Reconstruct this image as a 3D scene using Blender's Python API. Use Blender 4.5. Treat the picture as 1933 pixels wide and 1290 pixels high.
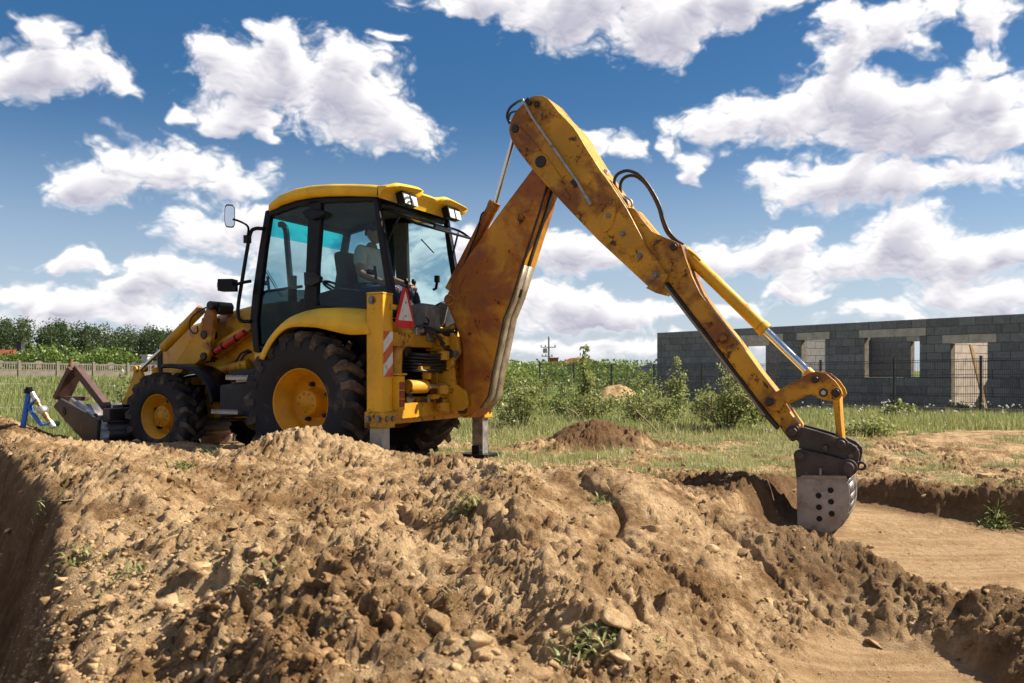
import bpy, bmesh, math, random
import numpy as np
from mathutils import Vector, Matrix, Quaternion

for o in list(bpy.data.objects):
    bpy.data.objects.remove(o)
scene = bpy.context.scene
COL = scene.collection
R = math.radians
random.seed(7)
RNG = np.random.default_rng(11)

# ------------------------------------------------------------------ camera
FPX, CX, HY = 1655.0, 966.5, 700.0          # focal length in pixels of a 1933 px wide frame, horizon row
CAM_Z = 1.02
cam_data = bpy.data.cameras.new('camera')
cam = bpy.data.objects.new('camera', cam_data)
COL.objects.link(cam)
cam.location = (0, 0, CAM_Z)
cam.rotation_euler = (R(90), 0, 0)
cam_data.sensor_width = 36.0
cam_data.lens = 36.0 * FPX / 1933.0
cam_data.shift_y = 55.0 / 1933.0
cam_data.clip_start = 0.05
cam_data.clip_end = 4000
cam_data.dof.use_dof = True
cam_data.dof.focus_distance = 8.9
cam_data.dof.aperture_fstop = 4.5
scene.camera = cam

# ------------------------------------------------------------------ sun, sky, exposure
SUN_EL = R(42)
SUN_AZ = math.atan2(0.985, 0.13)              # clockwise from +Y: from the right, a little behind the machine
S_DIR = Vector((math.sin(SUN_AZ) * math.cos(SUN_EL), math.cos(SUN_AZ) * math.cos(SUN_EL), math.sin(SUN_EL)))
sl = bpy.data.lights.new('sun', 'SUN')
sl.energy = 5.0
sl.angle = R(0.53)
sl.color = (1.0, 0.92, 0.79)
sun = bpy.data.objects.new('sun', sl)
COL.objects.link(sun)
sun.rotation_euler = S_DIR.to_track_quat('Z', 'Y').to_euler()
sun.location = (30, 10, 40)

scene.view_settings.view_transform = 'Standard'
scene.view_settings.look = 'None'
scene.view_settings.gamma = 1.0
scene.view_settings.use_curve_mapping = False
scene.view_settings.exposure = 1.05
scene.render.engine = 'CYCLES'
scene.cycles.max_bounces = 6
scene.cycles.transparent_max_bounces = 24


class NT:
    """small helper round a node tree"""
    def __init__(self, tree):
        self.t = tree
        self.n = tree.nodes
        self.l = tree.links

    def add(self, typ, **kw):
        nd = self.n.new(typ)
        for k, v in kw.items():
            if k.startswith('i_'):
                key = k[2:]
                key = int(key) if key.isdigit() else key.replace('_', ' ')
                self.put(nd.inputs[key], v)
            else:
                setattr(nd, k, v)
        return nd

    def put(self, sock, v):
        if hasattr(v, 'is_output') or isinstance(v, bpy.types.NodeSocket):
            self.l.new(v, sock)
        else:
            sock.default_value = v

    def math(self, op, a, b=None, c=None, clamp=False):
        nd = self.n.new('ShaderNodeMath')
        nd.operation = op
        nd.use_clamp = clamp
        self.put(nd.inputs[0], a)
        if b is not None:
            self.put(nd.inputs[1], b)
        if c is not None:
            self.put(nd.inputs[2], c)
        return nd.outputs[0]

    def vmath(self, op, a, b=None, c=None):
        nd = self.n.new('ShaderNodeVectorMath')
        nd.operation = op
        self.put(nd.inputs[0], a)
        if b is not None:
            self.put(nd.inputs[1], b)
        if c is not None:
            self.put(nd.inputs[2], c)
        return nd.outputs['Value'] if op in ('DOT_PRODUCT', 'LENGTH') else nd.outputs[0]

    def noise(self, vec, scale, detail=4, rough=0.55, dist=0.0):
        nd = self.n.new('ShaderNodeTexNoise')
        self.l.new(vec, nd.inputs['Vector'])
        nd.inputs['Scale'].default_value = scale
        nd.inputs['Detail'].default_value = detail
        nd.inputs['Roughness'].default_value = rough
        nd.inputs['Distortion'].default_value = dist
        return nd.outputs['Fac']

    def smooth(self, x, lo, hi, a=0.0, b=1.0):
        nd = self.n.new('ShaderNodeMapRange')
        nd.interpolation_type = 'SMOOTHSTEP'
        self.put(nd.inputs[0], x)
        for k, v in zip((1, 2, 3, 4), (lo, hi, a, b)):
            self.put(nd.inputs[k], v)
        return nd.outputs[0]

    def mix(self, f, a, b, mode='MIX'):
        nd = self.n.new('ShaderNodeMix')
        nd.data_type = 'RGBA'
        nd.blend_type = mode
        self.put(nd.inputs[0], f)
        self.put(nd.inputs[6], a)
        self.put(nd.inputs[7], b)
        return nd.outputs[2]


def c4(c):
    return (c[0], c[1], c[2], 1.0)


world = bpy.data.worlds.new('World')
scene.world = world
world.use_nodes = True
W = NT(world.node_tree)
W.n.clear()
sky = W.add('ShaderNodeTexSky', sky_type='NISHITA')
sky.sun_disc = False
sky.sun_elevation = SUN_EL
sky.sun_rotation = SUN_AZ
sky.altitude = 100
sky.air_density = 1.0
sky.dust_density = 0.35
sky.ozone_density = 3.0

# cumulus clouds: (centre x, y, half width, height above, height below) in rows and columns of the frame, turned
# into compass direction and elevation, so they are fixed in the sky
CLOUDS = [
    (60, 150, 85, 45, 40), (170, 125, 90, 45, 45), (235, 160, 50, 16, 18), (75, 75, 45, 28, 22), (20, 165, 50, 30, 25),
    (520, 150, 140, 80, 70), (545, 75, 60, 36, 60), (420, 110, 58, 36, 40), (640, 190, 140, 70, 80), (720, 245, 115, 58, 52), (470, 235, 50, 45, 26), (660, 120, 60, 40, 60), (500, 268, 24, 20, 12),
    (320, 318, 115, 58, 50), (200, 345, 105, 42, 42), (430, 345, 90, 46, 26), (250, 300, 60, 38, 40),
    (400, 430, 95, 44, 38), (475, 420, 90, 38, 45), (560, 470, 120, 60, 60),
    (140, 504, 85, 22, 22), (215, 515, 40, 18, 14),
    (335, 520, 95, 40, 44), (260, 545, 70, 24, 28), (420, 545, 90, 36, 40),
    (170, 585, 120, 34, 26), (60, 560, 70, 22, 16), (270, 600, 90, 30, 24), (60, 620, 130, 22, 20), (380, 610, 130, 30, 30),
    (1100, 10, 210, 110, 70), (1240, 55, 105, 70, 52), (930, 0, 150, 60, 26), (1400, 0, 110, 40, 22), (1020, 40, 90, 50, 32), (1330, 25, 80, 40, 30),
    (1450, 220, 160, 42, 56), (1620, 205, 150, 75, 80), (1740, 235, 180, 58, 64), (1610, 120, 70, 60, 60), (1870, 240, 120, 60, 44), (1700, 180, 200, 40, 40), (1860, 170, 110, 34, 36),
    (1560, 345, 140, 44, 48), (1690, 345, 120, 40, 40), (1840, 318, 130, 26, 30), (1470, 320, 60, 26, 40),
    (1590, 45, 70, 40, 45), (1690, 60, 80, 50, 40), (1880, 30, 85, 42, 36), (1850, 110, 75, 26, 22), (1770, 30, 60, 30, 26),
    (1188, 278, 46, 30, 26), (1120, 262, 40, 24, 26), (1300, 315, 30, 38, 34), (1270, 275, 22, 20, 16),
    (1725, 445, 95, 56, 46), (1440, 482, 130, 42, 40), (1600, 500, 170, 40, 40), (1830, 480, 120, 50, 46), (1940, 470, 90, 44, 40), (1360, 490, 70, 30, 26),
    (1490, 551, 70, 16, 12), (1520, 446, 40, 16, 10),
    (1080, 480, 140, 40, 50), (910, 470, 110, 44, 60), (1180, 500, 90, 30, 30),
    (1110, 590, 220, 36, 34), (1640, 590, 75, 28, 18), (1860, 560, 140, 36, 40), (1320, 590, 120, 26, 20), (960, 570, 120, 36, 40),
    (1080, 650, 320, 22, 26), (1500, 640, 200, 16, 20), (700, 560, 160, 60, 50), (760, 480, 90, 40, 40), (240, 650, 260, 16, 20),
    (372, 214, 34, 16, 12), (745, 78, 34, 14, 10),
    # beyond the frame
    (-250, 330, 190, 70, 60), (-500, 150, 260, 90, 70), (-420, 520, 240, 50, 45), (2250, 320, 220, 90, 70), (2200, 60, 180, 70, 60),
    (2350, 560, 260, 60, 60), (600, -180, 260, 90, 60), (1500, -170, 260, 90, 60), (50, -150, 200, 70, 60), (2050, -200, 200, 80, 60),
]


def blob(x, y, rx, rt, rb):
    tx, tz = (x - CX) / FPX, (HY - y) / FPX
    a = math.atan(tx)
    e = math.atan(tz * math.cos(a))
    return a, e, rx / FPX / (1 + tx * tx), rt / (FPX * 1.02), rb / (FPX * 1.02)


def lattice_noise(x, y, seed, px=0):
    """value noise on an integer lattice; px: period in x (0: none)"""
    tab = np.random.default_rng(seed).random((256, 256)).astype(np.float32)
    xi = np.floor(x); yi = np.floor(y)
    fx = (x - xi).astype(np.float32); fy = (y - yi).astype(np.float32)
    fx = fx * fx * fx * (fx * (fx * 6 - 15) + 10); fy = fy * fy * fy * (fy * (fy * 6 - 15) + 10)
    xi = xi.astype(np.int32); yi = yi.astype(np.int32)
    x1 = xi + 1
    if px:
        xi = xi % px; x1 = x1 % px
    xi &= 255; x1 &= 255
    y0 = yi & 255; y1 = (yi + 1) & 255
    a = tab[y0, xi]; b = tab[y0, x1]; c = tab[y1, xi]; d = tab[y1, x1]
    return a + (b - a) * fx + (c - a) * fy + (a - b - c + d) * fx * fy


def fbm2(x, y, octaves, rough, seed, px=0):
    s_, amp, tot, f = 0.0, 1.0, 0.0, 1
    for k in range(octaves):
        s_ = s_ + amp * lattice_noise(x * f, y * f + 17.3 * k, seed + k, px * f)
        tot += amp; amp *= rough; f *= 2
    return s_ / tot


def puffs2(x, y, seed, px=0):
    """1 at the middle of round cells, 0 at their creases"""
    tab = np.random.default_rng(seed).random((128, 128, 2)).astype(np.float32)
    xi = np.floor(x).astype(np.int32); yi = np.floor(y).astype(np.int32)
    best = np.full(x.shape, 9.0, np.float32)
    for dx in (-1, 0, 1):
        for dy in (-1, 0, 1):
            cx_, cy_ = xi + dx, yi + dy
            q = tab[cy_ & 127, (cx_ % px if px else cx_) & 127]
            d = (cx_ + q[..., 0] - x) ** 2 + (cy_ + q[..., 1] - y) ** 2
            best = np.minimum(best, d)
    return 1.0 - np.sqrt(best)


def cloud_density(az, el):
    """cloud cover for compass direction az and elevation el (radians, arrays)"""
    K = 24 / math.pi                                  # lattice cells per radian; 48 round the horizon
    X = az * K + 24; Y = el * K * 1.5
    wx = fbm2(X * 2, Y * 2, 4, 0.55, 5, 96) - 0.5
    wy = fbm2(X * 2, Y * 2, 4, 0.55, 15, 96) - 0.5
    a2 = az + wx * 0.075; e2 = el + wy * 0.042
    D = np.full(az.shape, -1.2, np.float32)
    for (a, e, rx, rt, rb) in [blob(*c) for c in CLOUDS]:
        if a - 2.3 * rx > az.max() or a + 2.3 * rx < az.min():
            continue
        cols = np.where((az[0] > a - 2.4 * rx - 0.05) & (az[0] < a + 2.4 * rx + 0.05))[0]
        rows = np.where((el[:, 0] > e - 2.4 * rb - 0.05) & (el[:, 0] < e + 2.4 * rt + 0.05))[0]
        if not len(cols) or not len(rows):
            continue
        sl_ = (slice(rows[0], rows[-1] + 1), slice(cols[0], cols[-1] + 1))
        dx = (a2[sl_] - a) / rx
        dy = e2[sl_] - e
        dy = np.where(dy > 0, dy / rt, -dy / rb)
        v = 1 - np.sqrt(dx * dx + dy * dy)
        cur = D[sl_]
        h = np.maximum(0.3 - np.abs(cur - v), 0) / 0.3
        D[sl_] = np.maximum(cur, v) + h * h * 0.3 * 0.25
    st = lambda t, lo, hi: (lambda u: u * u * (3 - 2 * u))(np.clip((t - lo) / (hi - lo), 0, 1))
    far = np.maximum(st(np.abs(az), R(40), R(48)), st(el, R(30), R(36)))
    gen = np.clip(fbm2(X * 0.5, Y * 0.5, 4, 0.5, 31, 24) * 6.0 - 3.25, -1.2, 0.8)
    D = np.maximum(D, -1.2) * (1 - far) + gen * far
    p = puffs2(X * 5 + wx * 3, Y * 5 + wy * 3, 41, 240) + 0.6 * puffs2(X * 11 + wx * 5, Y * 11 + wy * 5, 42, 528) + 0.36 * puffs2(X * 24 + wx * 8, Y * 24 + wy * 8, 43, 1152)
    n = fbm2(X * 3, Y * 3, 8, 0.55, 51, 144) - 0.5
    body = np.clip(D * 1.2, -1.0, 0.9)
    return 1.2 * D + 0.46 * (p - 0.95) + 1.10 * n - 0.03, body


def cloud_map(a0, a1, e0, e1, w, h):
    """cover and self-shading of the clouds over a window of the sky -> float RGBA pixels"""
    az, el = np.meshgrid(np.linspace(a0, a1, w, dtype=np.float32), np.linspace(e0, e1, h, dtype=np.float32))
    D, body = cloud_density(az, el)
    cover = np.clip((D + 0.20) / 0.72, 0, 1)
    cover = cover ** 1.25
    cover = cover * cover * (3 - 2 * cover)
    thick = np.clip(D, 0, 1.0)
    sx, sy = (a1 - a0) / w, (e1 - e0) / h
    def blur(a, r_):
        for ax in (0, 1):
            c_ = np.cumsum(np.pad(a, [(r_ + 1, r_) if q == ax else (0, 0) for q in (0, 1)], mode='edge'), axis=ax)
            a = (c_[2 * r_ + 1:] - c_[:-2 * r_ - 1] if ax == 0 else c_[:, 2 * r_ + 1:] - c_[:, :-2 * r_ - 1]) / (2 * r_ + 1)
        return a
    def shifted(a, t):
        dx = int(round(0.40 * t / sx)); dy = int(round(t / sy))
        return np.pad(a, ((0, dy), (0, dx)), mode='edge')[dy:, dx:]
    soft = blur(blur(thick, max(1, int(0.0022 / sx))), max(1, int(0.0022 / sx)))
    od = sum(shifted(soft, 0.0032 * k) for k in range(1, 9)) / 8          # cloud between here and the sun
    small = blur(thick, max(1, int(0.0006 / sx)))
    relief = np.clip(small - shifted(small, 0.0022), -0.5, 0.5)             # puffs turned to the sun
    lit = 1.0 - 1.30 * np.clip(od - 0.26, 0, 1) + 0.55 * relief
    edge = 1 - np.clip(D / 0.5, 0, 1)
    lit = np.clip(np.maximum(lit, 0.92 * edge), 0.0, 1)
    px_ = np.ones((h, w, 4), np.float32)
    px_[..., 0] = cover
    px_[..., 1] = lit
    px_[..., 2] = 0
    return px_


def cloud_image(name, *args):
    p_ = cloud_map(*args)
    im = bpy.data.images.new(name, args[4], args[5], alpha=False, float_buffer=False)
    im.colorspace_settings.name = 'Non-Color'
    im.pixels.foreach_set(p_.ravel())
    im.update()
    im.pack()
    return im


AZ1, EL1 = R(48), R(36)
tc = W.add('ShaderNodeTexCoord')
dirv = W.vmath('NORMALIZE', tc.outputs['Generated'])
sepw = W.add('ShaderNodeSeparateXYZ', i_0=dirv)
az_w = W.math('ARCTAN2', sepw.outputs[0], sepw.outputs[1])
el_w = W.math('ARCSINE', sepw.outputs[2])


def cloud_lookup(im, a0, a1, e0, e1):
    u = W.math('DIVIDE', W.math('SUBTRACT', az_w, a0), a1 - a0)
    v = W.math('DIVIDE', W.math('SUBTRACT', el_w, e0), e1 - e0)
    t_ = W.add('ShaderNodeTexImage', interpolation='Cubic', extension='EXTEND')
    t_.image = im
    W.l.new(W.add('ShaderNodeCombineXYZ', i_0=u, i_1=v).outputs[0], t_.inputs[0])
    return t_.outputs[0]


near_map = cloud_lookup(cloud_image('cloud_cover_front', -AZ1, AZ1, 0.0, EL1, 2560, 1024), -AZ1, AZ1, 0.0, EL1)
rest_map = cloud_lookup(cloud_image('cloud_cover_round', -math.pi, math.pi, 0.0, math.pi / 2, 1536, 384), -math.pi, math.pi, 0.0, math.pi / 2)
inside = W.math('MULTIPLY', W.math('LESS_THAN', W.math('ABSOLUTE', az_w), AZ1), W.math('LESS_THAN', el_w, EL1))
cm = W.add('ShaderNodeSeparateColor', i_0=W.mix(inside, rest_map, near_map))
skyc = W.add('ShaderNodeHueSaturation', i_Saturation=1.25, i_Value=0.80, i_Color=sky.outputs[0]).outputs[0]
skyc = W.mix(W.smooth(el_w, R(6), R(27), 0.0, 0.62), skyc, (0.30, 1.30, 3.2, 1))     # deep blue overhead
hz = W.smooth(el_w, R(-1), R(17), 0.72, 0.0)           # thin bright air towards the horizon
skyc = W.mix(hz, skyc, (5.2, 5.9, 7.2, 1))
low = W.smooth(el_w, R(-0.5), R(3.0), 0.6, 1.0)
below = W.smooth(el_w, R(-3), R(-0.5))
ccol = W.mix(cm.outputs[1], (4.3, 4.25, 5.2, 1), (9.6, 9.4, 9.3, 1))
wc = W.mix(W.math('MULTIPLY', cm.outputs[0], low), skyc, ccol)
wc = W.mix(below, (1.6, 1.3, 1.0, 1), wc)
bg = W.add('ShaderNodeBackground', i_Color=wc, i_Strength=0.057)
wo = W.add('ShaderNodeOutputWorld', i_Surface=bg.outputs[0])
try:
    world.cycles.sampling_method = 'MANUAL'
    world.cycles.sample_map_resolution = 512
except Exception:
    pass

# ------------------------------------------------------------------ helpers: objects and meshes
def tag(o, label=None, cat=None, group=None, kind=None):
    if label: o['label'] = label
    if cat: o['category'] = cat
    if group: o['group'] = group
    if kind: o['kind'] = kind
    return o


def empty(name, loc=(0, 0, 0), rz=0.0, parent=None):
    o = bpy.data.objects.new(name, None)
    o.empty_display_size = 0.2
    o.location = loc
    o.rotation_euler = (0, 0, rz)
    o.parent = parent
    COL.objects.link(o)
    return o


def link(name, me, mat=None, parent=None, loc=None, rot=None, scale=None):
    o = bpy.data.objects.new(name, me)
    if mat is not None and not me.materials:
        for m in (mat if isinstance(mat, (list, tuple)) else [mat]):
            me.materials.append(m)
    o.parent = parent
    if loc is not None: o.location = loc
    if rot is not None: o.rotation_euler = rot
    if scale is not None: o.scale = scale
    COL.objects.link(o)
    return o


def np_mesh(name, co, faces, smooth=False):
    """mesh from an (n,3) array and an (m,3) or (m,4) index array"""
    me = bpy.data.meshes.new(name)
    co = np.asarray(co, np.float32); faces = np.asarray(faces, np.int32)
    k = faces.shape[1]
    me.vertices.add(len(co)); me.vertices.foreach_set('co', co.ravel())
    me.loops.add(faces.size); me.loops.foreach_set('vertex_index', faces.ravel())
    me.polygons.add(len(faces))
    me.polygons.foreach_set('loop_start', np.arange(0, faces.size, k, dtype=np.int32))
    if smooth:
        me.polygons.foreach_set('use_smooth', np.ones(len(faces), bool))
    me.update(calc_edges=True)
    return me


def face_attr(me, name, vals):
    a = me.attributes.new(name, 'FLOAT', 'FACE')
    a.data.foreach_set('value', np.asarray(vals, np.float32))


def point_attr(me, name, vals):
    a = me.attributes.new(name, 'FLOAT', 'POINT')
    a.data.foreach_set('value', np.asarray(vals, np.float32))


def spline(pts, n):
    """Catmull-Rom through pts"""
    P = [Vector(p) for p in pts]
    if len(P) < 3:
        return [P[0].lerp(P[-1], i / n) for i in range(n + 1)]
    Q = [P[0] * 2 - P[1]] + P + [P[-1] * 2 - P[-2]]
    out = []
    seg = len(P) - 1
    per = max(2, n // seg)
    for i in range(seg):
        a, b, c, d = Q[i:i + 4]
        for k in range(per):
            t = k / per
            out.append(0.5 * ((2 * b) + (c - a) * t + (2 * a - 5 * b + 4 * c - d) * t * t + (3 * b - a - 3 * c + d) * t ** 3))
    out.append(P[-1])
    return out


class MB:
    """collects shapes, then becomes ONE mesh object"""
    def __init__(self):
        self.v = []; self.f = []; self.m = []; self.s = []

    def add(self, vs, fs, mi=0, sm=False):
        o = len(self.v)
        self.v += [tuple(x) for x in vs]
        for f in fs:
            self.f.append(tuple(i + o for i in f)); self.m.append(mi); self.s.append(sm)
        return self

    def box(self, c, s, rot=None, mi=0, taper=1.0):
        hx, hy, hz = s[0] / 2, s[1] / 2, s[2] / 2
        vs = [Vector((x * (taper if z > 0 else 1), y * (taper if z > 0 else 1), z)) for x in (-hx, hx) for y in (-hy, hy) for z in (-hz, hz)]
        M = rot if rot is not None else Matrix.Identity(3)
        if isinstance(M, (tuple, list)):
            from mathutils import Euler
            M = Euler(M).to_matrix()
        c = Vector(c)
        vs = [M @ v + c for v in vs]
        return self.add(vs, [(0, 1, 3, 2), (4, 6, 7, 5), (0, 4, 5, 1), (2, 3, 7, 6), (0, 2, 6, 4), (1, 5, 7, 3)], mi)

    def prism(self, uw, v0, v1, mi=0, mi_side=None):
        """polygon in the (x, z) plane, extruded in y"""
        n = len(uw)
        area = sum(uw[i][0] * uw[(i + 1) % n][1] - uw[(i + 1) % n][0] * uw[i][1] for i in range(n))
        if area < 0:
            uw = uw[::-1]
        lo, hi = min(v0, v1), max(v0, v1)
        vs = [(p[0], lo, p[1]) for p in uw] + [(p[0], hi, p[1]) for p in uw]
        self.add(vs, [tuple(range(n)), tuple(range(2 * n - 1, n - 1, -1))], mi)
        o = len(self.v) - 2 * n
        for i in range(n):
            j = (i + 1) % n
            self.f.append((o + i, o + n + i, o + n + j, o + j)); self.m.append(mi if mi_side is None else mi_side); self.s.append(False)
        return self

    def tube(self, pts, r, n=10, mi=0, caps=True, smooth=True, k=0):
        """round bar along pts; r a number or one per point; k>0: smoothed into k steps"""
        P = spline(pts, k) if k else [Vector(p) for p in pts]
        m = len(P)
        if isinstance(r, (list, tuple)):
            rr = np.interp(np.linspace(0, 1, m), np.linspace(0, 1, len(r)), r)
        else:
            rr = [r] * m
        T = [(P[min(i + 1, m - 1)] - P[max(i - 1, 0)]).normalized() for i in range(m)]
        a = Vector((0, 0, 1)) if abs(T[0].z) < 0.9 else Vector((1, 0, 0))
        N = (a - T[0] * a.dot(T[0])).normalized()
        vs = []
        for i in range(m):
            N = (N - T[i] * N.dot(T[i])).normalized()
            B = T[i].cross(N)
            for j in range(n):
                t = 2 * math.pi * j / n
                vs.append(P[i] + (N * math.cos(t) + B * math.sin(t)) * rr[i])
        fs = [(i * n + j, i * n + (j + 1) % n, (i + 1) * n + (j + 1) % n, (i + 1) * n + j) for i in range(m - 1) for j in range(n)]
        self.add(vs, fs, mi, smooth)
        if caps:
            self.add(vs[:n], [tuple(range(n - 1, -1, -1))], mi, False)
            self.add(vs[-n:], [tuple(range(n))], mi, False)
        return self

    def lathe(self, prof, n=32, c=(0, 0, 0), mi=0, smooth=True, axis='y'):
        """prof: (axis position, radius) pairs turned round the y axis"""
        vs = []
        for (a, r) in prof:
            for j in range(n):
                t = 2 * math.pi * j / n
                if axis == 'y':
                    vs.append((c[0] + r * math.cos(t), c[1] + a, c[2] + r * math.sin(t)))
                else:
                    vs.append((c[0] + r * math.cos(t), c[1] + r * math.sin(t), c[2] + a))
        fs = [(i * n + j, (i + 1) * n + j, (i + 1) * n + (j + 1) % n, i * n + (j + 1) % n) for i in range(len(prof) - 1) for j in range(n)]
        return self.add(vs, fs, mi, smooth)

    def grid(self, rows, mi=0, smooth=True, closed=False):
        """rows of points -> quads"""
        n = len(rows[0])
        vs = [p for r_ in rows for p in r_]
        fs = []
        for i in range(len(rows) - 1):
            for j in range(n if closed else n - 1):
                k = (j + 1) % n
                fs.append((i * n + j, i * n + k, (i + 1) * n + k, (i + 1) * n + j))
        return self.add(vs, fs, mi, smooth)

    def mesh(self, name, bevel=0.0, solid=0.0):
        me = bpy.data.meshes.new(name)
        me.from_pydata(self.v, [], self.f)
        me.polygons.foreach_set('material_index', self.m)
        me.polygons.foreach_set('use_smooth', self.s)
        bm = bmesh.new(); bm.from_mesh(me)
        bmesh.ops.recalc_face_normals(bm, faces=bm.faces)
        bm.to_mesh(me); bm.free()
        me.update()
        return me

    def build(self, name, mat, parent=None, bevel=0.0, solid=0.0, loc=None, rot=None, seg=2):
        o = link(name, self.mesh(name), None, parent, loc, rot)
        for m in (mat if isinstance(mat, (list, tuple)) else [mat]):
            o.data.materials.append(m)
        if solid:
            md = o.modifiers.new('solid', 'SOLIDIFY'); md.thickness = solid; md.offset = 0
        if bevel:
            md = o.modifiers.new('bevel', 'BEVEL'); md.width = bevel; md.segments = seg
            md.limit_method = 'ANGLE'; md.angle_limit = R(35)
            md.harden_normals = False
        return o


# ------------------------------------------------------------------ materials
MATS = {}


def new_mat(name):
    m = bpy.data.materials.new(name)
    m.use_nodes = True
    T = NT(m.node_tree)
    T.n.clear()
    out = T.add('ShaderNodeOutputMaterial')
    b = T.add('ShaderNodeBsdfPrincipled')
    T.l.new(b.outputs[0], out.inputs[0])
    MATS[name] = m
    return m, T, b, out


def bump(T, b, h, strength, dist=0.01):
    bp = T.add('ShaderNodeBump', i_Strength=strength, i_Distance=dist, i_Height=h)
    T.l.new(bp.outputs[0], b.inputs['Normal'])


def plain(name, col, rough=0.5, metal=0.0, var=0.25, scale=8.0, bmp=0.15, spec=0.5, dirt=None, dirt_amt=0.0):
    m, T, b, out = new_mat(name)
    co = T.add('ShaderNodeTexCoord').outputs['Object']
    n = T.noise(co, scale, 6, 0.6)
    k = T.smooth(n, 0.25, 0.75, 1 - var, 1 + var)
    col_s = T.mix(1.0, c4(col), T.add('ShaderNodeCombineColor', i_0=k, i_1=k, i_2=k).outputs[0], 'MULTIPLY')
    if dirt:
        dn = T.noise(co, scale * 0.45, 7, 0.68)
        col_s = T.mix(T.smooth(dn, 0.62 - dirt_amt, 0.72 - dirt_amt * 0.6), col_s, c4(dirt))
    T.put(b.inputs['Base Color'], col_s)
    b.inputs['Metallic'].default_value = metal
    T.put(b.inputs['Roughness'], T.smooth(n, 0.3, 0.7, max(rough - 0.1, 0.03), min(rough + 0.12, 1)))
    b.inputs['Specular IOR Level'].default_value = spec
    if bmp:
        bump(T, b, T.noise(co, scale * 6, 4, 0.6), bmp, 0.004)
    return m


def worn_paint(name, col, rust, grime, rust_lo=0.58, grime_lo=0.60, scratch=0.5, rough=0.42, rust2=None, rust_scale=2.2):
    """sun-bleached machine paint: broad rusty staining, dark grime, scratches"""
    m, T, b, out = new_mat(name)
    co = T.add('ShaderNodeTexCoord').outputs['Object']
    big = T.noise(co, rust_scale, 5, 0.6, 0.3)
    mid = T.noise(co, 6.0, 7, 0.68, 0.2)
    fine = T.noise(co, 30.0, 6, 0.7)
    v = T.smooth(T.noise(co, 3.0, 4, 0.5), 0.3, 0.7, 0.80, 1.12)
    base = T.mix(1.0, c4(col), T.add('ShaderNodeCombineColor', i_0=v, i_1=v, i_2=v).outputs[0], 'MULTIPLY')
    rcol = T.mix(T.smooth(mid, 0.35, 0.65), c4(rust), c4(rust2 or rust))
    c = T.mix(T.smooth(T.math('ADD', big, T.math('MULTIPLY_ADD', mid, 0.35, -0.175)), rust_lo, rust_lo + 0.16, 0.0, 0.9), base, rcol)
    g = T.math('ADD', T.math('MULTIPLY', mid, 0.6), T.math('MULTIPLY', fine, 0.4))
    c = T.mix(T.smooth(g, grime_lo, grime_lo + 0.05, 0.0, 0.88), c, c4(grime))
    # scratches: thin contours of a stretched noise
    mp = T.add('ShaderNodeMapping', i_Vector=co, i_Scale=(5.0, 5.0, 16.0), i_Rotation=(0.3, 0.7, 0.2))
    sn = T.noise(mp.outputs[0], 1.5, 3, 0.5, 1.5)
    sc = T.smooth(T.math('ABSOLUTE', T.math('SUBTRACT', sn, 0.5)), 0.0, 0.006, 1.0, 0.0)
    sc = T.math('MULTIPLY', T.math('MULTIPLY', sc, T.smooth(fine, 0.48, 0.60)), scratch)
    c = T.mix(sc, c, c4(grime))
    # paint rubbed off and greasy along edges
    bv = T.add('ShaderNodeBevel', samples=4, i_Radius=0.022)
    nm = T.add('ShaderNodeNewGeometry').outputs['Normal']
    ed = T.smooth(T.vmath('DOT_PRODUCT', bv.outputs[0], nm), 0.80, 0.985, 1.0, 0.0)
    ed = T.math('MULTIPLY', ed, T.smooth(T.math('ADD', T.math('MULTIPLY', mid, 0.55), T.math('MULTIPLY', fine, 0.45)), 0.44, 0.53))
    c = T.mix(T.math('MULTIPLY', ed, 0.85), c, T.mix(T.smooth(big, 0.4, 0.6), c4(grime), c4((rust[0] * 0.5, rust[1] * 0.5, rust[2] * 0.7))))
    T.put(b.inputs['Base Color'], c)
    T.put(b.inputs['Roughness'], T.smooth(mid, 0.3, 0.75, rough - 0.08, rough + 0.35))
    b.inputs['Specular IOR Level'].default_value = 0.4
    bump(T, b, T.math('ADD', T.math('MULTIPLY', fine, 0.5), g), 0.22, 0.004)
    return m


YEL = (0.64, 0.33, 0.010)
M_YELLOW = worn_paint('yellow_paint', YEL, (0.30, 0.12, 0.018), (0.045, 0.026, 0.014), 0.57, 0.585, 0.9)
M_YELLOW_CLEAN = worn_paint('yellow_cab_paint', (0.80, 0.45, 0.015), (0.55, 0.28, 0.03), (0.12, 0.07, 0.03), 0.70, 0.685, 0.2, 0.33)
M_BOOM = worn_paint('boom_paint', (0.52, 0.225, 0.008), (0.165, 0.034, 0.008), (0.022, 0.013, 0.009), 0.38, 0.585, 1.0, 0.45, rust2=(0.29, 0.078, 0.008), rust_scale=1.3)
M_DIPPER = worn_paint('dipper_paint', (0.52, 0.250, 0.008), (0.115, 0.028, 0.008), (0.015, 0.010, 0.008), 0.44, 0.550, 1.0, 0.45, rust2=(0.24, 0.080, 0.008), rust_scale=1.8)
M_FRAME = worn_paint('slew_frame_paint', (0.52, 0.25, 0.010), (0.18, 0.08, 0.015), (0.016, 0.012, 0.009), 0.53, 0.545, 0.7, 0.45)
M_LOADER = worn_paint('loader_arm_paint', (0.55, 0.275, 0.008), (0.20, 0.065, 0.010), (0.025, 0.016, 0.01), 0.48, 0.585, 0.6, 0.42)
M_WORN_EDGE = plain('bare_worn_steel', (0.22, 0.175, 0.12), 0.45, 0.35, 0.3, 9.0, 0.2, dirt=(0.12, 0.06, 0.02), dirt_amt=0.05)
M_BLACK = plain('black_paint', (0.005, 0.005, 0.008), 0.4, 0, 0.3, 12, 0.05, 0.22)
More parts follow.
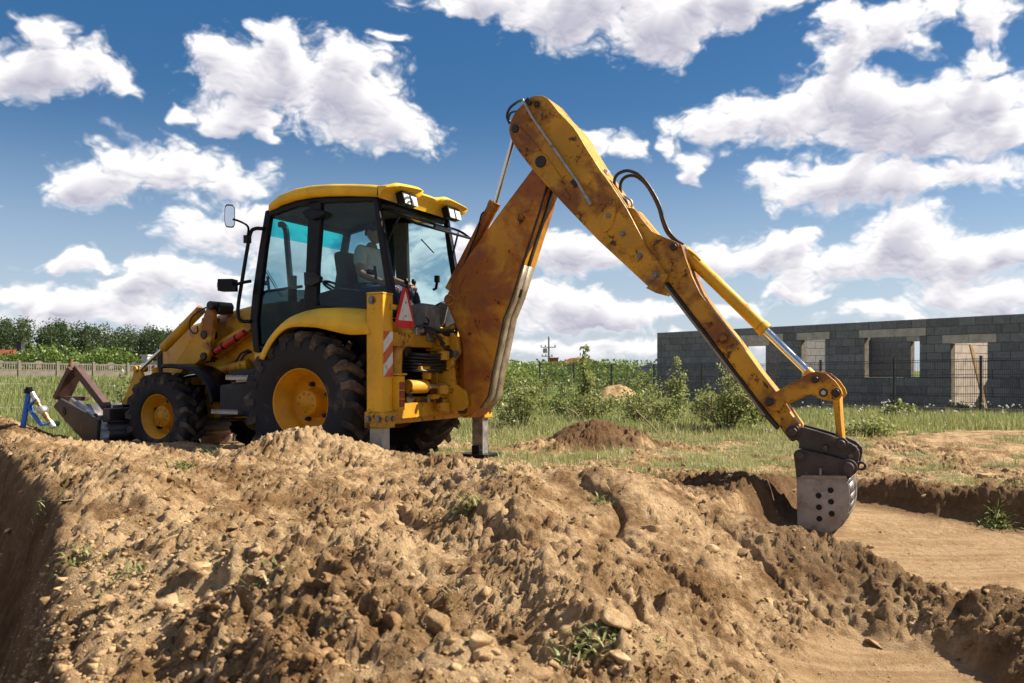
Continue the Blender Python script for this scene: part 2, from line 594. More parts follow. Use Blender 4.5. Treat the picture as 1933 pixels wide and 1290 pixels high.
M_PLASTIC = plain('grey_black_plastic', (0.012, 0.013, 0.019), 0.5, 0, 0.35, 10, 0.1, 0.35, dirt=(0.05, 0.045, 0.042), dirt_amt=0.02)
M_RUBBER = plain('tyre_rubber', (0.019, 0.017, 0.018), 0.72, 0, 0.4, 6, 0.35, 0.3, dirt=(0.075, 0.062, 0.055), dirt_amt=0.10)
M_TREAD = plain('tyre_tread', (0.040, 0.034, 0.031), 0.85, 0, 0.4, 6, 0.4, 0.2, dirt=(0.15, 0.11, 0.075), dirt_amt=0.18)
M_RIM = worn_paint('rim_paint', (0.68, 0.29, 0.006), (0.26, 0.10, 0.012), (0.05, 0.03, 0.015), 0.64, 0.67, 0.5, 0.4)
M_CHROME = plain('chrome_rod', (0.62, 0.63, 0.66), 0.13, 1.0, 0.08, 5, 0.0)
M_STEEL = plain('bare_steel', (0.34, 0.32, 0.31), 0.42, 0.7, 0.3, 9, 0.2, dirt=(0.10, 0.07, 0.05), dirt_amt=0.04)
M_BOLT = plain('bolt_steel', (0.20, 0.18, 0.16), 0.45, 0.8, 0.3, 20, 0.2)
M_PIN = plain('greasy_pin', (0.020, 0.016, 0.013), 0.45, 0.2, 0.4, 15, 0.3)
M_COUPLER = plain('coupler_steel', (0.050, 0.038, 0.034), 0.55, 0.25, 0.5, 7, 0.35, dirt=(0.16, 0.11, 0.07), dirt_amt=0.04)
M_BUCKET = plain('bucket_steel', (0.25, 0.235, 0.23), 0.45, 0.3, 0.35, 5.0, 0.3, dirt=(0.075, 0.052, 0.040), dirt_amt=0.15)
M_LOADBUCKET = plain('loader_bucket_steel', (0.040, 0.033, 0.030), 0.55, 0.2, 0.4, 5, 0.3, dirt=(0.11, 0.07, 0.045), dirt_amt=0.03)
M_RUSTBEAM = plain('rusty_beam', (0.085, 0.042, 0.035), 0.6, 0.2, 0.4, 8, 0.35, dirt=(0.18, 0.09, 0.06), dirt_amt=0.04)
M_HOSE = plain('hose_rubber', (0.012, 0.012, 0.013), 0.45, 0, 0.2, 20)
M_RED = plain('red_strut_paint', (0.42, 0.018, 0.016), 0.5, 0, 0.2, 12, dirt=(0.10, 0.02, 0.015), dirt_amt=0.02)
M_WHITE = plain('white_reflector', (0.62, 0.60, 0.57), 0.45, 0, 0.12, 14, 0.05, dirt=(0.33, 0.31, 0.28), dirt_amt=0.06)
M_SIGNRED = plain('red_reflector', (0.55, 0.014, 0.020), 0.35, 0, 0.15, 10, 0.0)
M_ORANGE = plain('orange_reflector', (0.50, 0.10, 0.025), 0.45, 0, 0.2, 10, 0.0, dirt=(0.22, 0.06, 0.03), dirt_amt=0.03)
M_LAMPRED = plain('tail_lamp_lens', (0.22, 0.012, 0.010), 0.2, 0, 0.3, 40, 0.1)
M_LAMP = plain('work_lamp_lens', (0.62, 0.63, 0.62), 0.35, 0.0, 0.12, 60, 0.02)
M_AMBER = plain('amber_lens', (0.55, 0.14, 0.02), 0.2, 0, 0.1, 30, 0.0)
M_SEAT = plain('seat_cloth', (0.012, 0.015, 0.021), 0.85, 0, 0.2, 30, 0.2, 0.2)
M_GREYBOX = plain('dusty_grey_console', (0.17, 0.16, 0.15), 0.7, 0, 0.35, 9, 0.2, 0.3, dirt=(0.07, 0.06, 0.055), dirt_amt=0.08)
M_LINER = plain('cab_lining', (0.12, 0.12, 0.115), 0.8, 0, 0.2, 12, 0.1, 0.2)
M_MIRROR = plain('mirror_glass', (0.75, 0.78, 0.82), 0.05, 1.0, 0.02, 4, 0.0)


def glass(name, tint, refl=0.10):
    m, T, b, out = new_mat(name)
    T.n.remove(b)
    tr = T.add('ShaderNodeBsdfTransparent', i_Color=c4(tint))
    gl = T.add('ShaderNodeBsdfGlossy', i_Roughness=0.03, i_Color=(0.9, 0.95, 1, 1))
    co = T.add('ShaderNodeTexCoord').outputs['Object']
    du = T.add('ShaderNodeBsdfDiffuse', i_Color=(0.42, 0.42, 0.38, 1))
    lw = T.add('ShaderNodeLayerWeight', i_Blend=0.22)
    f = T.math('MULTIPLY', lw.outputs['Fresnel'], 0.75, clamp=True)
    mx = T.add('ShaderNodeMixShader', i_0=f, i_1=tr.outputs[0], i_2=gl.outputs[0])
    film = T.math('MULTIPLY', T.smooth(T.noise(co, 3.5, 7, 0.7), 0.45, 0.85), 0.06)
    m2 = T.add('ShaderNodeMixShader', i_0=film, i_1=mx.outputs[0], i_2=du.outputs[0])
    T.l.new(m2.outputs[0], out.inputs[0])
    return m


M_GLASS = glass('cab_glass', (0.70, 0.83, 0.85))
M_GLASS_DARK = glass('lower_door_glass', (0.22, 0.30, 0.31))
M_TEAL = glass('tinted_sun_strip', (0.03, 0.62, 0.66))

# ------------------------------------------------------------------ the ground: one sheet from the pit to the horizon
def sstep(t, lo, hi):
    u = np.clip((t - lo) / (hi - lo), 0, 1)
    return u * u * (3 - 2 * u)


def seg_dist(x, y, pts):
    """distance to a polyline, and the height interpolated along it (pts: x, y, z)"""
    best = np.full(x.shape, 1e9); zz = np.zeros(x.shape)
    for (a, b) in zip(pts[:-1], pts[1:]):
        dx, dy = b[0] - a[0], b[1] - a[1]
        t = np.clip(((x - a[0]) * dx + (y - a[1]) * dy) / (dx * dx + dy * dy), 0, 1)
        d = np.hypot(x - a[0] - t * dx, y - a[1] - t * dy)
        z = a[2] + (b[2] - a[2]) * t
        m_ = d < best
        best = np.where(m_, d, best); zz = np.where(m_, z, zz)
    return best, zz


def seg_max(x, y, pts, fn):
    """the highest of fn(distance, height) over the pieces of a polyline"""
    out = None
    for (a, b) in zip(pts[:-1], pts[1:]):
        d, h = seg_dist(x, y, [a, b])
        v = fn(d, h)
        out = v if out is None else np.maximum(out, v)
    return out


def poly_sd(x, y, poly):
    """signed distance to a polygon, negative inside"""
    d = np.full(x.shape, 1e9); ins = np.zeros(x.shape, bool)
    n = len(poly)
    for i in range(n):
        ax, ay = poly[i]; bx, by = poly[(i + 1) % n]
        dx, dy = bx - ax, by - ay
        t = np.clip(((x - ax) * dx + (y - ay) * dy) / (dx * dx + dy * dy), 0, 1)
        d = np.minimum(d, np.hypot(x - ax - t * dx, y - ay - t * dy))
        c = (ay > y) != (by > y)
        with np.errstate(divide='ignore', invalid='ignore'):
            ins ^= c & (x < (bx - ax) * (y - ay) / (by - ay + 1e-12) + ax)
    return np.where(ins, -d, d)


TRENCH = [(-1.15, 1.2), (-1.55, 2.9), (-2.75, 5.05), (-4.05, 7.0), (-5.3, 8.7), (-6.6, 9.6), (-8.0, 9.0), (-6.1, 7.4), (-4.7, 5.2), (-3.4, 2.9), (-2.9, 1.2)]
PIT = [(0.55, 1.0), (0.45, 3.6), (0.45, 4.7), (0.7, 5.6), (1.0, 6.3), (1.7, 6.7), (2.1, 7.4), (2.5, 8.2), (3.25, 8.75), (4.35, 7.75), (6.2, 6.9), (9.5, 5.4), (9.5, 1.0)]


def base_height(x, y):
    """the lie of the land without lumps"""
    x = np.asarray(x, float); y = np.asarray(y, float)
    wob = (fbm2(x * 0.9 + 40, y * 0.9 + 40, 4, 0.55, 71) - 0.5)
    wob2 = (fbm2(x * 0.9 + 90, y * 0.9 + 10, 4, 0.55, 72) - 0.5)
    xw, yw = x + wob * 0.55, y + wob2 * 0.55
    z = np.zeros(x.shape)
    z = z - 0.22 * sstep(y, 12, 30) * sstep(x, -6, 6) - 0.15 * sstep(y, 60, 200)
    z = z - 0.12 * sstep(x, 1.9, 3.0) * sstep(y, 6.5, 7.5) * (1 - sstep(y, 11, 15))
    z = z + 0.16 * (fbm2(x * 0.12, y * 0.12, 3, 0.5, 75) - 0.5) * sstep(y, 11, 20)
    z = z + 0.42 * sstep(y, 13, 34) * sstep(-x / y, 0.22, 0.36) * (1 - sstep(y, 60, 90))
    # worked soil in front of and under the machine
    soil = 1 - sstep(poly_sd(xw, yw, [(-7, 0.5), (2.0, 0.5), (1.9, 5.0), (1.5, 6.2), (1.0, 6.7), (0.3, 7.0), (-0.6, 8.2), (-2.6, 9.0), (-4.6, 10.2), (-8, 10.5)]), -0.1, 0.55)
    z = z + soil * (0.05 + 0.17 * sstep(y, 3.6, 7.0))
    def ridge(pts, width, power=1.4):
        nonlocal z
        z0 = z
        def lift(d, h):
            k = np.clip(1 - (d / width) ** power, 0, 1)
            return z0 * (1 - k) + h * k
        z = np.maximum(z, seg_max(xw, yw, pts, lift))
    # berm beside the trench
    ridge([(-6.6, 10.6, 0.62), (-5.6, 9.3, 0.56), (-4.5, 8.2, 0.42), (-3.5, 7.0, 0.42), (-2.50, 5.6, 0.42), (-1.75, 4.3, 0.38), (-1.1, 3.45, 0.33), (-0.6, 3.05, 0.30), (-0.2, 2.7, 0.24), (0.1, 2.2, 0.12)], 0.70, 1.0)
    # mound in front of the rear wheel, the berm along the machine
    ridge([(-2.35, 7.75, 0.27), (-1.85, 7.75, 0.47), (-1.35, 7.65, 0.30)], 0.72)
    ridge([(-4.0, 8.3, 0.30), (-3.0, 7.6, 0.25), (-2.0, 7.1, 0.27)], 0.55)
    # hollow between the near mound and the heap
    d, h = seg_dist(xw, yw, [(-2.0, 4.6, 0), (-1.2, 4.2, 0), (-0.3, 3.6, 0), (0.1, 3.0, 0)])
    z = z - 0.20 * np.exp(-(d / 0.40) ** 2)
    # small spoil heap on the grass, heaps behind the fence
    for (hx, hy, hr, hh) in ((0.7, 11.5, 0.75, 0.17), (1.2, 11.75, 0.80, 0.26), (2.3, 24.6, 0.9, 0.6), (1.3, 25.2, 1.2, 0.75), (3.05, 24.2, 0.9, 0.8)):
        q = np.hypot(xw - hx, (yw - hy) * 1.1) / hr
        z = z + hh * np.clip(1 - q ** 1.3, 0, 1)
    # the excavation
    sd = poly_sd(x + wob * 0.35, y + wob2 * 0.35, PIT)
    floor = -0.46 + 0.20 * sstep(y, 6.6, 8.6)
    k = 1 - sstep(sd, -0.16, 0.10)
    kk = k
    z = z * (1 - kk) + floor * kk
    # the main spoil heap: loose soil at its angle of rest, with a top, a spine towards us and a shoulder towards the bucket
    def cone(pts, slope, soft=0.10):
        nonlocal z
        c = seg_max(xw, yw, pts, lambda d, h: h - slope * (np.sqrt(d * d + soft * soft) - soft))
        t = np.clip(0.5 + 0.5 * (c - z) / 0.10, 0, 1)
        z = z * (1 - t) + c * t + 0.10 * t * (1 - t) * 0.5
    cone([(-0.85, 6.5, 0.18), (0.0, 6.0, 0.34), (0.62, 5.95, 0.34), (0.88, 6.0, 0.28), (1.12, 6.1, 0.14), (1.5, 6.0, -0.16), (2.2, 5.75, -0.34), (2.9, 5.5, -0.40)], 0.47)
    cone([(0.0, 5.95, 0.34), (-0.05, 5.05, 0.27), (0.12, 4.2, 0.12), (0.32, 3.5, -0.02), (0.45, 2.9, -0.12), (0.6, 2.2, -0.20)], 0.45)
    # a low bank of clods left lying in the pit
    z = z + seg_max(xw, yw, [(1.7, 5.6, 0.03), (2.15, 5.35, 0.15), (2.75, 4.85, 0.26), (3.3, 4.5, 0.28), (3.9, 4.3, 0.30), (5.5, 4.2, 0.28)], lambda d, h: h * np.clip(1 - (d / 0.42) ** 1.5, 0, 1))
    z = np.maximum(z, seg_max(xw, yw, [(2.72, 4.8, 0.2), (2.75, 4.2, 0.26), (2.62, 3.6, 0.28), (2.5, 2.9, 0.26)], lambda d, h: -0.46 + h * np.clip(1 - (d / 0.34) ** 1.6, 0, 1)))
    # loosened lip along the far bank
    db, hb = seg_dist(xw, yw, [(2.5, 8.35, 0.07), (3.25, 8.9, 0.06), (4.45, 7.95, 0.05), (6.2, 7.1, 0.05)])
    z = z + hb * np.clip(1 - (db / 0.32) ** 2, 0, 1) * (1 - kk)
    # pile of dark soil left of the bucket
    q = np.hypot(xw - 2.15, yw - 7.95) / 0.55
    z = z + 0.10 * np.clip(1 - q ** 1.3, 0, 1)
    # the trench on the left
    st_ = poly_sd(x + wob * 0.3, y + wob2 * 0.3, TRENCH)
    kt = 1 - sstep(st_, -0.30, 0.10)
    z = z * (1 - kt) + (-0.62 + 0.12 * wob) * kt
    return z, soil, k, kt


def soil_mask(x, y, soil, k, kt):
    """1 where bare worked soil shows, 0 where grass grows"""
    n = fbm2(x * 1.7, y * 1.7, 4, 0.6, 81)
    m_ = np.maximum(np.maximum(soil, k), kt)
    # churned strip right of the bucket, spoil heaps, the ground under the machine
    m_ = np.maximum(m_, (1 - sstep(poly_sd(x, y, [(2.2, 8.0), (3.2, 8.8), (4.3, 7.8), (9, 5.6), (14, 8), (12, 15), (5.8, 15.0), (4.6, 11.0), (2.6, 9.4)]), -0.4, 0.9)) * sstep(n, 0.26, 0.50))
    for (hx, hy, hr) in ((0.75, 11.55, 0.75), (1.2, 11.75, 0.85), (2.15, 7.95, 0.8), (2.6, 24.8, 0.9), (3.2, 24.6, 1.0), (1.6, 26, 1.2)):
        m_ = np.maximum(m_, 1 - sstep(np.hypot(x - hx, y - hy) / hr + (n - 0.5) * 0.8, 0.75, 1.1))
    m_ = np.maximum(m_, 1 - sstep(poly_sd(x, y, PIT) + (n - 0.5) * 0.4, 0.12, 0.42))
    m_ = np.maximum(m_, 1 - sstep(np.hypot(x - 1.75, y - 6.9) + (n - 0.5) * 0.5, 0.6, 0.9))
    m_ = np.maximum(m_, (1 - sstep(poly_sd(x, y, [(0.3, 7.0), (2.0, 7.3), (4.5, 8.6), (7.5, 13.5), (4.0, 13.2), (1.6, 12.6), (-0.6, 11.6), (-0.4, 8.6)]), -0.3, 0.7)) * sstep(n, 0.46, 0.64) * 0.9)
    und = 1 - sstep(poly_sd(x, y, [(-1.5, 7.6), (0.2, 9.0), (0.3, 11.3), (-1.6, 13.2), (-5.2, 13.4), (-6.5, 10.5), (-5, 8.6)]), -0.5, 0.6)
    m_ = np.maximum(m_, und * sstep(n, 0.36, 0.56) * 0.9)
    return np.clip(m_, 0, 1)


def facets2(x, y, seed):
    """broken lumps: every cell a tilted facet at its own height, with a crevice round it"""
    tab = np.random.default_rng(seed).random((128, 128, 5)).astype(np.float32)
    xi = np.floor(x).astype(np.int32); yi = np.floor(y).astype(np.int32)
    b1 = np.full(x.shape, 9.0, np.float32); b2 = np.full(x.shape, 9.0, np.float32); val = np.zeros(x.shape, np.float32)
    for dx in (-1, 0, 1):
        for dy in (-1, 0, 1):
            q = tab[(yi + dy) & 127, (xi + dx) & 127]
            ex = x - (xi + dx + q[..., 0]); ey = y - (yi + dy + q[..., 1])
            d = ex * ex + ey * ey
            h = q[..., 2] + (q[..., 3] - 0.5) * ex * 1.6 + (q[..., 4] - 0.5) * ey * 1.6
            nearer = d < b1
            b2 = np.where(nearer, b1, np.minimum(b2, d))
            val = np.where(nearer, h, val)
            b1 = np.where(nearer, d, b1)
    gap = np.clip((np.sqrt(b2) - np.sqrt(b1)) / 0.28, 0, 1)
    return val * gap - 0.32 * (1 - gap)


def lumps(x, y, amount):
    """clods and crumbs at several sizes"""
    a = fbm2(x * 2.1, y * 2.1, 3, 0.6, 91) - 0.5
    p1 = puffs2(x * 5.5 + a, y * 5.5 + a, 95)
    p2 = puffs2(x * 13 + 2 * a, y * 13, 96)
    p3 = puffs2(x * 27, y * 27 + 3 * a, 97)
    sel = sstep(fbm2(x * 1.4, y * 1.4, 3, 0.6, 98), 0.36, 0.66)
    sel2 = sstep(fbm2(x * 3.1 + 9, y * 3.1, 3, 0.6, 99), 0.35, 0.65)
    b2 = fbm2(x * 1.5 + 31, y * 1.5 + 8, 4, 0.55, 94) - 0.5
    wx_ = x + 0.10 * a; wy_ = y + 0.10 * (fbm2(x * 2.3 + 7, y * 2.3, 3, 0.6, 90) - 0.5)
    f0 = facets2(wx_ * 5.5, wy_ * 5.5, 93)
    f1 = facets2(wx_ * 12.5, wy_ * 12.5, 95)
    f2 = facets2(wx_ * 26, wy_ * 26, 96)
    sel0 = sstep(fbm2(x * 0.9 + 3, y * 0.9, 3, 0.6, 92), 0.44, 0.60)
    fine = fbm2(x * 24, y * 24, 3, 0.65, 89) - 0.5
    gul = np.abs(fbm2(x * 1.25 + 0.5 * y + 50, y * 0.75 + 20, 3, 0.5, 88) - 0.5)
    h = 0.16 * b2 + 0.10 * a - 0.060 * (1 - sstep(gul, 0.0, 0.045)) * (1 - sstep(y, 5.2, 6.5)) + 0.034 * f0 * sel0 + 0.030 * f1 * (0.15 + 1.1 * sel) + 0.024 * f2 * (0.45 + sel2) + 0.026 * fine + 0.012 * (p3 - 0.45)
    # runnels down the slopes
    return h * amount


def axis(lo, hi, step, far_lo, far_hi, grow=1.10):
    mid = list(np.arange(lo, hi, step))
    out, s_, p_ = [], step, mid[-1]
    while p_ < far_hi:
        s_ *= grow; p_ += s_; out.append(p_)
    out2, s_, p_ = [], step, mid[0]
    while p_ > far_lo:
        s_ *= grow; p_ -= s_; out2.append(p_)
    return np.array(out2[::-1] + mid + out)


gx = axis(-5.2, 5.6, 0.0155, -1500, 1500, 1.12)
gy = np.concatenate([axis(2.0, 5.2, 0.0150, -60, 5.2, 1.2)[:-1], np.arange(5.21, 9.6, 0.0215), axis(9.61, 12.5, 0.034, 9.65, 2600, 1.065)])
gy = np.unique(gy)
GX, GY = np.meshgrid(gx, gy)
GZ, g_soil, g_pit, g_tr = base_height(GX, GY)
g_mask = soil_mask(GX, GY, g_soil, g_pit, g_tr)
near = 1 - sstep(GY, 12, 16)
floor_flat = g_pit * (1 - sstep(GZ - (-0.46 + 0.20 * sstep(GY, 6.6, 8.6)), 0.02, 0.09)) * (GX > 0)
under = 1 - sstep(poly_sd(GX, GY, [(-1.4, 8.0), (0.3, 9.0), (0.0, 11.0), (-4.5, 13), (-6, 10.5), (-4.6, 9.2)]), -0.3, 0.5)
sy_, sx_ = np.gradient(GZ, gy, gx)
steep = np.clip(np.hypot(sx_, sy_) - 0.35, 0, 2)
amt = g_mask * near * (1 - 0.86 * floor_flat) * (1 - 0.6 * under) / (1 + 0.9 * steep)
GZ = GZ + lumps(GX, GY, amt)
GZ = GZ + 0.035 * (fbm2(GX * 6, GY * 6, 3, 0.6, 61) - 0.5) * (1 - sstep(GY, 14, 22)) * (1 - g_pit)
# furrows that the bucket drew across the pit floor
GZ = GZ + floor_flat * 0.02 * (fbm2(GX * 3, GY * 3, 4, 0.55, 63) - 0.5) + floor_flat * 0.006 * (fbm2((GX * 0.5 + GY * 0.25) * 1.2, (GY - GX * 0.25) * 9, 3, 0.5, 62) - 0.5)


def ground_z(x, y):
    """height of the sheet at points (arrays), by looking the grid up"""
    x = np.atleast_1d(np.asarray(x, float)); y = np.atleast_1d(np.asarray(y, float))
    i = np.clip(np.searchsorted(gx, x) - 1, 0, len(gx) - 2); j = np.clip(np.searchsorted(gy, y) - 1, 0, len(gy) - 2)
    tx = np.clip((x - gx[i]) / (gx[i + 1] - gx[i]), 0, 1); ty = np.clip((y - gy[j]) / (gy[j + 1] - gy[j]), 0, 1)
    return (GZ[j, i] * (1 - tx) + GZ[j, i + 1] * tx) * (1 - ty) + (GZ[j + 1, i] * (1 - tx) + GZ[j + 1, i + 1] * tx) * ty


def mask_at(x, y):
    i = np.clip(np.searchsorted(gx, x) - 1, 0, len(gx) - 2); j = np.clip(np.searchsorted(gy, y) - 1, 0, len(gy) - 2)
    return g_mask[j, i], g_pit[j, i], g_tr[j, i]


ny_, nx_ = GX.shape
idx = np.arange(nx_ * ny_).reshape(ny_, nx_)
gf = np.stack([idx[:-1, :-1], idx[:-1, 1:], idx[1:, 1:], idx[1:, :-1]], -1).reshape(-1, 4)
# crumbs lean and overhang a little
JX = GX + amt * 0.030 * (fbm2(GX * 15 + 3, GY * 15, 2, 0.6, 65) - 0.5)
JY = GY + amt * 0.030 * (fbm2(GX * 15, GY * 15 + 9, 2, 0.6, 66) - 0.5)
gme = np_mesh('ground', np.stack([JX, JY, GZ], -1).reshape(-1, 3), gf, smooth=False)
point_attr(gme, 'soil', g_mask.ravel())
point_attr(gme, 'packed', floor_flat.ravel())
# freshly turned, still moist soil: the small heap, the pit's banks, the pile left of the bucket; in the trench, shade painted into the soil colour
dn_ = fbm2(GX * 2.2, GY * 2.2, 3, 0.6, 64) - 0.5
damp_and_shade = np.maximum.reduce([1 - sstep(np.hypot(GX - 1.05, GY - 11.65) + dn_, 0.7, 1.1), 1 - sstep(np.hypot(GX - 2.1, GY - 7.8) + dn_ * 0.6, 0.5, 0.9),
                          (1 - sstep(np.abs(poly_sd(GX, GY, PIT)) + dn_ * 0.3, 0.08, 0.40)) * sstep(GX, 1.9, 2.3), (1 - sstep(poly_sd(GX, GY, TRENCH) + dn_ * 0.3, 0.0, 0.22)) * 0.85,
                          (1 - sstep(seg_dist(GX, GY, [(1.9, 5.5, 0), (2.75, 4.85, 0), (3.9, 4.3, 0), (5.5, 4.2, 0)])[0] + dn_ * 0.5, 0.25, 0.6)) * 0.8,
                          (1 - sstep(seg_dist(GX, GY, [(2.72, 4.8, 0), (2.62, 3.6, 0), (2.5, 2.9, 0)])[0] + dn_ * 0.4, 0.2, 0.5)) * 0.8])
point_attr(gme, 'damp_and_shade', damp_and_shade.ravel())


def dirt_nodes(T, p):
    """colour and height of dug soil at the position p"""
    n0 = T.noise(p, 0.8, 5, 0.6)
    n1 = T.noise(p, 4.0, 7, 0.65)
    n2 = T.noise(p, 22.0, 7, 0.72)
    n3 = T.noise(p, 120.0, 4, 0.7)
    dry = T.mix(T.smooth(n2, 0.3, 0.7), (0.375, 0.238, 0.115, 1), (0.58, 0.41, 0.235, 1))
    wet = T.mix(T.smooth(n2, 0.3, 0.7), (0.140, 0.075, 0.031, 1), (0.265, 0.157, 0.072, 1))
    f = T.math('ADD', T.math('MULTIPLY', n1, 0.6), T.math('MULTIPLY', n0, 0.4))
    dirt = T.mix(T.smooth(f, 0.40, 0.60), wet, dry)
    dirt = T.mix(T.smooth(n3, 0.66, 0.72, 0, 0.45), dirt, (0.42, 0.32, 0.20, 1))
    return dirt, f, n1, n2, n3


def ground_material():
    m, T, b, out = new_mat('soil_and_turf')
    geo = T.add('ShaderNodeNewGeometry')
    p = geo.outputs['Position']
    soil = T.add('ShaderNodeAttribute', attribute_name='soil').outputs['Fac']
    pk = T.add('ShaderNodeAttribute', attribute_name='packed').outputs['Fac']
    dirt, f, n1, n2, n3 = dirt_nodes(T, p)
    mp = T.add('ShaderNodeMapping', i_Vector=p, i_Scale=(0.7, 7.0, 1.0), i_Rotation=(0, 0, R(-14)))
    fur = T.noise(mp.outputs[0], 1.6, 6, 0.65)
    floor = T.mix(T.smooth(fur, 0.40, 0.62), (0.33, 0.205, 0.10, 1), (0.45, 0.305, 0.165, 1))
    patch = T.smooth(T.noise(p, 1.6, 5, 0.6), 0.45, 0.62)
    floor = T.mix(patch, floor, T.mix(T.smooth(n2, 0.35, 0.65), (0.32, 0.20, 0.098, 1), (0.47, 0.325, 0.18, 1)))
    dirt = T.mix(T.math('MULTIPLY', pk, 0.85), dirt, floor)
    dp = T.add('ShaderNodeAttribute', attribute_name='damp_and_shade').outputs['Fac']
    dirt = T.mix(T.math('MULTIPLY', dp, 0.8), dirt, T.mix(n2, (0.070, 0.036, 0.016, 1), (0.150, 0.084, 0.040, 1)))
    straw = T.mix(T.smooth(n1, 0.35, 0.65), (0.19, 0.155, 0.070, 1), (0.34, 0.27, 0.145, 1))
    turf = T.mix(T.smooth(f, 0.34, 0.58), (0.080, 0.105, 0.028, 1), straw)
    sep = T.add('ShaderNodeSeparateXYZ', i_0=p)
    turf = T.mix(T.smooth(sep.outputs[1], 14.0, 26.0), turf, T.mix(n1, (0.070, 0.110, 0.024, 1), (0.15, 0.18, 0.055, 1)))
    edge = T.smooth(T.math('ADD', soil, T.math('MULTIPLY_ADD', n2, 0.8, -0.4)), 0.30, 0.62)
    T.put(b.inputs['Base Color'], T.mix(edge, turf, dirt))
    b.inputs['Roughness'].default_value = 0.95
    b.inputs['Specular IOR Level'].default_value = 0.12
    h = T.math('ADD', T.math('MULTIPLY', n2, 0.9), T.math('MULTIPLY', n3, 0.42))
    h = T.math('ADD', h, T.math('MULTIPLY', T.math('MULTIPLY', fur, pk), 0.25))
    bump(T, b, h, 1.0, 0.034)
    return m


M_GROUND = ground_material()
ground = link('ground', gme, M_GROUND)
tag(ground, kind='structure')
# ------------------------------------------------------------------ the backhoe loader
# its own frame: x forward, y to its left (the side we see), z up; origin on the ground under the rear axle
TH = R(26.0)
BX, BY = -1.68, 9.86
hoe = empty('backhoe_loader', (BX, BY, 0.0), math.pi - TH)
tag(hoe, 'worn yellow backhoe loader with raised rear boom standing on the soil', 'backhoe loader')
_c, _s = math.cos(TH), math.sin(TH)


def L(px, py, v):
    """the point (x, z) of the machine's plane y = v that is seen at a place of the 1933 x 1290 frame"""
    r_ = (px - CX) / FPX
    u = (BX - _s * v - r_ * (BY - _c * v)) / (_c + r_ * _s)
    Y = BY + _s * u - _c * v
    return (u, CAM_Z + (HY - py) / FPX * Y)


def P3(px, py, v):
    u, w = L(px, py, v)
    return Vector((u, v, w))


def LL(pts, v):
    return [L(x, y, v) for x, y in pts]


def cyl(mb, c, r, y0, y1, n=20, mi=0):
    """round boss along y at (x, z) = c"""
    mb.lathe([(y0, 0.0005), (y0, r), (y1, r), (y1, 0.0005)], n, (c[0], 0, c[1]), mi, False)
    return mb


def pin(parent, c, r, y, out, mat=None, name='pin', ring=True, n=20):
    mb = MB()
    if ring:
        mb.lathe([(y - 0.01, r * 1.5), (y + out * 0.35, r * 1.5), (y + out * 0.35, r * 1.05)], n, (c[0], 0, c[1]), 0, False)
    mb.lathe([(y - 0.01, r), (y + out * 0.85, r), (y + out, r * 0.85), (y + out, 0.0005)], n, (c[0], 0, c[1]), 1 if ring else 0, False)
    return mb.build(name, [M_DIPPER, mat or M_PIN] if ring else (mat or M_PIN), parent, 0.003)


def bolt(parent, c, r, y, out, mat=None):
    mb = MB()
    mb.lathe([(y - 0.005, r * 1.45), (y + out * 0.3, r * 1.45), (y + out * 0.3, r)], 14, (c[0], 0, c[1]), 0, False)
    mb.lathe([(y, r), (y + out, r * 0.95), (y + out, 0.0005)], 6, (c[0], 0, c[1]), 0, False)
    return mb.build('bolt', mat or M_BOLT, parent, 0.002)


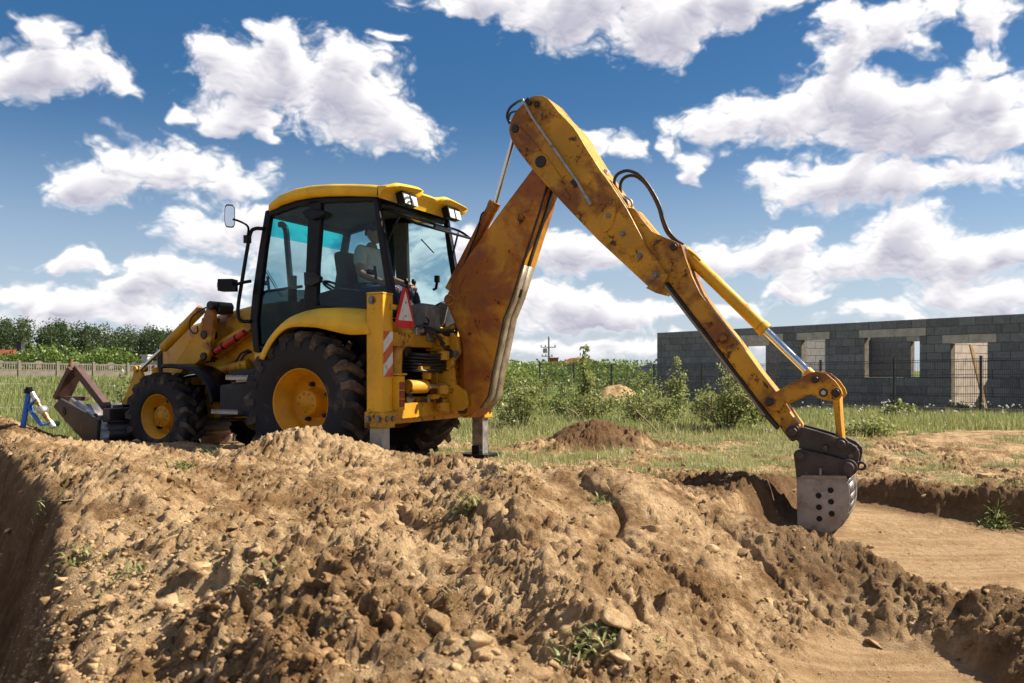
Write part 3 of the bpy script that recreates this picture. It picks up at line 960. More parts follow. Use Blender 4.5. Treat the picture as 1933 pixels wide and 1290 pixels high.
# ---- wheels ------------------------------------------------------
def make_wheel(rad, width, rim_r, n_lug, lug_h, hub_r, hub_out, nb):
    """rim mesh with tyre, hub and bolts as children; axis y, outer side +y, centre at the origin"""
    h = width / 2
    rim = MB()
    rim.lathe([(h * 0.86, rim_r), (h * 0.88, rim_r * 0.985), (h * 0.80, rim_r * 0.955), (h * 0.60, rim_r * 0.93), (h * 0.56, rim_r * 0.90), (h * 0.34, rim_r * 0.87),
               (h * 0.30, rim_r * 0.83), (-h * 0.10, rim_r * 0.79), (-h * 0.28, rim_r * 0.70), (-h * 0.32, rim_r * 0.3), (-h * 0.32, 0.002)], 56)
    rim.lathe([(-h * 0.28, rim_r * 0.72), (-h * 0.7, rim_r * 0.80), (-h * 0.86, rim_r)], 56)
    rim_o = rim.build('wheel', M_RIM, hoe)
    sd = rad - lug_h
    ty = MB()
    prof = []
    side = [(0.86, rim_r * 0.99), (0.93, rim_r * 1.03), (1.0, rim_r + (sd - rim_r) * 0.28), (1.03, rim_r + (sd - rim_r) * 0.52), (1.0, rim_r + (sd - rim_r) * 0.76), (0.93, sd * 0.965), (0.84, sd * 0.992), (0.5, sd), (0.0, sd * 1.004)]
    prof = [(a * h, r_) for a, r_ in side] + [(-a * h, r_) for a, r_ in side[-2::-1]]
    ty.lathe(prof, 72)
    # bars of the tread, alternating from both shoulders to the middle
    for sgn in (1, -1):
        for k in range(n_lug):
            t0 = 2 * math.pi * (k + (0.0 if sgn > 0 else 0.5)) / n_lug
            dt = 2 * math.pi / n_lug
            rows = []
            for j, (a, rin, rout) in enumerate(((1.05, sd * 0.84, sd * 0.86), (1.06, sd * 0.90, rad * 0.955), (0.93, sd * 0.96, rad * 0.995), (0.45, sd * 0.98, rad), (0.04, sd * 0.98, rad * 1.0))):
                sweep = (1 - a) * dt * 0.62
                wdt = dt * (0.19 if j > 0 else 0.22)
                ring_ = []
                for (tt, rr) in ((-wdt, rin), (-wdt * 0.72, rout), (wdt * 0.72, rout), (wdt, rin)):
                    t = t0 + sweep + tt
                    ring_.append((rr * math.cos(t), sgn * a * h, rr * math.sin(t)))
                rows.append(ring_)
            vs = [p for r_ in rows for p in r_]
            fs = []
            for i in range(len(rows) - 1):
                for j in range(3):
                    q = (i * 4 + j, i * 4 + j + 1, (i + 1) * 4 + j + 1, (i + 1) * 4 + j)
                    fs.append(q)
            fs.append((0, 1, 2, 3)); e = (len(rows) - 1) * 4; fs.append((e + 3, e + 2, e + 1, e))
            ty.add(vs, fs, 1, False)
    tyre = ty.build('tyre', [M_RUBBER, M_TREAD], rim_o)
    hb = MB()
    hb.lathe([(-h * 0.32, hub_r * 1.25), (-h * 0.24, hub_r * 1.12), (hub_out * 0.5, hub_r), (hub_out, hub_r * 0.98), (hub_out + 0.012, hub_r * 0.88), (hub_out + 0.012, hub_r * 0.5), (hub_out + 0.02, hub_r * 0.46), (hub_out + 0.02, 0.001)], 36)
    for k in range(9):
        t = 2 * math.pi * (k + 0.3) / 9
        hb.lathe([(hub_out, 0.011), (hub_out + 0.018, 0.010), (hub_out + 0.018, 0.0005)], 8, (hub_r * 0.72 * math.cos(t), 0, hub_r * 0.72 * math.sin(t)), 0, False)
    hb.build('hub', M_RIM, rim_o)
    for k in range(nb):
        t = 2 * math.pi * (k + 0.35) / nb
        bo = MB()
        bo.lathe([(-h * 0.33, 0.026), (-h * 0.33 + 0.05, 0.024), (-h * 0.33 + 0.07, 0.016), (-h * 0.33 + 0.07, 0.0005)], 8, (hub_r * 1.42 * math.cos(t), 0, hub_r * 1.42 * math.sin(t)), 0, False)
        bo.build('wheel_nut', M_PIN, rim_o)
    return rim_o


def copy_part(o, parent):
    c = o.copy(); COL.objects.link(c); c.parent = parent
    for ch in list(o.children):
        d = ch.copy(); COL.objects.link(d); d.parent = c
    return c


w_rear = make_wheel(0.735, 0.44, 0.358, 20, 0.062, 0.135, 0.09, 5)
w_rear.location = (0, 0.885, 0.690)
w_rear.rotation_euler = (0, 0.3, 0)
w_front = make_wheel(0.505, 0.30, 0.257, 17, 0.044, 0.125, 0.06, 5)
w_front.location = (2.17, 0.80, 0.497)
for w_, v_, la in ((w_rear, -0.885, 'large rear wheel on the far side, in the shade'), (w_front, -0.80, 'small front wheel on the far side')):
    c = copy_part(w_, hoe)
    c.location = (w_.location.x, v_, w_.location.z)
    c.rotation_euler = (0, 0.2, math.pi)
w_rear['label'] = 'large rear wheel with muddy tyre and yellow rim'
w_front['label'] = 'small front wheel with yellow rim'

# ---- chassis, bonnet, steps --------------------------------------
mb = MB()
mb.box((1.05, 0, 0.62), (3.3, 0.62, 0.34))
mb.box((0.0, 0, 0.69), (0.34, 1.4, 0.30))
mb.box((2.17, 0, 0.50), (0.26, 1.25, 0.22))
mb.box((-0.3, 0, 0.85), (1.1, 1.0, 0.6))
mb.box((-0.55, 0, 1.18), (0.5, 1.25, 0.24))
mb.build('chassis', M_BLACK, hoe, 0.02)
# bonnet: sloping engine cover from the cab down to the nose
mb = MB()
rows = []
for (u, zt, hw, zb) in ((0.80, 1.80, 0.50, 1.0), (1.25, 1.765, 0.49, 0.95), (1.75, 1.68, 0.47, 0.86), (2.25, 1.56, 0.44, 0.84), (2.60, 1.45, 0.41, 0.84), (2.72, 1.32, 0.38, 0.86)):
    rows.append([(u, hw, zb), (u, hw, zt - 0.13), (u, hw - 0.03, zt - 0.05), (u, hw - 0.10, zt), (u, 0, zt + 0.02), (u, -hw + 0.10, zt), (u, -hw + 0.03, zt - 0.05), (u, -hw, zt - 0.13), (u, -hw, zb)])
mb.grid(rows)
mb.add(rows[-1], [tuple(range(9))]); mb.add(rows[0], [tuple(range(9))])
bonnet = mb.build('bonnet', M_LOADER, hoe, 0.0)
mb = MB()                                     # grille in the side
for k in range(7):
    mb.box((1.75 + k * 0.05, 0.483 - 0.005 * k, 1.25), (0.022, 0.02, 0.26))
mb.build('grille', M_BLACK, bonnet, 0.003)
# side frame under the bonnet
mb = MB()
mb.prism(LL([(398, 680), (470, 650), (490, 652), (493, 740), (470, 790), (392, 790), (385, 740)], 0.46), 0.46, 0.30)
mb.prism([(0.4, 0.55), (2.6, 0.55), (2.6, 0.86), (2.3, 1.0), (0.4, 1.1)], -0.46, -0.30)
side = mb.build('side_frame', M_LOADER, hoe, 0.012)
mb = MB(); mb.prism(LL([(427, 680), (447, 672), (447, 679), (430, 687)], 0.468), 0.47, 0.462); mb.build('slot', M_BLACK, side)
mb = MB(); mb.prism(LL([(469, 646), (477, 644), (478, 662), (470, 664)], 0.468), 0.472, 0.463); mb.build('data_plate', M_WHITE, side)
# front panel and lower nose
mb = MB()
mb.box((2.72, 0, 0.95), (0.10, 0.80, 0.70)); mb.box((2.55, 0, 0.55), (0.4, 0.7, 0.3))
mb.build('nose', M_BLACK, hoe, 0.02)
# black tank / battery box with steps
mb = MB()
mb.prism(LL([(414, 727), (469, 720), (481, 720), (481, 786), (414, 789)], 0.98), 0.98, 0.55)
tank = mb.build('fuel_tank', M_PLASTIC, hoe, 0.02)
mb = MB(); mb.prism(LL([(430, 700), (484, 695), (488, 718), (433, 722)], 0.92), 0.92, 0.50); mb.build('tank_top', M_PLASTIC, tank, 0.02)
for (pts, nm) in (([(426, 713.5), (478, 709), (478, 718), (426, 720)], 'step'), ([(399, 777), (449, 775), (451, 783), (399, 784)], 'step')):
    mb = MB()
    a, b_ = L(*pts[0], 1.06), L(*pts[1], 1.06)
    z0 = L(*pts[2], 1.06)[1]; z1 = (a[1] + b_[1]) / 2
    ul, ur = a[0], b_[0]
    mb.box(((ul + ur) / 2, 0.985, (z0 + z1) / 2), (abs(ul - ur), 0.16, 0.035))
    n = 12
    for k in range(n):
        mb.box((ul + (ur - ul) * (k + 0.5) / n, 1.06, z1 + 0.005), (abs(ul - ur) / n * 0.5, 0.012, 0.022))
    mb.box(((ul + ur) / 2, 0.80, z0 - 0.01), (abs(ul - ur) * 0.8, 0.3, 0.03))
    mb.build(nm, M_STEEL, hoe, 0.003)
# exhaust stack beyond the windscreen
e0 = P3(552, 575, -0.36); e1 = P3(543, 470, -0.36); e2 = P3(540, 436, -0.36); e3 = P3(534, 425, -0.36); e4 = P3(528, 424, -0.36)
mb = MB(); mb.tube([e0, e1, e2, e3, e4], 0.038, 14, 0, k=24)
ex = mb.build('exhaust_pipe', M_BLACK, hoe)
mb = MB(); mb.tube([e0 - Vector((0, 0, 0.4)), e0 + Vector((0.0, 0, 0.35))], 0.055, 14); mb.build('silencer', M_BLACK, ex)

# ---- mudguards ---------------------------------------------------
def arch(parent, name, outer, inner, v_out, v_top, v_in, mat, lip=0.0, thick=0.02):
    """mudguard: lower edge of the skirt, upper edge of the skirt, then in to the body"""
    mb = MB()
    A = spline([P3(x, y, v_out) for x, y in inner], 30)
    B = spline([P3(x, y, v_top) for x, y in outer], 30)
    n = min(len(A), len(B))
    rows = [[], [], [], [], []]
    for i in range(n):
        a = A[int(i * (len(A) - 1) / (n - 1))]; b_ = B[int(i * (len(B) - 1) / (n - 1))]
        m_ = a.lerp(b_, 0.55); m_.y = v_out + (v_top - v_out) * 0.22
        rows[0].append(a); rows[1].append(m_)
        rows[2].append(b_)
        c = b_.copy(); c.y = (v_top + v_in) / 2; c.z += 0.02; rows[3].append(c)
        d = b_.copy(); d.y = v_in; d.z += 0.02; rows[4].append(d)
    mb.grid(rows)
    o = mb.build(name, mat, parent, 0.0)
    md = o.modifiers.new('solid', 'SOLIDIFY'); md.thickness = thick; md.offset = 0.0
    return o


arch(hoe, 'mudguard', [(493, 675), (509, 641), (532, 613), (559, 596), (599, 585), (646, 585), (696, 591)],
     [(497, 680), (508, 657), (523, 635), (541, 620.5), (564, 617), (599, 619), (634, 627), (660, 632), (698, 631)], 1.13, 1.02, 0.60, M_YELLOW_CLEAN)
fl = [(L(x, y, 1.02)) for x, y in [(493, 675), (509, 641), (532, 613), (559, 596), (599, 585), (646, 585), (696, 591)]]
mb = MB()
rows = [[Vector((u, v, z)) for (u, z) in fl] for v in (-0.60, -1.0, -1.1)]
rows[2] = [p - Vector((0, 0, 0.09)) for p in rows[2]]
mb.grid(rows); o = mb.build('mudguard', M_YELLOW_CLEAN, hoe, 0.0)
md = o.modifiers.new('solid', 'SOLIDIFY'); md.thickness = 0.02
mb = MB(); mb.prism(LL([(480, 667), (500, 665), (497, 690), (480, 692)], 0.74), 0.74, 0.55); mb.build('sill_block', M_YELLOW_CLEAN, hoe, 0.01)
for sg in (1, -1):
    mb = MB(); ptsA = [(303, 691), (318, 690), (335, 692), (357, 697), (378, 712), (392, 733), (400, 762)]
    rows = []
    for v in (1.0, 0.98, 0.62):
        rows.append([Vector((L(x, y, 1.0)[0], sg * v, L(x, y, 1.0)[1] + (0.02 if v < 1 else -0.015))) for x, y in ptsA])
    rows = [spline(r_, 24) for r_ in rows]
    mb.grid(rows)
    o = mb.build('front_mudguard', M_BLACK, hoe); md = o.modifiers.new('solid', 'SOLIDIFY'); md.thickness = 0.03

# wheel house behind the near rear wheel, hiding the inside
for sg in (1, -1):
    mb = MB(); mb.prism([(-0.78, 0.9), (-0.78, 1.52), (-0.3, 1.58), (0.4, 1.5), (0.72, 1.2), (0.8, 0.9)], sg * 0.62, sg * 0.56)
    mb.build('wheel_house', M_BLACK, hoe, 0.01)

# ---- cab ---------------------------------------------------------
V1, V2 = 0.735, 0.665
PILL = {
    'front_pillar': [(500, 398), (511, 395), (500, 470), (490, 555), (485, 605), (488, 652), (492, 668), (478, 664), (471, 605), (476, 552), (488, 470)],
    'roof_rail': [(500, 398), (560, 379), (600, 373), (709, 370), (710, 380), (605, 384), (560, 391), (508, 409)],
    'door_post': [(582, 378), (606, 374), (605, 420), (599, 500), (597, 582), (584, 604), (568, 612), (572, 585), (577, 500)],
    'door_sill': [(584, 602), (570, 616), (545, 634), (522, 656), (508, 672), (497, 670), (488, 652), (496, 654), (515, 640), (541, 616), (560, 604), (572, 588)],
    'window_sill': [(594, 576), (650, 580), (700, 583), (742, 585), (744, 594), (700, 598), (640, 592), (590, 592)],
    'rear_pillar': [(703, 372), (712, 374), (722, 432), (738, 530), (750, 594), (738, 594), (727, 540), (712, 446)],
}
mb = MB()
for k, pts in PILL.items():
    uw = LL(pts, V1)
    mb.prism(uw, V1, V2)
    mb.prism(uw, -V1, -V2)
# cross members: above the windscreen, under the rear window, floor
fu, fz = L(503, 400, V1)
ru, rz_ = L(708, 374, V1)
bu, bz = L(745, 592, V1)
mb.box((fu - 0.03, 0, fz - 0.02), (0.08, 2 * V2, 0.08))
mb.box((ru + 0.02, 0, rz_ - 0.03), (0.07, 2 * V2, 0.06))
au, az_ = L(482, 610, V1)
mb.box((au - 0.02, 0, 1.30), (0.05, 2 * V2, 0.75))
mb.box((0.0, 0, 1.06), (1.7, 2 * V2, 0.08))
mb.box((bu + 0.05, 0, 1.50), (0.06, 2 * V2, 0.10))
cab = mb.build('cab', M_BLACK, hoe, 0.012)
tag(cab, 'black framed glass cab with yellow roof')
# glass
def pane(name, pts, v0, v1, mat):
    mb = MB(); mb.prism(LL(pts, v0) if abs(pts[0][0]) > 20 else pts, v0, v1)
    return mb.build(name, mat, cab)


door_up = [(506, 402), (586, 380), (582, 500), (576, 546), (490, 548), (497, 470)]
door_lo = [(490, 549), (576, 547), (574, 592), (541, 615), (515, 638), (494, 652), (487, 605), (491, 560)]
quart = [(602, 380), (706, 376), (716, 450), (731, 540), (739, 582), (650, 582), (595, 580), (598, 500)]
pane('door_glass', door_up, 0.705, 0.700, M_GLASS)
pane('lower_door_glass', door_lo, 0.705, 0.700, M_GLASS_DARK)
pane('quarter_glass', quart, 0.705, 0.700, M_GLASS)
for nm, pts, mt in (('door_glass', door_up, M_GLASS), ('lower_door_glass', door_lo, M_GLASS_DARK), ('quarter_glass', quart, M_GLASS)):
    uw = LL(pts, V1)
    mb = MB(); mb.prism(uw, -0.705, -0.700); mb.build(nm, mt, cab)
# windscreen with the tinted strip at its top
wt = Vector((fu - 0.03, 0, fz - 0.05)); wb = Vector((au - 0.02, 0, 1.66))
sp = wt.lerp(wb, 0.20)
for nm, a, b_, mt in (('windscreen', sp, wb, M_GLASS), ('sun_strip', wt, sp, M_TEAL)):
    mb = MB()
    mb.add([(a.x, 0.68, a.z), (a.x, -0.68, a.z), (b_.x, -0.68, b_.z), (b_.x, 0.68, b_.z)], [(0, 1, 2, 3)])
    mb.build(nm, mt, cab)
mb = MB()   # rear glass beside the open part: lower fixed sheet on the far half and the raised window
hg = Vector((ru - 0.02, 0, rz_ - 0.10))
rows = []
for t in (0, 0.25, 0.5, 0.75, 1.0):
    hw = 0.64 * (1 - 0.10 * t ** 3)
    rows.append([Vector((hg.x - 0.36 * t, v, hg.z - 0.16 * t + 0.03 * math.sin(t * 3.1))) for v in (-hw, -hw * 0.5, 0, hw * 0.5, hw)])
mb.grid(rows)
rw = mb.build('rear_window', M_GLASS, cab)
mb = MB()
edge = [r_[0] for r_ in rows] + [rows[-1][k] for k in (1, 2, 3)] + [r_[-1] for r_ in rows[::-1]]
mb.tube(edge, 0.014, 8)
mb.tube([rows[0][0], rows[0][-1]], 0.014, 8)
mb.box((hg.x - 0.33, 0, hg.z - 0.13), (0.03, 0.30, 0.035))
mb.build('window_frame', M_BLACK, cab)
for sg in (1, -1):
    mb = MB(); mb.tube([(hg.x - 0.20, sg * 0.60, hg.z - 0.05), (hg.x - 0.08, sg * 0.66, hg.z - 0.34)], 0.012, 8)
    mb.build('gas_strut', M_BLACK, cab)

# roof
mb = MB()
prof = [L(x, y, 0.76) for x, y in [(499, 396), (507, 383), (530, 369), (560, 356.5), (590, 350.5), (620, 348.5), (660, 348.5), (700, 350), (716, 352)]]
under = [L(x, y, 0.76) for x, y in [(500, 404), (509, 398), (530, 388), (560, 378), (590, 373), (620, 371), (660, 370), (700, 371), (716, 372)]]
rows = []
for i, ((u, z), (u2, z2)) in enumerate(zip(prof, under)):
    hw = 0.80 if i > 1 else (0.70, 0.76)[i]
    rows.append([(u2, hw - 0.05, z2), (u2, hw, z2 + 0.01), (u, hw, z - 0.03), (u, hw - 0.02, z - 0.005), (u, hw - 0.10, z + 0.015), (u, 0, z + 0.05),
                 (u, -hw + 0.10, z + 0.015), (u, -hw + 0.02, z - 0.005), (u, -hw, z - 0.03), (u2, -hw, z2 + 0.01), (u2, -hw + 0.05, z2)])
mb.grid(rows)
mb.add(rows[0], [tuple(range(11))])
for i in range(len(rows) - 1):      # lining
    mb.add([rows[i][0], rows[i][-1], rows[i + 1][-1], rows[i + 1][0]], [(0, 1, 2, 3)], 1)
# rear visor: face that carries the lamps, with two raised hoods over the lamps
u0, z0 = prof[-1]; ub, zb = under[-1]
nv = 33
def hood(v):
    a = abs(v)
    return 0.055 * (1 if 0.26 < a < 0.70 else max(0, 1 - min(abs(a - 0.26), abs(a - 0.70)) / 0.10))
r0, r1, r2, r3, r4 = [], [], [], [], []
for k in range(nv):
    v = 0.80 - 1.6 * k / (nv - 1)
    h_ = hood(v)
    cr = 0.05 * (1 - (v / 0.8) ** 2)
    r0.append((u0, v, z0 - 0.005 + cr))
    r1.append((u0 - 0.10 - h_ * 1.2, v, z0 - 0.01 + cr + h_ * 0.55))
    r2.append((u0 - 0.13 - h_ * 1.6, v, z0 - 0.035 + cr + h_ * 0.35))
    r3.append((u0 - 0.07, v, z0 - 0.05 + cr * 0.6))
    r4.append((ub - 0.02, v, zb - 0.015))
mb.grid([r0, r1, r2, r3, r4])
for r_ in (0, nv - 1):
    mb.add([r0[r_], r1[r_], r2[r_], r3[r_], r4[r_]], [(0, 1, 2, 3, 4)])
roof = mb.build('roof', [M_YELLOW_CLEAN, M_LINER], cab, 0.0)
for v in (0.53, 0.39, -0.39, -0.53):
    mb = MB()
    tilt = Matrix.Rotation(R(14), 3, 'Y')
    c = Vector((u0 - 0.135, v, z0 - 0.095))
    mb.box(c, (0.09, 0.125, 0.125), tilt, 0, 1.0)
    mb.box(c + Vector((-0.047, 0, -0.010)), (0.012, 0.105, 0.105), tilt, 1)
    mb.box(c + Vector((0.03, 0, 0.075)), (0.03, 0.03, 0.06), None, 0)
    mb.build('work_light', [M_BLACK, M_LAMP], cab, 0.008)
# door hinges, latch, handles
mb = MB(); c = L(592, 407, V1)
mb.prism(LL([(572, 401), (580, 396), (600, 395), (614, 399), (617, 404), (608, 411), (592, 416), (578, 412)], 0.75), 0.775, 0.74)
mb.build('hinge_cover', M_BLACK, cab, 0.012)
mb = MB()
mb.prism(LL([(579, 515), (600, 516), (609, 524), (608, 533), (595, 540), (580, 540)], 0.75), 0.80, 0.74)
mb.tube([P3(584, 520, 0.81), P3(604, 524, 0.81)], 0.008, 6)
mb.build('door_latch', M_PLASTIC, cab, 0.012)
for (x, y, dx) in ((707, 508, 0), (505, 528, 0)):
    mb = MB(); a = P3(x, y - 6, 0.68); b_ = P3(x + 3, y + 20, 0.66); mb.tube([a, b_], 0.016, 8); cyl(mb, L(x - 8, y + 6, 0.66), 0.028, 0.60, 0.70, 10); mb.build('handle', M_BLACK, cab, 0.004)
# inside hand rails and wiper
mb = MB(); mb.tube([P3(495, 562, 0.66), P3(500, 552, 0.64), P3(520, 548, 0.62), P3(570, 541, 0.62)], 0.016, 8, k=20); mb.build('grab_rail', M_BLACK, cab)
mb = MB(); mb.tube([P3(500, 510, 0.5), P3(530, 560, 0.5)], 0.006, 6); mb.tube([P3(504, 510, 0.5), P3(534, 560, 0.5)], 0.004, 6); mb.build('wiper', M_BLACK, cab)
mb = MB(); mb.tube([P3(795, 452, -0.55), P3(819, 478, -0.62)], 0.007, 6); mb.build('gas_strut', M_BLACK, cab)
mb = MB(); mb.tube([P3(826, 525, -0.70), P3(823, 545, -0.70), P3(818, 547, -0.70)], 0.018, 8); mb.box(P3(825, 527, -0.7), (0.05, 0.05, 0.08)); mb.build('handle', M_BLACK, cab, 0.005)
# dash, steering column, side console, seat
mb = MB()
mb.box((0.62, 0, 1.42), (0.25, 1.0, 0.62)); mb.box((0.55, 0, 1.76), (0.22, 0.62, 0.10), (0, R(-18), 0))
mb.build('dashboard', M_SEAT, cab, 0.03)
mb = MB()
mb.tube([(0.50, 0, 1.70), (0.36, 0, 1.92)], 0.03, 10)
ring = [Vector((0.33 + 0.19 * math.cos(t) * 0.85, 0.19 * math.sin(t), 1.95 + 0.19 * math.cos(t) * 0.5)) for t in np.linspace(0, 2 * math.pi, 28)]
mb.tube(ring, 0.014, 8, caps=False)
for t in (0.5, 2.6, 4.7):
    mb.tube([(0.33, 0, 1.93), (0.33 + 0.19 * math.cos(t) * 0.85, 0.19 * math.sin(t), 1.95 + 0.19 * math.cos(t) * 0.5)], 0.012, 6)
mb.build('steering_wheel', M_BLACK, cab)
mb = MB()
mb.prism(LL([(596, 556), (640, 543), (700, 552), (716, 560), (716, 590), (596, 590)], 0.60), 0.62, 0.40)
mb.prism([(0.35, 1.1), (0.30, 1.62), (-0.45, 1.62), (-0.6, 1.5), (-0.6, 1.1)], -0.40, -0.62)
mb.build('side_console', M_SEAT, cab, 0.02)
mb = MB()
mb.box((-0.12, 0, 1.73), (0.48, 0.50, 0.13))
mb.box((0.13, 0, 2.05), (0.12, 0.48, 0.60), (0, R(10), 0))
mb.box((-0.12, 0, 1.40), (0.30, 0.30, 0.58))
mb.build('seat', M_SEAT, cab, 0.04, seg=3)
# far-side lining of the rear posts
mb = MB(); mb.prism(LL([(742, 425), (768, 420), (775, 640), (757, 640)], -0.62), -0.60, -0.66); mb.build('post_lining', M_LINER, cab, 0.01)
# digging controls: grey consoles with bellows and levers
mb = MB()
mb.prism(LL([(765, 580), (800, 572), (810, 580), (814, 645), (768, 645)], 0.28), 0.34, 0.06)
ctl = mb.build('control_console', M_GREYBOX, cab, 0.02)
for (x, v) in ((772, 0.28), (786, 0.14)):
    base = P3(x, 580, v); mbb = MB()
    pr = [(0.0, 0.052), (0.02, 0.058), (0.035, 0.046), (0.055, 0.052), (0.07, 0.040), (0.09, 0.046), (0.105, 0.034), (0.125, 0.038), (0.14, 0.026), (0.17, 0.02)]
    mbb.lathe(pr, 16, (base.x, base.y, base.z - 0.02), 0, True, 'z')
    mbb.build('lever_boot', M_RUBBER, cab)
    mbb = MB(); mbb.tube([base + Vector((0, 0, 0.12)), base + Vector((0.03, 0, 0.26))], 0.010, 8); mbb.tube([base + Vector((0.028, 0, 0.245)), base + Vector((0.038, 0, 0.30))], [0.02, 0.026, 0.018], 10, k=6)
    mbb.build('lever', M_BLACK, cab)
mb = MB(); mb.prism(LL([(806, 585), (838, 568), (846, 575), (846, 640), (812, 640)], -0.30), -0.25, -0.55); mb.build('control_console', M_PLASTIC, cab, 0.03)
mb = MB(); mb.prism(LL([(812, 592), (832, 570), (846, 574), (838, 610), (822, 632), (812, 630)], -0.22), -0.22, -0.25); mb.build('console_cover', M_GREYBOX, cab, 0.02)
# rear bulkhead below the window
mb = MB()
mb.prism([(-0.72, 1.30), (-0.98, 1.30), (-1.02, 1.42), (-0.80, 1.56), (-0.72, 1.56)], 0.74, -0.74)
mb.build('rear_bulkhead', M_YELLOW_CLEAN, hoe, 0.02)

# mirror arms and mirrors on the near front corner
mb = MB()
mb.tube([P3(497, 432, 0.74), P3(482, 432, 0.78), P3(473, 440, 0.80), P3(466, 475, 0.80), P3(457, 530, 0.80), P3(450, 575, 0.80), P3(450, 597, 0.80), P3(457, 606, 0.78), P3(473, 607, 0.74)], 0.021, 10, k=60)
mb.box(P3(467, 452, 0.80), (0.06, 0.06, 0.085))
arm = mb.build('mirror_arm', M_BLACK, hoe)
mb = MB(); mb.tube([P3(467, 447, 0.80), P3(469, 432, 0.86), P3(464, 424, 0.92), P3(452, 418, 0.98), P3(440, 414, 1.02)], 0.012, 8, k=24); mb.build('mirror_stem', M_BLACK, arm)
mc = P3(433, 409, 1.03)
mb = MB()
Rz = Matrix.Rotation(R(-38), 3, 'Z')
ringp = [Vector((0, 0.055 * math.copysign(abs(math.cos(t)) ** 0.45, math.cos(t)), 0.125 * math.copysign(abs(math.sin(t)) ** 0.55, math.sin(t)))) for t in np.linspace(0, 2 * math.pi, 28, endpoint=False)]
front = [Rz @ (p + Vector((-0.03, 0, 0))) + mc for p in ringp]; back = [Rz @ (p * 0.8 + Vector((0.045, 0, 0))) + mc for p in ringp]
inner = [Rz @ (p * 0.88 + Vector((-0.026, 0, 0))) + mc for p in ringp]
mb.grid([back, front, inner], 0, True, True)
mb.add(back, [tuple(range(28))]); mb.add(inner, [tuple(range(28))], 1)
mb.build('mirror', [M_BLACK, M_MIRROR], arm)
mb = MB(); mb.tube([P3(474, 531, 0.76), P3(462, 533, 0.82), P3(446, 537, 0.90)], 0.018, 8, k=12); mb.build('lamp_bracket', M_BLACK, arm)
lc = P3(430, 539, 0.92)
mb = MB()
mb.box(lc, (0.17, 0.15, 0.13), (0, 0, R(20)))
mb.box(lc + Vector((0.05, 0.075, 0.0)), (0.05, 0.012, 0.06), (0, 0, R(20)), 1)
mb.box(lc + Vector((0.088, 0.01, 0.0)), (0.012, 0.10, 0.09), (0, 0, R(20)), 2)
mb.build('head_lamp', [M_BLACK, M_AMBER, M_LAMP], arm, 0.025)

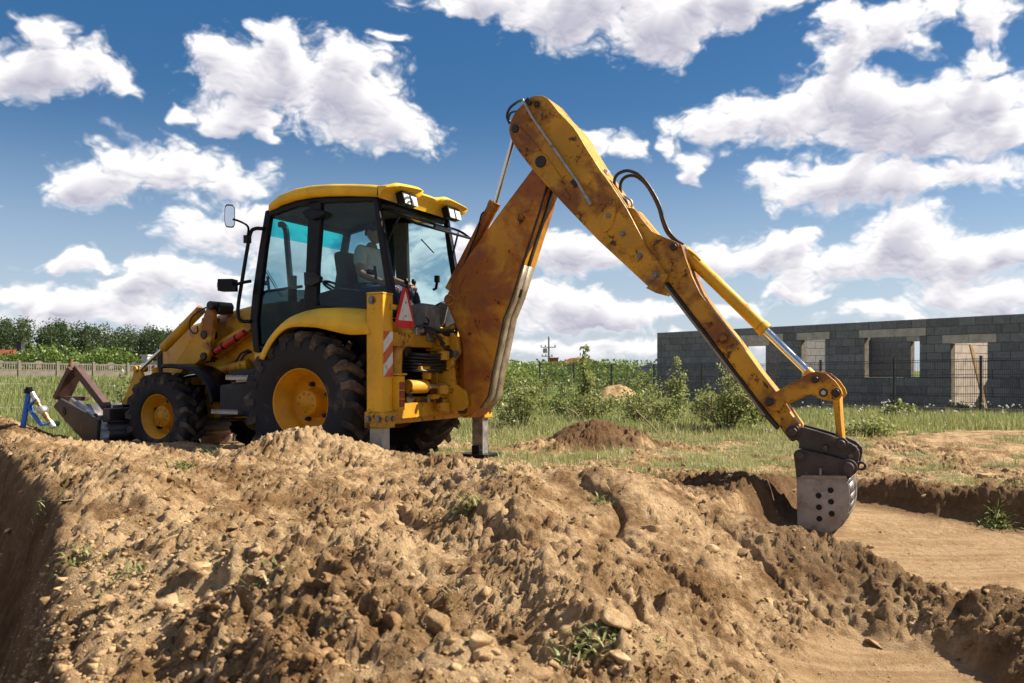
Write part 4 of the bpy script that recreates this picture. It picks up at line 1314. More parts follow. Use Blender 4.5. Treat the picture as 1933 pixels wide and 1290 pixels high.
# ---- loader arms at the front ------------------------------------
def loader_side(sg):
    va = 0.62
    def Q(pts, v=va):
        return LL(pts, v)
    mb = MB()
    mb.prism(Q([(328, 690), (352, 658), (379, 621), (383, 600), (402, 600), (398, 652), (384, 676), (360, 698), (340, 694)]), sg * 0.64, sg * 0.50)
    mb.prism(Q([(384, 676), (398, 650), (476, 604), (482, 614), (400, 678)]), sg * 0.60, sg * 0.48)
    mb.prism(Q([(328, 690), (352, 690), (300, 762), (262, 800), (250, 792), (285, 745)]), sg * 0.62, sg * 0.50)
    armo = mb.build('loader_arm', M_LOADER, hoe, 0.012)
    mb = MB()
    mb.prism(Q([(391, 577), (400, 579), (404, 592), (401, 625), (395, 668), (390, 682), (381, 679), (378, 660), (379, 625), (384, 597)], 0.72), sg * 0.72, sg * 0.665)
    lev = mb.build('tipping_lever', M_LOADER, armo, 0.01)
    for (x, y, r_) in ((399, 577, 0.05), (386, 673, 0.045), (385, 632, 0.05)):
        mb = MB(); cyl(mb, L(x, y, 0.72), r_, sg * 0.55, sg * (0.75 if y != 632 else 0.735), 18); mb.build('pivot', M_PIN, armo, 0.01)
    mb = MB()
    mb.prism(Q([(397, 571), (417, 570), (421, 577), (419, 591), (404, 594), (400, 588)], 0.62), sg * 0.66, sg * 0.44)
    mb.build('pivot_housing', M_PIN, armo, 0.01)
    # tilt ram
    a, b_, c = P3(389, 585, 0.62), P3(318, 657, 0.62), P3(275, 697, 0.62)
    for q in (a, b_, c):
        q.y = sg * 0.69
    mb = MB(); mb.tube([a, b_], 0.055, 18); mb.tube([b_, b_ + (c - b_) * 0.06], [0.055, 0.04], 18); r1_ = mb.build('ram_barrel', M_LOADER, armo)
    mb = MB(); mb.tube([b_, c], 0.024, 14); mb.build('ram_rod', M_CHROME, armo)
    mb = MB(); mb.tube([P3(391, 580, 0.70), P3(372, 590, 0.74), P3(360, 603, 0.76), P3(358, 620, 0.74), P3(366, 630, 0.72), P3(373, 626, 0.70), P3(372, 616, 0.70)], 0.009, 8, k=40)
    if sg > 0:
        mb.build('hose', M_HOSE, armo)
    # links to the bucket
    mb = MB()
    mb.prism(Q([(266, 692), (273, 690), (280, 712), (262, 742), (240, 784), (232, 778), (252, 735)], 0.62), sg * 0.70, sg * 0.66)
    mb.prism(Q([(284, 694), (291, 694), (296, 716), (288, 722)], 0.62), sg * 0.60, sg * 0.56)
    cyl(mb, L(268, 697, 0.62), 0.035, sg * 0.55, sg * 0.73)
    mb.build('bucket_link', M_LOADER, armo, 0.008)
    # lift ram low on the side
    a, b_ = P3(376, 706, 0.58), P3(468, 688, 0.58)
    a.y = sg * 0.56; b_.y = sg * 0.56
    mb = MB(); mb.tube([a, b_], 0.056, 18); mb.build('ram_barrel', M_LOADER, armo)
    mb = MB(); mb.tube([a, a + (a - b_) * 0.7], 0.026, 12); mb.build('ram_rod', M_CHROME, armo)
    # red safety strut
    a, b_ = P3(394, 672, 0.66), P3(462, 628, 0.66)
    a.y = sg * 0.66; b_.y = sg * 0.66
    mb = MB(); mb.tube([a, b_], 0.036, 16)
    st_ = mb.build('safety_strut', M_RED, armo)
    for t in (0.18, 0.42, 0.78):
        c = a.lerp(b_, t); d = (b_ - a).normalized() * 0.012
        mb = MB(); mb.tube([c - d, c + d], 0.041, 16); mb.build('strap', M_BLACK, st_) if False else mb.build('strap', M_BLACK, armo)
    return armo


for sg in (1, -1):
    loader_side(sg)
mb = MB(); mb.tube([P3(470, 661, 0.5), P3(455, 668, 0.54), P3(445, 682, 0.54), P3(430, 690, 0.5)], 0.013, 8, k=24); mb.tube([P3(474, 664, 0.5), P3(462, 670, 0.56), P3(452, 686, 0.56)], 0.013, 8, k=20); mb.build('hose', M_HOSE, hoe)

# loader bucket: two-part clam with side plates
BW = 1.13
mb = MB()
sideP = LL([(99, 768), (112, 752), (186, 793), (182, 834), (172, 840), (160, 836)], BW)
mb.prism(sideP, BW, BW - 0.05)
lb = mb.build('loader_bucket', M_LOADBUCKET, hoe, 0.012)
mb = MB(); mb.prism(sideP, -BW, -BW + 0.05); mb.build('side_plate', M_LOADBUCKET, lb, 0.012)
mb = MB()
back = LL([(186, 793), (196, 800), (203, 815), (200, 832), (184, 842), (160, 838)], BW)
for k in range(len(back) - 1):
    (u1, z1), (u2, z2) = back[k], back[k + 1]
    mb.add([(u1, BW - 0.05, z1), (u2, BW - 0.05, z2), (u2, -BW + 0.05, z2), (u1, -BW + 0.05, z1)], [(0, 1, 2, 3)], 0, True)
o = mb.build('bucket_shell', M_LOADBUCKET, lb); md = o.modifiers.new('solid', 'SOLIDIFY'); md.thickness = 0.025
mb = MB()
fr = LL([(112, 752), (99, 768), (118, 800), (140, 822), (160, 838)], BW)
for k in range(len(fr) - 1):
    (u1, z1), (u2, z2) = fr[k], fr[k + 1]
    if k >= 1:
        mb.add([(u1, BW - 0.05, z1), (u2, BW - 0.05, z2), (u2, -BW + 0.05, z2), (u1, -BW + 0.05, z1)], [(0, 1, 2, 3)], 0, True)
o = mb.build('clam_front', M_STEEL, lb); md = o.modifiers.new('solid', 'SOLIDIFY'); md.thickness = 0.025
mb = MB()
(u1, z1) = L(186, 793, BW)
mb.box((u1 - 0.05, 0, z1 + 0.06), (0.12, 2 * BW - 0.12, 0.14))
mb.build('top_beam', M_LOADBUCKET, lb, 0.01)
for v, mt in ((0.86, M_STEEL), (0.70, M_BLACK), (0.56, M_YELLOW), (0.34, M_BLACK), (-0.4, M_STEEL)):
    mb = MB(); mb.box((u1 + 0.02, v, z1 + 0.08), (0.03, 0.15, 0.17)); mb.build('stiffener', mt, lb, 0.005)
mb = MB(); cyl(mb, L(119, 777, BW), 0.05, BW - 0.02, BW + 0.012, 20); cyl(mb, L(119, 777, BW), 0.03, BW - 0.02, BW + 0.018, 20, 0); mb.build('pivot', M_PIN, lb, 0.004)
mb = MB(); a, b_ = P3(146, 763, 0.92), P3(178, 788, 0.92); mb.tube([a, b_], 0.05, 14); mb.tube([a + (a - b_) * 0.35, a], 0.025, 10); mb.build('clam_ram', M_STEEL, lb)
# triangular fork frame folded up on the bucket
def beam(mb, a, b_, w, h, mi=0):
    d = (b_ - a); l_ = d.length
    q = d.to_track_quat('X', 'Z').to_matrix()
    mb.box((a + b_) / 2, (l_, w, h), q, mi)


for v in (0.62,):
    mb = MB()
    ap = P3(144, 695, 0.62); le = P3(116, 752, 0.62); ri = P3(204, 772, 0.62); to = P3(216, 788, 0.62)
    beam(mb, le, ap, 0.22, 0.06); beam(mb, ap, ri, 0.10, 0.085); beam(mb, ri - Vector((0, 0, 0.16)), ri + Vector((0, 0, 0.05)), 0.10, 0.07); beam(mb, ri, to, 0.08, 0.06)
    beam(mb, le, le + Vector((-0.45, 0, 0.0)), 0.12, 0.05)
    o = mb.build('fork_frame', M_RUSTBEAM, hoe, 0.006)

# ---- rear frame, stabilisers -------------------------------------
US, VS = -0.945, 1.035
def stabiliser(sg):
    v = sg * VS
    mb = MB(); mb.box((US, v, 1.125), (0.19, 0.175, 1.27)); mb.box((US, v, 1.765), (0.20, 0.185, 0.02))
    leg = mb.build('stabiliser', M_YELLOW, hoe, 0.012)
    mb = MB(); mb.box((US, v, 0.545), (0.225, 0.205, 0.16)); mb.build('clamp', M_FRAME, leg, 0.012)
    mb = MB(); mb.box((US, v, 0.34), (0.145, 0.135, 0.6)); mb.build('leg', M_STEEL, leg, 0.008)
    mb = MB(); mb.box((US, v, 0.03 if sg < 0 else 0.10), (0.36, 0.36, 0.03)); mb.box((US, v, 0.09), (0.1, 0.24, 0.10)); mb.build('foot_pad', M_BLACK, leg, 0.005)
    for du in (-0.06, 0.06):
        b_ = bolt(leg, (US + du, 0.555), 0.026, v + (0.10 if sg > 0 else -0.12), 0.03 if sg > 0 else -0.03)
    for dv in (-0.05, 0.05):
        mb = MB(); mb.tube([(US - 0.10, v + dv, 0.555), (US - 0.135, v + dv, 0.555)], 0.026, 12); mb.build('bolt', M_BOLT, leg, 0.003)
    bolt(leg, (US + 0.03, 1.70), 0.030, v + (0.087 if sg > 0 else -0.1), 0.03 if sg > 0 else -0.03)
    # diagonal warning stripes on the rear face: each stripe its own strip
    us_ = US - 0.0965
    y0, y1 = v - 0.078, v + 0.078
    zb, zt = 0.96, 1.40
    hgt = 0.115
    rows = int((zt - zb) / hgt) + 3
    for k in range(-2, rows):
        za = zb + k * hgt
        poly = [(y1, za), (y0, za + 0.13), (y0, za + 0.13 + hgt), (y1, za + hgt)] if sg > 0 else [(y0, za), (y1, za + 0.13), (y1, za + 0.13 + hgt), (y0, za + hgt)]
        # clip to the strip's height
        cl = []
        for lim, sign in ((zb, 1), (zt, -1)):
            src = poly if not cl else cl
            outp = []
            for i in range(len(src)):
                p, q = src[i], src[(i + 1) % len(src)]
                ip, iq = sign * (p[1] - lim) >= 0, sign * (q[1] - lim) >= 0
                if ip: outp.append(p)
                if ip != iq:
                    t = (lim - p[1]) / (q[1] - p[1]); outp.append((p[0] + (q[0] - p[0]) * t, lim))
            cl = outp
            if len(cl) < 3: break
        if len(cl) < 3:
            continue
        mb = MB(); n = len(cl)
        mb.add([(us_, y, z) for y, z in cl] + [(us_ - 0.003, y, z) for y, z in cl],
               [tuple(range(n)), tuple(range(2 * n - 1, n - 1, -1))] + [(i, (i + 1) % n, n + (i + 1) % n, n + i) for i in range(n)])
        mb.build('warning_stripe', M_WHITE if k % 2 == 0 else M_ORANGE, leg)
    # tail lamp inboard of the post
    mb = MB(); mb.box((US - 0.09, v - sg * 0.15, 0.80), (0.13, 0.12, 0.34)); mb.box((US - 0.095, v - sg * 0.15, 0.985), (0.16, 0.15, 0.02))
    mb.build('lamp_housing', M_YELLOW, leg, 0.012)
    for k, mt in enumerate((M_LAMPRED, M_LAMPRED, M_LAMPRED)):
        mb = MB(); mb.box((US - 0.158, v - sg * 0.15, 0.70 + k * 0.085), (0.012, 0.085, 0.075)); mb.build('tail_lamp', mt, leg, 0.006)
    return leg


st_near = stabiliser(1)
stabiliser(-1)
# warning triangle on the near stabiliser
def tri_plate():
    u = US - 0.13
    cv, cz = 0.80, 1.62
    def q(y, z): return (cv - y, cz + z)      # y to the right when looking forward
    # seen from behind: left is +v
    outer = [(-0.165, -0.12), (-0.135, -0.18), (0.135, -0.18), (0.165, -0.12), (0.035, 0.215), (-0.035, 0.215)]
    inner = [(-0.125, -0.105), (0.125, -0.105), (0.0, 0.185)]
    def sheet(pts, u_a, u_b, mat, name):
        n = len(pts)
        mb = MB()
        mb.add([(u_a,) + q(*p) for p in pts] + [(u_b,) + q(*p) for p in pts], [tuple(range(n)), tuple(range(2 * n - 1, n - 1, -1))] + [(i, (i + 1) % n, n + (i + 1) % n, n + i) for i in range(n)])
        return mb.build(name, mat, hoe if name == 'warning_triangle' else tri)
    tri = sheet(outer, u, u - 0.012, M_SIGNRED, 'warning_triangle')
    tri['label'] = 'white warning triangle with red border'
    sheet(inner, u - 0.012, u - 0.015, M_WHITE, 'triangle_field')
    for (y, z) in ((0, 0.07), (0, -0.06)):
        mb = MB(); a = Vector((u - 0.014,) + q(y, z)); mb.tube([a, a + Vector((-0.008, 0, 0))], 0.008, 8); mb.build('rivet', M_BOLT, tri)
    mb = MB(); mb.box((u + 0.03, 0.93, 1.64), (0.02, 0.16, 0.05)); mb.build('bracket', M_YELLOW, tri)


tri_plate()
# cross frame between the stabilisers
mb = MB()
fuu = -0.96
for sg in (1, -1):
    mb.tube([(fuu, sg * 0.74, 0.62), (fuu, sg * 0.80, 0.72), (fuu, sg * 0.80, 1.15), (fuu, sg * 0.74, 1.28), (fuu, sg * 0.60, 1.33)], 0.075, 12, k=20)
mb.box((fuu, 0, 1.33), (0.16, 1.9, 0.14)); mb.box((fuu, 0, 0.62), (0.16, 1.9, 0.15))
mb.box((fuu + 0.02, 0, 0.62), (0.06, 2.1, 0.26))
mb.build('slide_frame', M_FRAME, hoe, 0.015)
mb = MB(); mb.box((-0.80, 0, 0.98), (0.05, 1.5, 0.75)); mb.build('back_plate', M_BLACK, hoe)
# lugs and hydraulics on the frame
for (x, y, r_) in ((762, 662, 0.07), (766, 752, 0.06)):
    p = P3(x, y, 0.62); mb = MB(); mb.tube([p + Vector((0.05, 0, 0)), p + Vector((-0.05, 0, 0))], r_, 14); mb.build('pipe_boss', M_PIN, hoe, 0.006)
KV = -0.15                                   # middle plane of the boom
mb = MB()
mb.box((-1.05, KV + 0.02, 1.30), (0.24, 0.62, 0.15)); mb.box((-1.05, KV + 0.02, 0.66), (0.24, 0.62, 0.13))
mb.box((-1.0, KV, 0.98), (0.10, 0.55, 0.62))
mb.prism([(-1.02, 0.60), (-1.34, 0.60), (-1.40, 0.66), (-1.38, 0.80), (-1.24, 0.88), (-1.22, 1.12), (-1.30, 1.20), (-1.28, 1.36), (-1.22, 1.42), (-1.06, 1.42), (-1.02, 1.36)], KV + 0.25, KV + 0.19)
mb.prism([(-1.02, 0.60), (-1.34, 0.60), (-1.40, 0.66), (-1.38, 0.80), (-1.24, 0.88), (-1.22, 1.12), (-1.30, 1.20), (-1.28, 1.36), (-1.22, 1.42), (-1.06, 1.42), (-1.02, 1.36)], KV - 0.25, KV - 0.19)
kp = mb.build('kingpost', M_FRAME, hoe, 0.014)
for z in (1.33, 1.18, 0.82, 0.64):
    mb = MB(); mb.lathe([(z - 0.05, 0.06), (z - 0.045, 0.075), (z + 0.045, 0.075), (z + 0.05, 0.06), (z + 0.05, 0.0005)], 18, (-1.13, KV + 0.30, 0), 0, False, 'z'); mb.build('pivot_boss', M_FRAME, kp)
bolt(kp, L(861, 669, KV + 0.25), 0.03, KV + 0.25, 0.03)
bolt(kp, L(848, 668, KV + 0.26), 0.024, KV + 0.25, 0.05, M_STEEL)
mb = MB(); cyl(mb, L(848, 668, KV + 0.25), 0.055, KV + 0.245, KV + 0.285); mb.build('pin_cover', M_PIN, kp, 0.006)
# slew ram, hoses
mb = MB(); a = Vector((-1.02, 0.66, 0.86)); b_ = Vector((-1.07, 0.40, 0.86)); mb.tube([a, b_], 0.07, 16); mb.build('slew_ram', M_FRAME, kp)
mb = MB(); mb.tube([b_, Vector((-1.15, 0.02, 0.86))], 0.036, 14); mb.build('slew_rod', M_CHROME, kp)
mb = MB(); mb.box((-1.16, 0.02, 0.86), (0.11, 0.09, 0.12)); mb.build('rod_eye', M_FRAME, kp, 0.015)
for k in range(6):
    z = 1.19 - 0.033 * k
    mb = MB(); dd = 0.012 * ((k * 7) % 5 - 2)
    mb.tube([(-0.90, 0.60, z), (-1.08 + dd, 0.58, z - 0.005), (-1.13 + dd, 0.40, z - 0.012), (-1.14, 0.18, z), (-1.13, 0.02, z + 0.006)], 0.0155, 8, k=24)
    mb.build('hose', M_HOSE, kp)
for pts in ([P3(765, 655, 0.62), P3(758, 680, 0.66), P3(757, 715, 0.66), P3(768, 745, 0.64)],
            [P3(762, 637, 0.3), P3(790, 628, 0.2), P3(830, 625, 0.0), P3(852, 624, -0.05), P3(858, 630, -0.1)],
            [P3(773, 650, 0.5), P3(790, 632, 0.3), P3(820, 630, 0.1), P3(845, 637, 0.05)],
            [P3(820, 640, 0.2), P3(815, 630, 0.2), P3(800, 634, 0.25), P3(786, 650, 0.4)]):
    mb = MB(); mb.tube(pts, 0.016, 8, k=28); mb.build('hose', M_HOSE, kp)
rgh = random.Random(5)
for k in range(9):
    v0 = 0.55 - 0.07 * k
    a_ = Vector((-0.98, v0, 1.40 + rgh.uniform(-0.02, 0.06))); e_ = Vector((-1.16, -0.02 + rgh.uniform(-0.05, 0.12), 1.22 + rgh.uniform(0, 0.2)))
    m1 = Vector((-1.12 + rgh.uniform(-0.05, 0.03), v0 - 0.05, 1.46 + rgh.uniform(-0.06, 0.05))); m2 = Vector((-1.18, (v0 + e_.y) / 2, 1.34 + rgh.uniform(-0.08, 0.10)))
    mb = MB(); mb.tube([a_, m1, m2, e_], rgh.choice([0.011, 0.014, 0.017]), 8, k=24); mb.build('hose', M_HOSE, kp)
for k in range(4):
    mb = MB(); c_ = Vector((-1.02, 0.52 - 0.11 * k, 1.42)); mb.box(c_, (0.09, 0.075, 0.08)); mb.tube([c_ + Vector((-0.05, 0, 0)), c_ + Vector((-0.10, 0, 0.01))], 0.022, 8); mb.build('valve', M_COUPLER if k % 2 else M_STEEL, kp, 0.008)
for (c_, r_) in ((Vector((-1.06, 0.30, 1.02)), 0.03), (Vector((-1.06, 0.12, 1.02)), 0.03), (Vector((-1.1, 0.46, 0.72)), 0.028), (Vector((-1.1, 0.22, 0.72)), 0.028)):
    mb = MB(); mb.tube([c_, c_ + Vector((-0.05, 0, 0))], r_, 6); mb.build('nut', M_PIN, kp, 0.004)
mb = MB(); mb.box((-1.08, 0.30, 1.04), (0.10, 0.55, 0.05)); mb.box((-1.10, 0.42, 0.98), (0.08, 0.06, 0.10)); mb.box((-1.10, 0.20, 0.75), (0.08, 0.30, 0.05)); mb.build('hose_guide', M_FRAME, kp, 0.008)
mb = MB(); mb.tube([P3(800, 632, 0.15), P3(814, 640, 0.10), P3(832, 652, 0.1)], 0.022, 10); mb.build('pipe_union', M_STEEL, kp)
mb = MB(); mb.box((-1.14, 0.18, 1.36), (0.10, 0.22, 0.03), (R(18), 0, 0)); mb.box((-1.10, -0.05, 1.47), (0.18, 0.10, 0.05), (0, R(15), 0)); mb.build('hose_clamp', M_FRAME, kp, 0.006)
p = P3(790, 610, 0.32); mb = MB(); mb.tube([p + Vector((-0.09, 0, -0.10)), p + Vector((-0.09, 0, 0.0))], 0.03, 10); mb.tube([p + Vector((-0.09 + 0.035 * math.cos(t), 0.035 * math.sin(t) * 0.4, 0.02 + 0.035 * math.sin(t))) for t in np.linspace(0, 6.28, 14)], 0.007, 6, caps=False); mb.build('lock_pin', M_BLACK, kp)

# ---- boom --------------------------------------------------------
BN, BF = 0.02, -0.32
boomP = [(1003, 321), (1022, 292), (1040, 300), (1033, 345), (1018, 396), (994, 470), (966, 560), (950, 600), (938, 660), (929, 702), (921, 747), (911, 764), (900, 775), (888, 786), (875, 790), (863, 781), (865, 764), (874, 719), (873, 656), (868, 640), (859, 612), (841, 571), (842, 560), (855, 532), (882, 486), (935, 412)]
mb = MB(); mb.prism(LL(boomP, BN), BN, BF, 0, 0)
boom = mb.build('boom', M_BOOM, hoe, 0.012)
# bare, rubbed underside strip (rear face)
edgeN = [(985, 500), (966, 560), (950, 600), (938, 660), (929, 702), (921, 747), (905, 771)]
uw = LL(edgeN, BN)
for (va, vb) in ((BN - 0.05, KV + 0.015), (KV + 0.005, BF + 0.035)):
    rows = [[(u - 0.004, va, w), (u - 0.004, vb, w)] for (u, w) in uw]
    mb = MB(); mb.grid(rows); o = mb.build('rubbing_strip', M_WORN_EDGE, boom); md = o.modifiers.new('solid', 'SOLIDIFY'); md.thickness = 0.006; md.offset = 0
uw2 = LL([(1033, 345), (1018, 396), (994, 470), (966, 560), (950, 600), (938, 660), (929, 702), (921, 747), (905, 771)], BN)
rows = [[(u - 0.004, BN - 0.004, w), (u - 0.004, BN - 0.040, w)] for (u, w) in uw2]
mb = MB(); mb.grid(rows); o = mb.build('grease_edge', M_PIN, boom); md = o.modifiers.new('solid', 'SOLIDIFY'); md.thickness = 0.007; md.offset = 0
rows = [[(u - 0.004, KV + 0.04, w), (u - 0.004, KV - 0.03, w)] for (u, w) in uw2[:4]]
mb = MB(); mb.grid(rows); o = mb.build('grease_edge', M_PIN, boom); md = o.modifiers.new('solid', 'SOLIDIFY'); md.thickness = 0.007; md.offset = 0
# weld ridge on the side plate
mb = MB(); mb.tube([P3(878, 560, BN), P3(895, 600, BN), P3(912, 645, BN), P3(926, 676, BN)], 0.008, 6, k=16); mb.build('weld', M_BOOM, boom)
mb = MB(); mb.tube([P3(880, 520, BN), P3(868, 548, BN), P3(880, 580, BN)], 0.006, 6, k=16); mb.build('weld', M_BOOM, boom)
pin(boom, L(848, 566, BN), 0.040, BN, 0.03, M_BOOM)
pin(boom, L(876, 772, BN), 0.050, BN, 0.06, M_PIN)
pin(boom, L(986, 411, BN), 0.030, BN, 0.03, M_BOOM)
mb = MB(); mb.prism(LL([(989, 402), (1000, 380), (1004, 376), (1006, 380), (998, 400)], BN), BN + 0.006, BN - 0.002); mb.build('stiffener', M_BOOM, boom, 0.003)
# dipper ram on the boom's back
VR = KV
a, b_, c = P3(850, 548, VR), P3(934, 384, VR), P3(973, 246, VR)
mb = MB(); mb.tube([a, b_], 0.062, 20); mb.tube([b_ - (b_ - a).normalized() * 0.05, b_ + (b_ - a).normalized() * 0.01], 0.068, 20); mb.build('ram_barrel', M_BOOM, boom)
mb = MB(); mb.tube([b_, c], 0.028, 18); mb.build('ram_rod', M_CHROME, boom)
mb = MB(); mb.tube([P3(876, 500, VR + 0.09), P3(900, 440, VR + 0.09), P3(908, 408, VR + 0.09), P3(914, 400, VR + 0.07)], 0.009, 8, k=16); mb.build('ram_pipe', M_BLACK, boom)

# ---- dipper ------------------------------------------------------
DN, DF = 0.05, -0.35
outP = [(1014, 180), (1025, 181), (1034, 186), (1044, 198), (1055, 212), (1069, 226), (1083, 241), (1092, 254), (1099, 267), (1107, 280), (1115, 293), (1133, 321), (1149, 343), (1164, 365), (1183, 394), (1221, 466), (1253, 510), (1259, 519), (1238, 553), (1225, 543), (1180, 501), (1130, 455), (1068, 390), (1031, 350), (1003, 318), (975, 281), (966, 266), (962, 255), (960, 244), (963, 231), (968, 219), (975, 208), (984, 199), (992, 190), (1000, 184), (1007, 181)]
mb = MB(); mb.prism(LL(outP, DN), DN, DF)
dip = mb.build('dipper', M_DIPPER, hoe, 0.010)
for (x, y, r_, kind) in ((1014.5, 197, 0.030, 'p'), (973.5, 244, 0.042, 'p'), (1021.6, 306, 0.058, 'p'), (1022, 216, 0.012, 'b'), (1149, 408, 0.026, 'b'), (1176, 442, 0.020, 'b'), (1208, 484, 0.022, 'b'), (1237, 521, 0.024, 'b'), (1153.5, 383, 0.012, 'b')):
    if kind == 'p':
        pin(dip, L(x, y, DN), r_, DN, 0.03, M_PIN)
    else:
        bolt(dip, L(x, y, DN), r_, DN, 0.025)
# raised plates on the dipper's side
mb = MB(); ec = L(1149, 409, DN); ax = Vector((math.cos(R(58)), math.sin(R(58))))
mb.prism([(ec[0] - 0.105 * math.cos(t) * 0.62 - 0.150 * math.sin(t) * 0.35, ec[1] + 0.155 * math.sin(t) - 0.03 * math.cos(t)) for t in np.linspace(0, 2 * math.pi, 30, endpoint=False)], DN + 0.010, DN - 0.002)
mb.build('boss_plate', M_DIPPER, dip, 0.004)
mb = MB(); mb.prism(LL([(976, 246), (986, 243), (1000, 258), (1022, 285), (1045, 312), (1062, 338), (1070, 358), (1060, 372), (1040, 352), (1010, 318), (985, 288), (968, 262)], DN), DN + 0.008, DN - 0.002)
mb.build('doubler_plate', M_DIPPER, dip, 0.004)
mb = MB(); mb.prism(LL([(1052, 349), (1060, 350), (1076, 370), (1074, 378), (1056, 362)], DN + 0.008), DN + 0.014, DN + 0.002); mb.build('wear_pad', M_DIPPER, dip, 0.003)
mb = MB(); mb.prism(LL([(1219, 544), (1252, 515), (1260, 517), (1258, 528), (1239, 554)], DN + 0.02), DN + 0.02, DF - 0.02); mb.build('end_collar', M_DIPPER, dip, 0.006)
mb = MB(); mb.prism(LL([(1143, 320), (1150, 323), (1147, 331), (1140, 328)], -0.1), -0.06, -0.14); mb.build('hose_guide', M_WHITE, dip, 0.004)
# pipes and hoses
mb = MB(); mb.tube([P3(986, 188, DN + 0.035), P3(1005, 222, DN + 0.035), P3(1091, 345, DN + 0.035), P3(1107, 374, DN + 0.035)], 0.014, 10); pp = mb.build('steel_pipe', M_STEEL, dip)
mb = MB(); a, b_ = P3(1106, 371, DN + 0.035), P3(1115, 387, DN + 0.035); mb.tube([a, b_], 0.021, 10); mb.build('pipe_end', M_STEEL, dip, 0.002)
for (x, y) in ((998, 192), (1084, 346)):
    mb = MB(); q = P3(x, y, DN + 0.015); mb.box(q, (0.07, 0.03, 0.05), (0, R(-50), 0)); mb.build('pipe_clip', M_PIN, dip, 0.003)
mb = MB(); mb.tube([P3(986, 189, DN + 0.03), P3(975, 194, 0.0), P3(962, 205, -0.05), P3(957, 220, -0.1), P3(962, 234, -0.12)], 0.014, 8, k=24); mb.build('hose', M_HOSE, dip)
mb = MB(); mb.tube([P3(976, 210, -0.02), P3(964, 214, -0.06), P3(960, 226, -0.1), P3(966, 234, -0.12)], 0.012, 8, k=20); mb.build('hose', M_HOSE, dip)
hoseA = [(1163, 364), (1161, 352), (1160, 340), (1165, 330), (1176, 324), (1188, 323), (1205, 330), (1220, 345), (1234, 366), (1246, 390), (1252, 412), (1262, 436), (1276, 453), (1290, 463)]
hoseB = [(1172, 366), (1171, 350), (1176, 338), (1188, 332), (1202, 334), (1219, 348), (1233, 370), (1244, 394), (1250, 416), (1260, 440), (1280, 460)]
for hp, v in ((hoseA, -0.12), (hoseB, -0.20)):
    mb = MB(); mb.tube([P3(x, y, v) for x, y in hp], 0.0165, 9, k=70)
    mb.build('hose', M_HOSE, dip)
for v in (-0.12, -0.20):
    d = 0 if v > -0.15 else 8
    mb = MB(); mb.tube([P3(1162 + d, 358, v), P3(1166 + d, 368, v), P3(1176 + d, 374, v), P3(1184 + d, 381, v), P3(1184 + d, 391, v), P3(1175 + d, 390, v), P3(1172 + d, 380, v)], 0.012, 8, k=24); mb.build('steel_pipe', M_STEEL, dip)
# sliding inner dipper
IN, IF = 0.0, -0.30
inP = [(1181, 392), (1195, 393), (1231, 437), (1250, 446), (1268, 453), (1286, 462), (1293, 484), (1306, 521), (1322, 554), (1348, 590), (1390, 642), (1432, 700), (1462, 738), (1510, 804), (1504, 828), (1492, 834), (1468, 801), (1436, 763), (1380, 689), (1262, 533), (1230, 490)]
mb = MB(); mb.prism(LL(inP, IN), IN, IF)
inn = mb.build('inner_dipper', M_DIPPER, hoe, 0.010)
mb = MB(); mb.prism(LL([(1250, 535), (1257, 531), (1450, 783), (1470, 806), (1466, 812), (1440, 784)], IN + 0.012), IN + 0.014, IN - 0.09); mb.build('slide_rail', M_PIN, inn, 0.003)
mb = MB(); mb.prism(LL([(1246, 532), (1250, 530), (1446, 785), (1440, 784)], IN + 0.03), IN + 0.034, IN + 0.012); mb.build('rail_edge', M_WORN_EDGE, inn)
mb = MB(); mb.prism(LL([(1438, 716), (1450, 727), (1452, 738), (1440, 728)], IN), IN, IF + 0.05); mb.build('lug', M_PIN, inn, 0.004)
pin(inn, L(1272, 467, IN), 0.034, IN, 0.035, M_PIN)
pin(inn, L(1366, 639, IN), 0.036, IN, 0.03, M_DIPPER)
bolt(inn, L(1384, 659, IN), 0.010, IN, 0.01)
# bucket ram
a, b_, c = P3(1290, 474, KV), P3(1445, 624, KV), P3(1538, 715, KV)
mb = MB(); mb.tube([a, b_], 0.062, 20); mb.tube([b_ - (b_ - a).normalized() * 0.06, b_ + (b_ - a).normalized() * 0.005], 0.069, 20); mb.build('ram_barrel', M_YELLOW, inn)
mb = MB(); mb.tube([b_, b_.lerp(c, 0.86)], 0.038, 20); mb.build('ram_rod', M_CHROME, inn)
mb = MB(); mb.tube([b_.lerp(c, 0.84), c], 0.045, 16); cyl(mb, (c.x, c.z), 0.06, KV - 0.07, KV + 0.07); mb.build('rod_eye', M_YELLOW, inn)
mb = MB(); mb.tube([P3(1285, 462, KV + 0.03), P3(1296, 470, KV + 0.03), P3(1312, 482, KV + 0.06), P3(1322, 492, KV + 0.07)], 0.012, 8, k=14); mb.build('steel_pipe', M_YELLOW, inn)
mb = MB(); mb.tube([P3(1276, 458, KV), P3(1290, 464, KV), P3(1296, 474, KV + 0.05)], 0.02, 8); mb.build('pipe_union', M_STEEL, inn)


def G(x, y):
    return (1380 + x / 3.393, 660 + y / 3.393)


